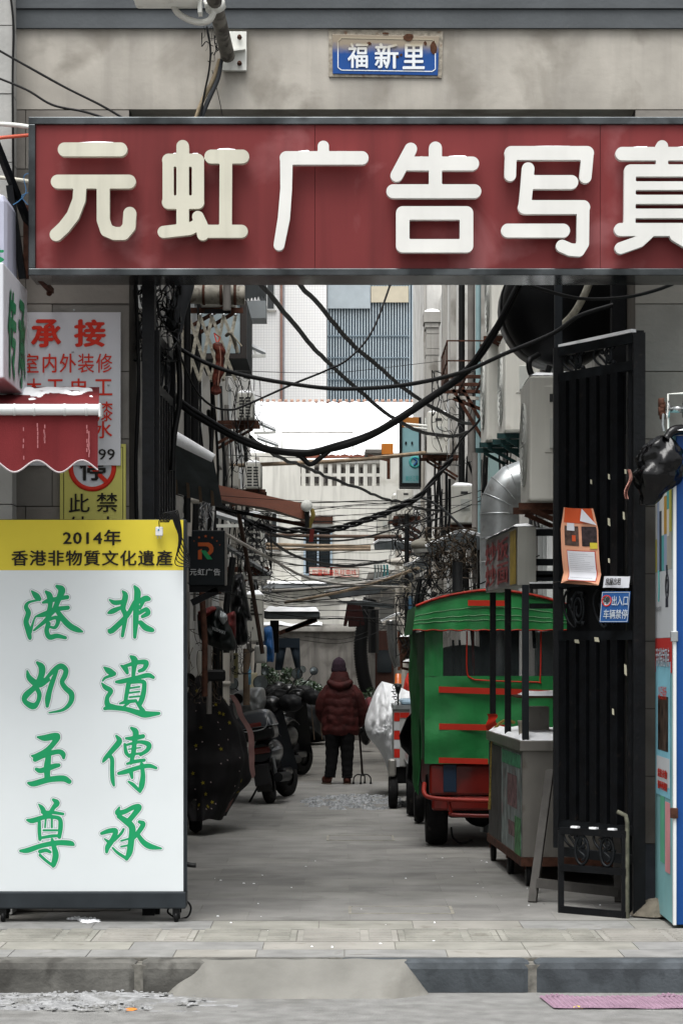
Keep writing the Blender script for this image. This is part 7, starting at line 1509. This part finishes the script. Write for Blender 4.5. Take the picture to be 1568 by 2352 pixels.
yb_ = thing('yellowed_box', 'yellowed plastic meter box with slots beside the downpipe', 'meter box', P(537, 1570, 22)); bx(528, 546, 1500, 1558, 22, .12).build('case', M('yellowed', '8d8762', .6, var=.1), yb_, bevel=.01)
for k in range(2): bx(531, 541, 1506+k*24, 1514+k*24, 21.994, .004).build('slot', acd, yb_)
lump('blue_sack', 'bright blue plastic sack hanging right of the tall cream unit', 'bag', [(604,1442),(620,1438),(626,1455),(629,1515),(618,1520),(605,1512)], 25, M('blue_poly', '2a5d96', .5, var=.2, scale=6, bump=.7, bscale=10), 16, .14)
one('cardboard_piece', 'white paper cone tucked behind the downpipe', 'paper', MB().grid(lambda i, j: P(489+(6+6*j)*i, 1490+40*j, 20.6), 3, 4), M('flyer_white'))
o = one('blue_bottle', 'blue thermos bottle standing on the left wall ledge', 'bottle', MB().lathe([(.001, 0), (.028, 0), (.03, .14), (.02, .16), (.02, .18), (.001, .18)], P(570, 1573, 24), 14), M('bottle_blue', '5f8fa8', .4))
lump('red_cloth', 'red cloth bunched above the small silver cover', 'cloth', [(510,1545),(518,1535),(528,1538),(535,1550),(520,1556)], 23, M('red_cloth', '7d1f1c', .8, bump=.4), 17, .06)
t = thing('shelf_roof', 'flat dark rooflet with snow and diagonal braces left of the red shirt', 'rooflet', P(670, 1430, 30)); y = 30
bx(606, 733, 1405, 1420, y, 1.0).build('slab', M('dark_tarp'), t); snowcap(X(606, y), X(733, y), y-.02, y+1, Z(1405, y), .07, t, seed=4)
for a, b in (((640, 1455), (725, 1421)), ((655, 1450), (728, 1424))): MB().bar(P(*a, y+.1), P(*b, y+.1), .05).build('brace', RUST, t)
bx(620, 640, 1425, 1500, y+.6, .1).build('post', BLACK, t)
# trousers and shirt hanging
tr_ = thing('hanging_trousers', 'grey blue trousers hung upside from the rooflet to dry', 'trousers', P(660, 1540, 32)); tm_ = M('slate_cloth', '202a33', .85, var=.15, bump=.4, bscale=12)
def tl(side):
    def f(i, j):
        top = (636, 688); um = 661
        ua, ub = ((top[0], um) if side < 0 else (um, top[1])); la, lb_ = ((631, 648) if side < 0 else (679, 690)); u = (ua+(la-ua)*j)+((ub+(lb_-ub)*j)-(ua+(la-ua)*j))*i
        return P(u, 1468+72*j-(0 if i else 0), 32-.05*math.sin(math.pi*i)+.02*math.sin(j*8))
    return f
for s in (-1, 1):
    f = tl(s); m = MB().grid(f, 10, 20); m.grid(lambda i, j: f(i, j)+Vector((0, .1-.1*abs(2*i-1)**2+.002, 0)), 10, 20); m.build('leg', tm_, tr_, fix=False)
MB().grid(lambda i, j: P(636+52*i, 1466+22*j, 31.94), 10, 4).build('waist', tm_, tr_, fix=False)
st_ = thing('hanging_shirt', 'dark maroon shirt hanging under the poles before the end wall', 'shirt', P(813, 1440, 35)); sm_ = M('dark_maroon_cloth', '260b09', .85, var=.15, bump=.4, bscale=10)
prof = [(806,1378),(818,1378),(828,1385),(838,1436),(829,1438),(827,1424),(825,1440),(800,1440),(799,1424),(796,1438),(788,1438),(797,1385)]
m = MB(); f = [P(u, v, 35) for u, v in prof]; g = [p+Vector((0, .12, 0)) for p in f]; n = len(f); m.add(f+g, [list(range(n)), list(range(n, 2*n))[::-1]]+[[i, n+i, n+(i+1)%n, (i+1)%n] for i in range(n)]); m.build('cloth', sm_, st_, bevel=.02)
MB().tube([P(812, 1378, 35.05), P(812, 1370, 35.05), P(815, 1366, 35.05)], .008, 6).build('hanger_hook', STEEL, st_)
# ================================================================ RIGHT WALL CLUTTER
ts = thing('teal_sign', 'dark framed teal light box with round logo and orange top on the right', 'light box', P(943, 1115, 33)); y = 33
for a in ((918, 923, 958, 1118), (962, 967, 958, 1118)): bx(*a, y, .5).build('frame_side', BLACK, ts)
bx(923.5, 961.5, 1110, 1118, y, .5).build('frame_bottom', BLACK, ts); bx(923.5, 961.5, 982, 1109, y+.03, .4).build('panel', M('teal_panel', '7fa5aa', .3, var=.2, scale=1.5), ts); bx(923.5, 961.5, 958, 981, y+.03, .4).build('orange_band', M('orange_brown', 'a0672e', .5), ts)
MB().lathe([(.05, 0), (.05, .003), (.085, .003), (.085, 0)], P(953, 1061, y+.028), 26, ax=(0, -1, 0)).build('logo_ring', M('print_teal'), ts)
m = MB(); m.tube(crom([P(950, 1052, y+.02), P(957, 1060, y+.02), P(950, 1068, y+.02)], 4), .012, 5); m.build('logo_mark', M('plate_blue'), ts)
textuv('美好江亭', 931, 1092, 961, 1105, y+.03, M('print_teal'), ts, 0)
for v in (1014, ): 
    for u in (930, 944): bx(u, u+4, v, v+7, y+.02, .008).build('clamp', BLACK, ts)
for v in (978, 985): one('curtain_rod', 'white rod sticking out beside the exposed air conditioner, %s' % ('upper' if v < 980 else 'lower'), 'rod', MB().tube([P(928, v-5, 31), P(980, v, 31)], .015, 8), WHITEP)
bc = thing('rusty_balcony', 'small rusty iron flower cage on the upper right wall', 'balcony cage', P(1035, 862, 25)); y0, y1 = 24.2, 25.6
xw = 1.66; x0 = X(1027, y0); x0b = x0
for z_ in (Z(865, y0),): 
    for y in (y0, (y0+y1)/2, y1): MB().bar((x0-.0, y, z_+.0), (xw, y, z_+.0), .035).build('floor_bar', RUST, bc)
    MB().bar((x0, y0, z_), (x0, y1, z_), .04).build('floor_bar', RUST, bc); MB().bar((x0+.18, y0, z_), (x0+.18, y1, z_), .025).build('floor_bar', RUST, bc); MB().bar((x0+.36, y0, z_), (x0+.36, y1, z_), .025).build('floor_bar', RUST, bc)
for dz in (.16, .36): MB().bar((x0, y0, Z(865, y0)+dz), (x0, y1, Z(865, y0)+dz), .014).build('rail', RUST, bc); MB().bar((x0, y0, Z(865, y0)+dz), (xw, y0, Z(865, y0)+dz), .014).build('rail', RUST, bc)
for k in range(5): MB().bar((x0, y0+k*.35, Z(865, y0)), (x0, y0+k*.35, Z(865, y0)+.36), .012).build('baluster', RUST, bc)
for k, (a, b) in enumerate((((1055, 880), (1100, 960)), ((1040, 895), (1110, 1010)), ((1035, 898), (1100, 899)), ((1028, 912), (1100, 915)), ((1040, 915), (1105, 940)))):
    one('wall_brace', 'rusty angle brace on the upper right wall, %s' % ('topmost diagonal', 'long diagonal', 'upper level bar', 'lower level bar', 'shallow diagonal')[k], 'brace', MB().bar(P(*a, 25.5), P(*b, 25.5), .035), RUST if k != 3 else pv_)
one('orange_box', 'orange plastic unit hanging before the snow roof on the right', 'box', bx(876, 903, 1018, 1044, 36, .3), M('orange_plastic', 'b9702a', .5, var=.06), .01)
t = thing('small_canopy', 'thin dusty canopy on struts below the orange box', 'canopy', P(860, 1060, 36)); bx(838, 876, 1032, 1040, 36, 1).build('sheet', pvd, t); snowcap(X(838, 36), X(876, 36), 36, 37, Z(1032, 36), .05, t); MB().bar(P(845, 1046, 36), P(895, 1058, 36), .04).build('strut', RUST, t); MB().bar(P(892, 1045, 36), P(892, 1100, 36), .05).build('strut', RUST, t)
def shard(name, label, uv, Y, mat, snow=True, d=.6):
    t = thing(name, label, 'rooflet', P(uv[0][0], uv[0][1], Y)); n = len(uv); f = [P(u, v, Y) for u, v in uv]; g = [p+Vector((.05, d, .02)) for p in f]
    MB().add(f+g, [list(range(n)), list(range(n, 2*n))[::-1]]+[[i, n+i, n+(i+1)%n, (i+1)%n] for i in range(n)]).build('sheet', mat, t)
    if snow: 
        top = f[:n//2+1]; MB().tube([p+Vector((0, .03, .012)) for p in top], .02, 8).build('snow', SNOW, t)
        m = MB(); k = len(top); m.add([p+Vector((0, 0, .03)) for p in top]+[p+Vector((.05, d, .06)) for p in top], [[i, i+1, k+i+1, k+i] for i in range(k-1)]); m.build('snow', SNOW, t)
    return t
dt = M('dark_tarp')
shard('rooflet', 'black stepped board rooflet with snow left of the dome lamp', [(858,1251),(870,1243),(900,1243),(944,1250),(944,1262),(860,1262)], 34, dt)
shard('rooflet', 'torn snowy felt rooflet below the dome lamp', [(925,1302),(950,1295),(975,1275),(995,1265),(1000,1295),(970,1310),(940,1325)], 29, dt)
shard('rooflet', 'long dark rooflet above the red shirt with snow on its upper edge', [(745,1362),(800,1350),(880,1330),(945,1312),(950,1330),(860,1364),(760,1376)], 33, dt)
shard('rooflet', 'tilted snowy sheet above the ribbed duct wires', [(1002,1250),(1040,1228),(1060,1222),(1110,1235),(1105,1262),(1020,1262)], 24, dt)
shard('rooflet', 'pointed dark sheet over the dome lamp', [(978,1258),(1000,1245),(1045,1235),(1030,1250),(985,1270)], 25.5, dt)
shard('rooflet', 'white framed rooflet edge by the silver hose', [(876,1430),(900,1418),(922,1412),(924,1428),(880,1436)], 31, pv_)
shard('rooflet', 'dark sagging boards above the shirt', [(770,1382),(830,1380),(900,1392),(900,1398),(800,1388)], 34, dt, False)
dl = thing('dome_lamp', 'grey dome street lamp head leaning from the right wall', 'street lamp', P(985, 1280, 28)); 
MB().sph(P(982, 1252, 28), (.20, .14, .085), 24, 12).build('housing', M('lamp_grey', '7d7a70', .6, var=.15, dirt=('5b554a', .6, 10, .55)), dl); MB().sph(P(982, 1260, 28), (.17, .12, .12), 22, 12).build('lamp_bowl', M('milky_plastic'), dl); MB().tube([P(1010, 1250, 28), P(1050, 1262, 28)], .03, 8).build('arm', pvd, dl)
dl = thing('cobra_lamp', 'long pale lamp head behind the torn rooflet on the right', 'street lamp', P(950, 1300, 33)); MB().sph(P(895, 1287, 33)+Vector((.3, 0, -.02)), (.36, .12, .07), 24, 10).build('housing', pv_, dl)
for k in range(5): one('towel', 'thin pale towel drying far right, number %s from left' % ('one', 'two', 'three', 'four', 'five')[k], 'towel', MB().grid(lambda i, j: P(858+k*7+5*i+math.sin(j*4), 1297+34*j, 34+.03*math.sin(i*5)), 4, 6), M('towel_%d' % (k//3), ('8f9694', '4c8a8c')[k//3], .9))
for k, o in enumerate([o for o in bpy.data.objects if o.name.startswith('towel')]): o['group'] = 'towels drying behind the rods'; o['label'] = 'pale cloth strip drying behind the rods' if k < 3 else 'teal cloth strip drying beside the pale strips'
hs_ = thing('silver_hose', 'silver corrugated flexible duct hanging on the right wall', 'hose', P(905, 1540, 31)); q_ = crom([P(897, 1425, 31), P(900, 1460, 31), P(905, 1500, 31), P(915, 1532, 31)], 14)
MB().tube(q_, [.062+(.010 if k % 2 else -.004) for k in range(len(q_))], 16).build('corrugated_tube', CHROME, hs_)
hs_ = thing('black_hose', 'fat black corrugated hose hanging before the dark doorway', 'hose', P(835, 1590, 40)); q_ = crom([P(850, 1375, 40), P(838, 1420, 40), P(828, 1480, 40), P(832, 1540, 40), P(843, 1590, 40)], 20)
MB().tube(q_, [.11+(.012 if k % 2 else -.006) for k in range(len(q_))], 16).build('corrugated_tube', BLACK, hs_)
one('dark_coat', 'very dark coat hanging beside the black hose', 'coat', MB().grid(lambda i, j: P(845+25*i, 1400+100*j, 39.5-.15*math.sin(math.pi*i)), 8, 10), cl_dark)
one('grey_unit', 'dim grey cabinet above the dark doorway', 'cabinet', bx(872, 903, 1372, 1445, 41, .5), M('dim_grey', '5c5c59', .7, var=.1), .01)
cg = thing('rusty_cage', 'rusty wire cage box with snow on the right wall', 'cage', P(935, 1540, 27.5)); y = 27.5
for a, b in (((918,1465),(956,1465)), ((918,1465),(922,1535)), ((956,1465),(956,1520)), ((922,1535),(950,1540)), ((922,1510),(950,1480)), ((922,1520),(952,1522))): MB().bar(P(*a, y), P(*b, y), .03).build('bar', RUST, cg)
bx(922, 954, 1468, 1518, y+.1, .1).build('mesh_back', WOOD, cg); snowcap(X(925, y), X(952, y), y-.1, y+.1, Z(1520, y), .05, cg); snowcap(X(916, y), X(956, y), y-.1, y+.1, Z(1463, y), .03, cg)
lump('red_flag', 'red and white cloth hanging below the rusty cage', 'cloth', [(930,1560),(938,1545),(946,1560),(950,1590),(932,1600),(926,1585)], 26.5, M('red_flagcloth', 'a3281e', .8, var=.2, bump=.4), 21, .06)
lump('clear_wrap', 'white translucent plastic hanging between cage and green canopy', 'plastic', [(944,1530),(956,1500),(958,1600),(948,1600)], 26, M('clear_poly'), 22, .06)
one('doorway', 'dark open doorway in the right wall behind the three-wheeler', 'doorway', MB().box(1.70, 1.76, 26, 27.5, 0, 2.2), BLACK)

# fine overhead wires that nobody could count
rr = random.Random(77); mb = MB()
for k in range(46):
    y0 = rr.uniform(20, 38); y1 = y0+rr.uniform(-2, 6); v0 = rr.uniform(1120, 1390); v1 = v0+rr.uniform(-60, 60); s = rr.uniform(5, 45)
    a = P(CX+(-1.4)*F/y0, v0, y0); b = P(CX+1.5*F/y1, v1, y1); m_ = a.lerp(b, rr.uniform(.35, .65))-Vector((0, 0, s*.006))
    mb.tube(crom([a, a.lerp(m_, .5)-Vector((0, 0, s*.0035)), m_, m_.lerp(b, .5)-Vector((0, 0, s*.0035)), b], 4), rr.choice((.003, .004, .005, .007)), 4, False)
o = mb.build('overhead_wires', CABLE, fix=False); tagp(o, 'web of fine overhead wires crossing the middle of the alley', 'wires', kind='stuff')
rr = random.Random(78); mb = MB()
for k in range(60):
    s = rr.choice((-1, 1)); y = rr.uniform(19, 40); x = (-1.36 if s < 0 else (1.70 if y < 33 else 1.5))-s*rr.uniform(.0, .12); z0 = rr.uniform(1.2, 3.2); z1 = z0+rr.uniform(.6, 2.6)
    mb.tube(crom([Vector((x, y, z0)), Vector((x-s*.05, y+rr.uniform(-.2, .2), (z0+z1)/2)), Vector((x, y+rr.uniform(-.3, .3), z1))], 4), rr.choice((.006, .01, .016, .022)), 5, False)
o = mb.build('wall_wires', CABLE, fix=False); tagp(o, 'countless wires and small tubes running up both alley walls', 'wires', kind='stuff')

# pale boxes, brackets and pipes bolted along the left wall
pb2 = [M('pale_box', 'a9a79f', .6, var=.1, streak=.4), M('cream_box', '9c977f', .6, var=.1, streak=.4), pvd, pv_]
for (u, v, Y, w, h, lab) in ((446, 1300, 20.0, .16, .30, 'pale meter box half behind the dark tote bag'), (556, 1180, 24.5, .22, .26, 'pale junction box above the scissor cable'), (552, 1262, 25, .2, .3, 'cream junction box left of the square grille unit'),
    (548, 1610, 25, .14, .34, 'cream box low on the left wall behind the silver cover'), (575, 1605, 28, .16, .3, 'pale box low on the left wall beside the shrub'), (592, 1345, 29, .22, .2, 'small pale box under the snowy sheet canopy'),
    (470, 1560, 19.5, .12, .22, 'grey box on the left wall behind the rectangular mirror'), (440, 1120, 18.6, .2, .2, 'pale box behind the loops of grey wire'), (528, 1120, 22.5, .16, .2, 'cream box beside the shed roof edge'), (586, 1560, 30, .14, .2, 'tiny pale box above the oval mirror')):
    Y2 = max(Y, 1.34*F/(CX-u)) if u < 600 else Y; w *= Y2/Y; h *= Y2/Y; Y = Y2
    t = thing('junction_box', lab, 'junction box', P(u, v, Y)); c = P(u, v, Y); MB().box(c.x-w/2, c.x+w/2, c.y, c.y+.1, c.z, c.z+h).build('case', pb2[int(u) % 2], t, bevel=.01); MB().box(c.x-w/2+.015, c.x+w/2-.015, c.y-.006, c.y-.001, c.z+.02, c.z+h-.02).build('cover', pb2[int(u) % 2], t, bevel=.003)
    MB().tube([(c.x, c.y+.05, c.z-.5), (c.x, c.y+.05, c.z)], .012, 8).build('conduit', pvd, t)
for (u, v0, v1, Y, r, m_, lab) in ((455, 1080, 1330, 19, .018, pv_, 'slim pale pipe behind the lettered dark light box'), (472, 1500, 1700, 19.2, .03, pv_, 'pale pipe low on the left wall near the quilted cover'), (524, 1500, 1640, 23, .02, pvd, 'grey pipe right of the white downpipe'), (545, 1100, 1340, 25, .03, pv_, 'white pipe behind the hanging black coat'),
    (568, 1060, 1240, 28, .028, pvd, 'grey pipe above the snowy sheet canopy'), (582, 1480, 1640, 27, .03, pv_, 'pale pipe beside the wooden strip'), (590, 1050, 1300, 33, .03, pv_, 'far pale pipe on the left wall corner'), (492, 900, 1110, 22, .03, pv_, 'pale pipe above the shed roof'), (520, 930, 1150, 23.5, .024, pvd, 'grey pipe left of the slatted air conditioner'), (425, 1360, 1560, 18.4, .03, pvd, 'grey pipe just behind the edge of the light box'),
    (1010, 1290, 1400, 26, .04, pv_, 'white pipe left of the black flue'), (970, 1060, 1300, 34, .03, pv_, 'pale pipe beside the teal light box'), (1090, 1040, 1340, 24.4, .03, pvd, 'grey pipe left of the steel duct'), (912, 1240, 1420, 38, .035, pv_, 'pale pipe behind the drying strips')):
    if u < 600: Y2 = max(Y, 1.36*F/(CX-u)); r *= Y2/Y; Y = Y2
    z_ = max(.02, Z(v1, Y)); o = MB().tube([P(u, v0, Y), (X(u, Y), Y, z_)], r, 10).build('pipe', m_); tagp(o, lab, 'pipe')
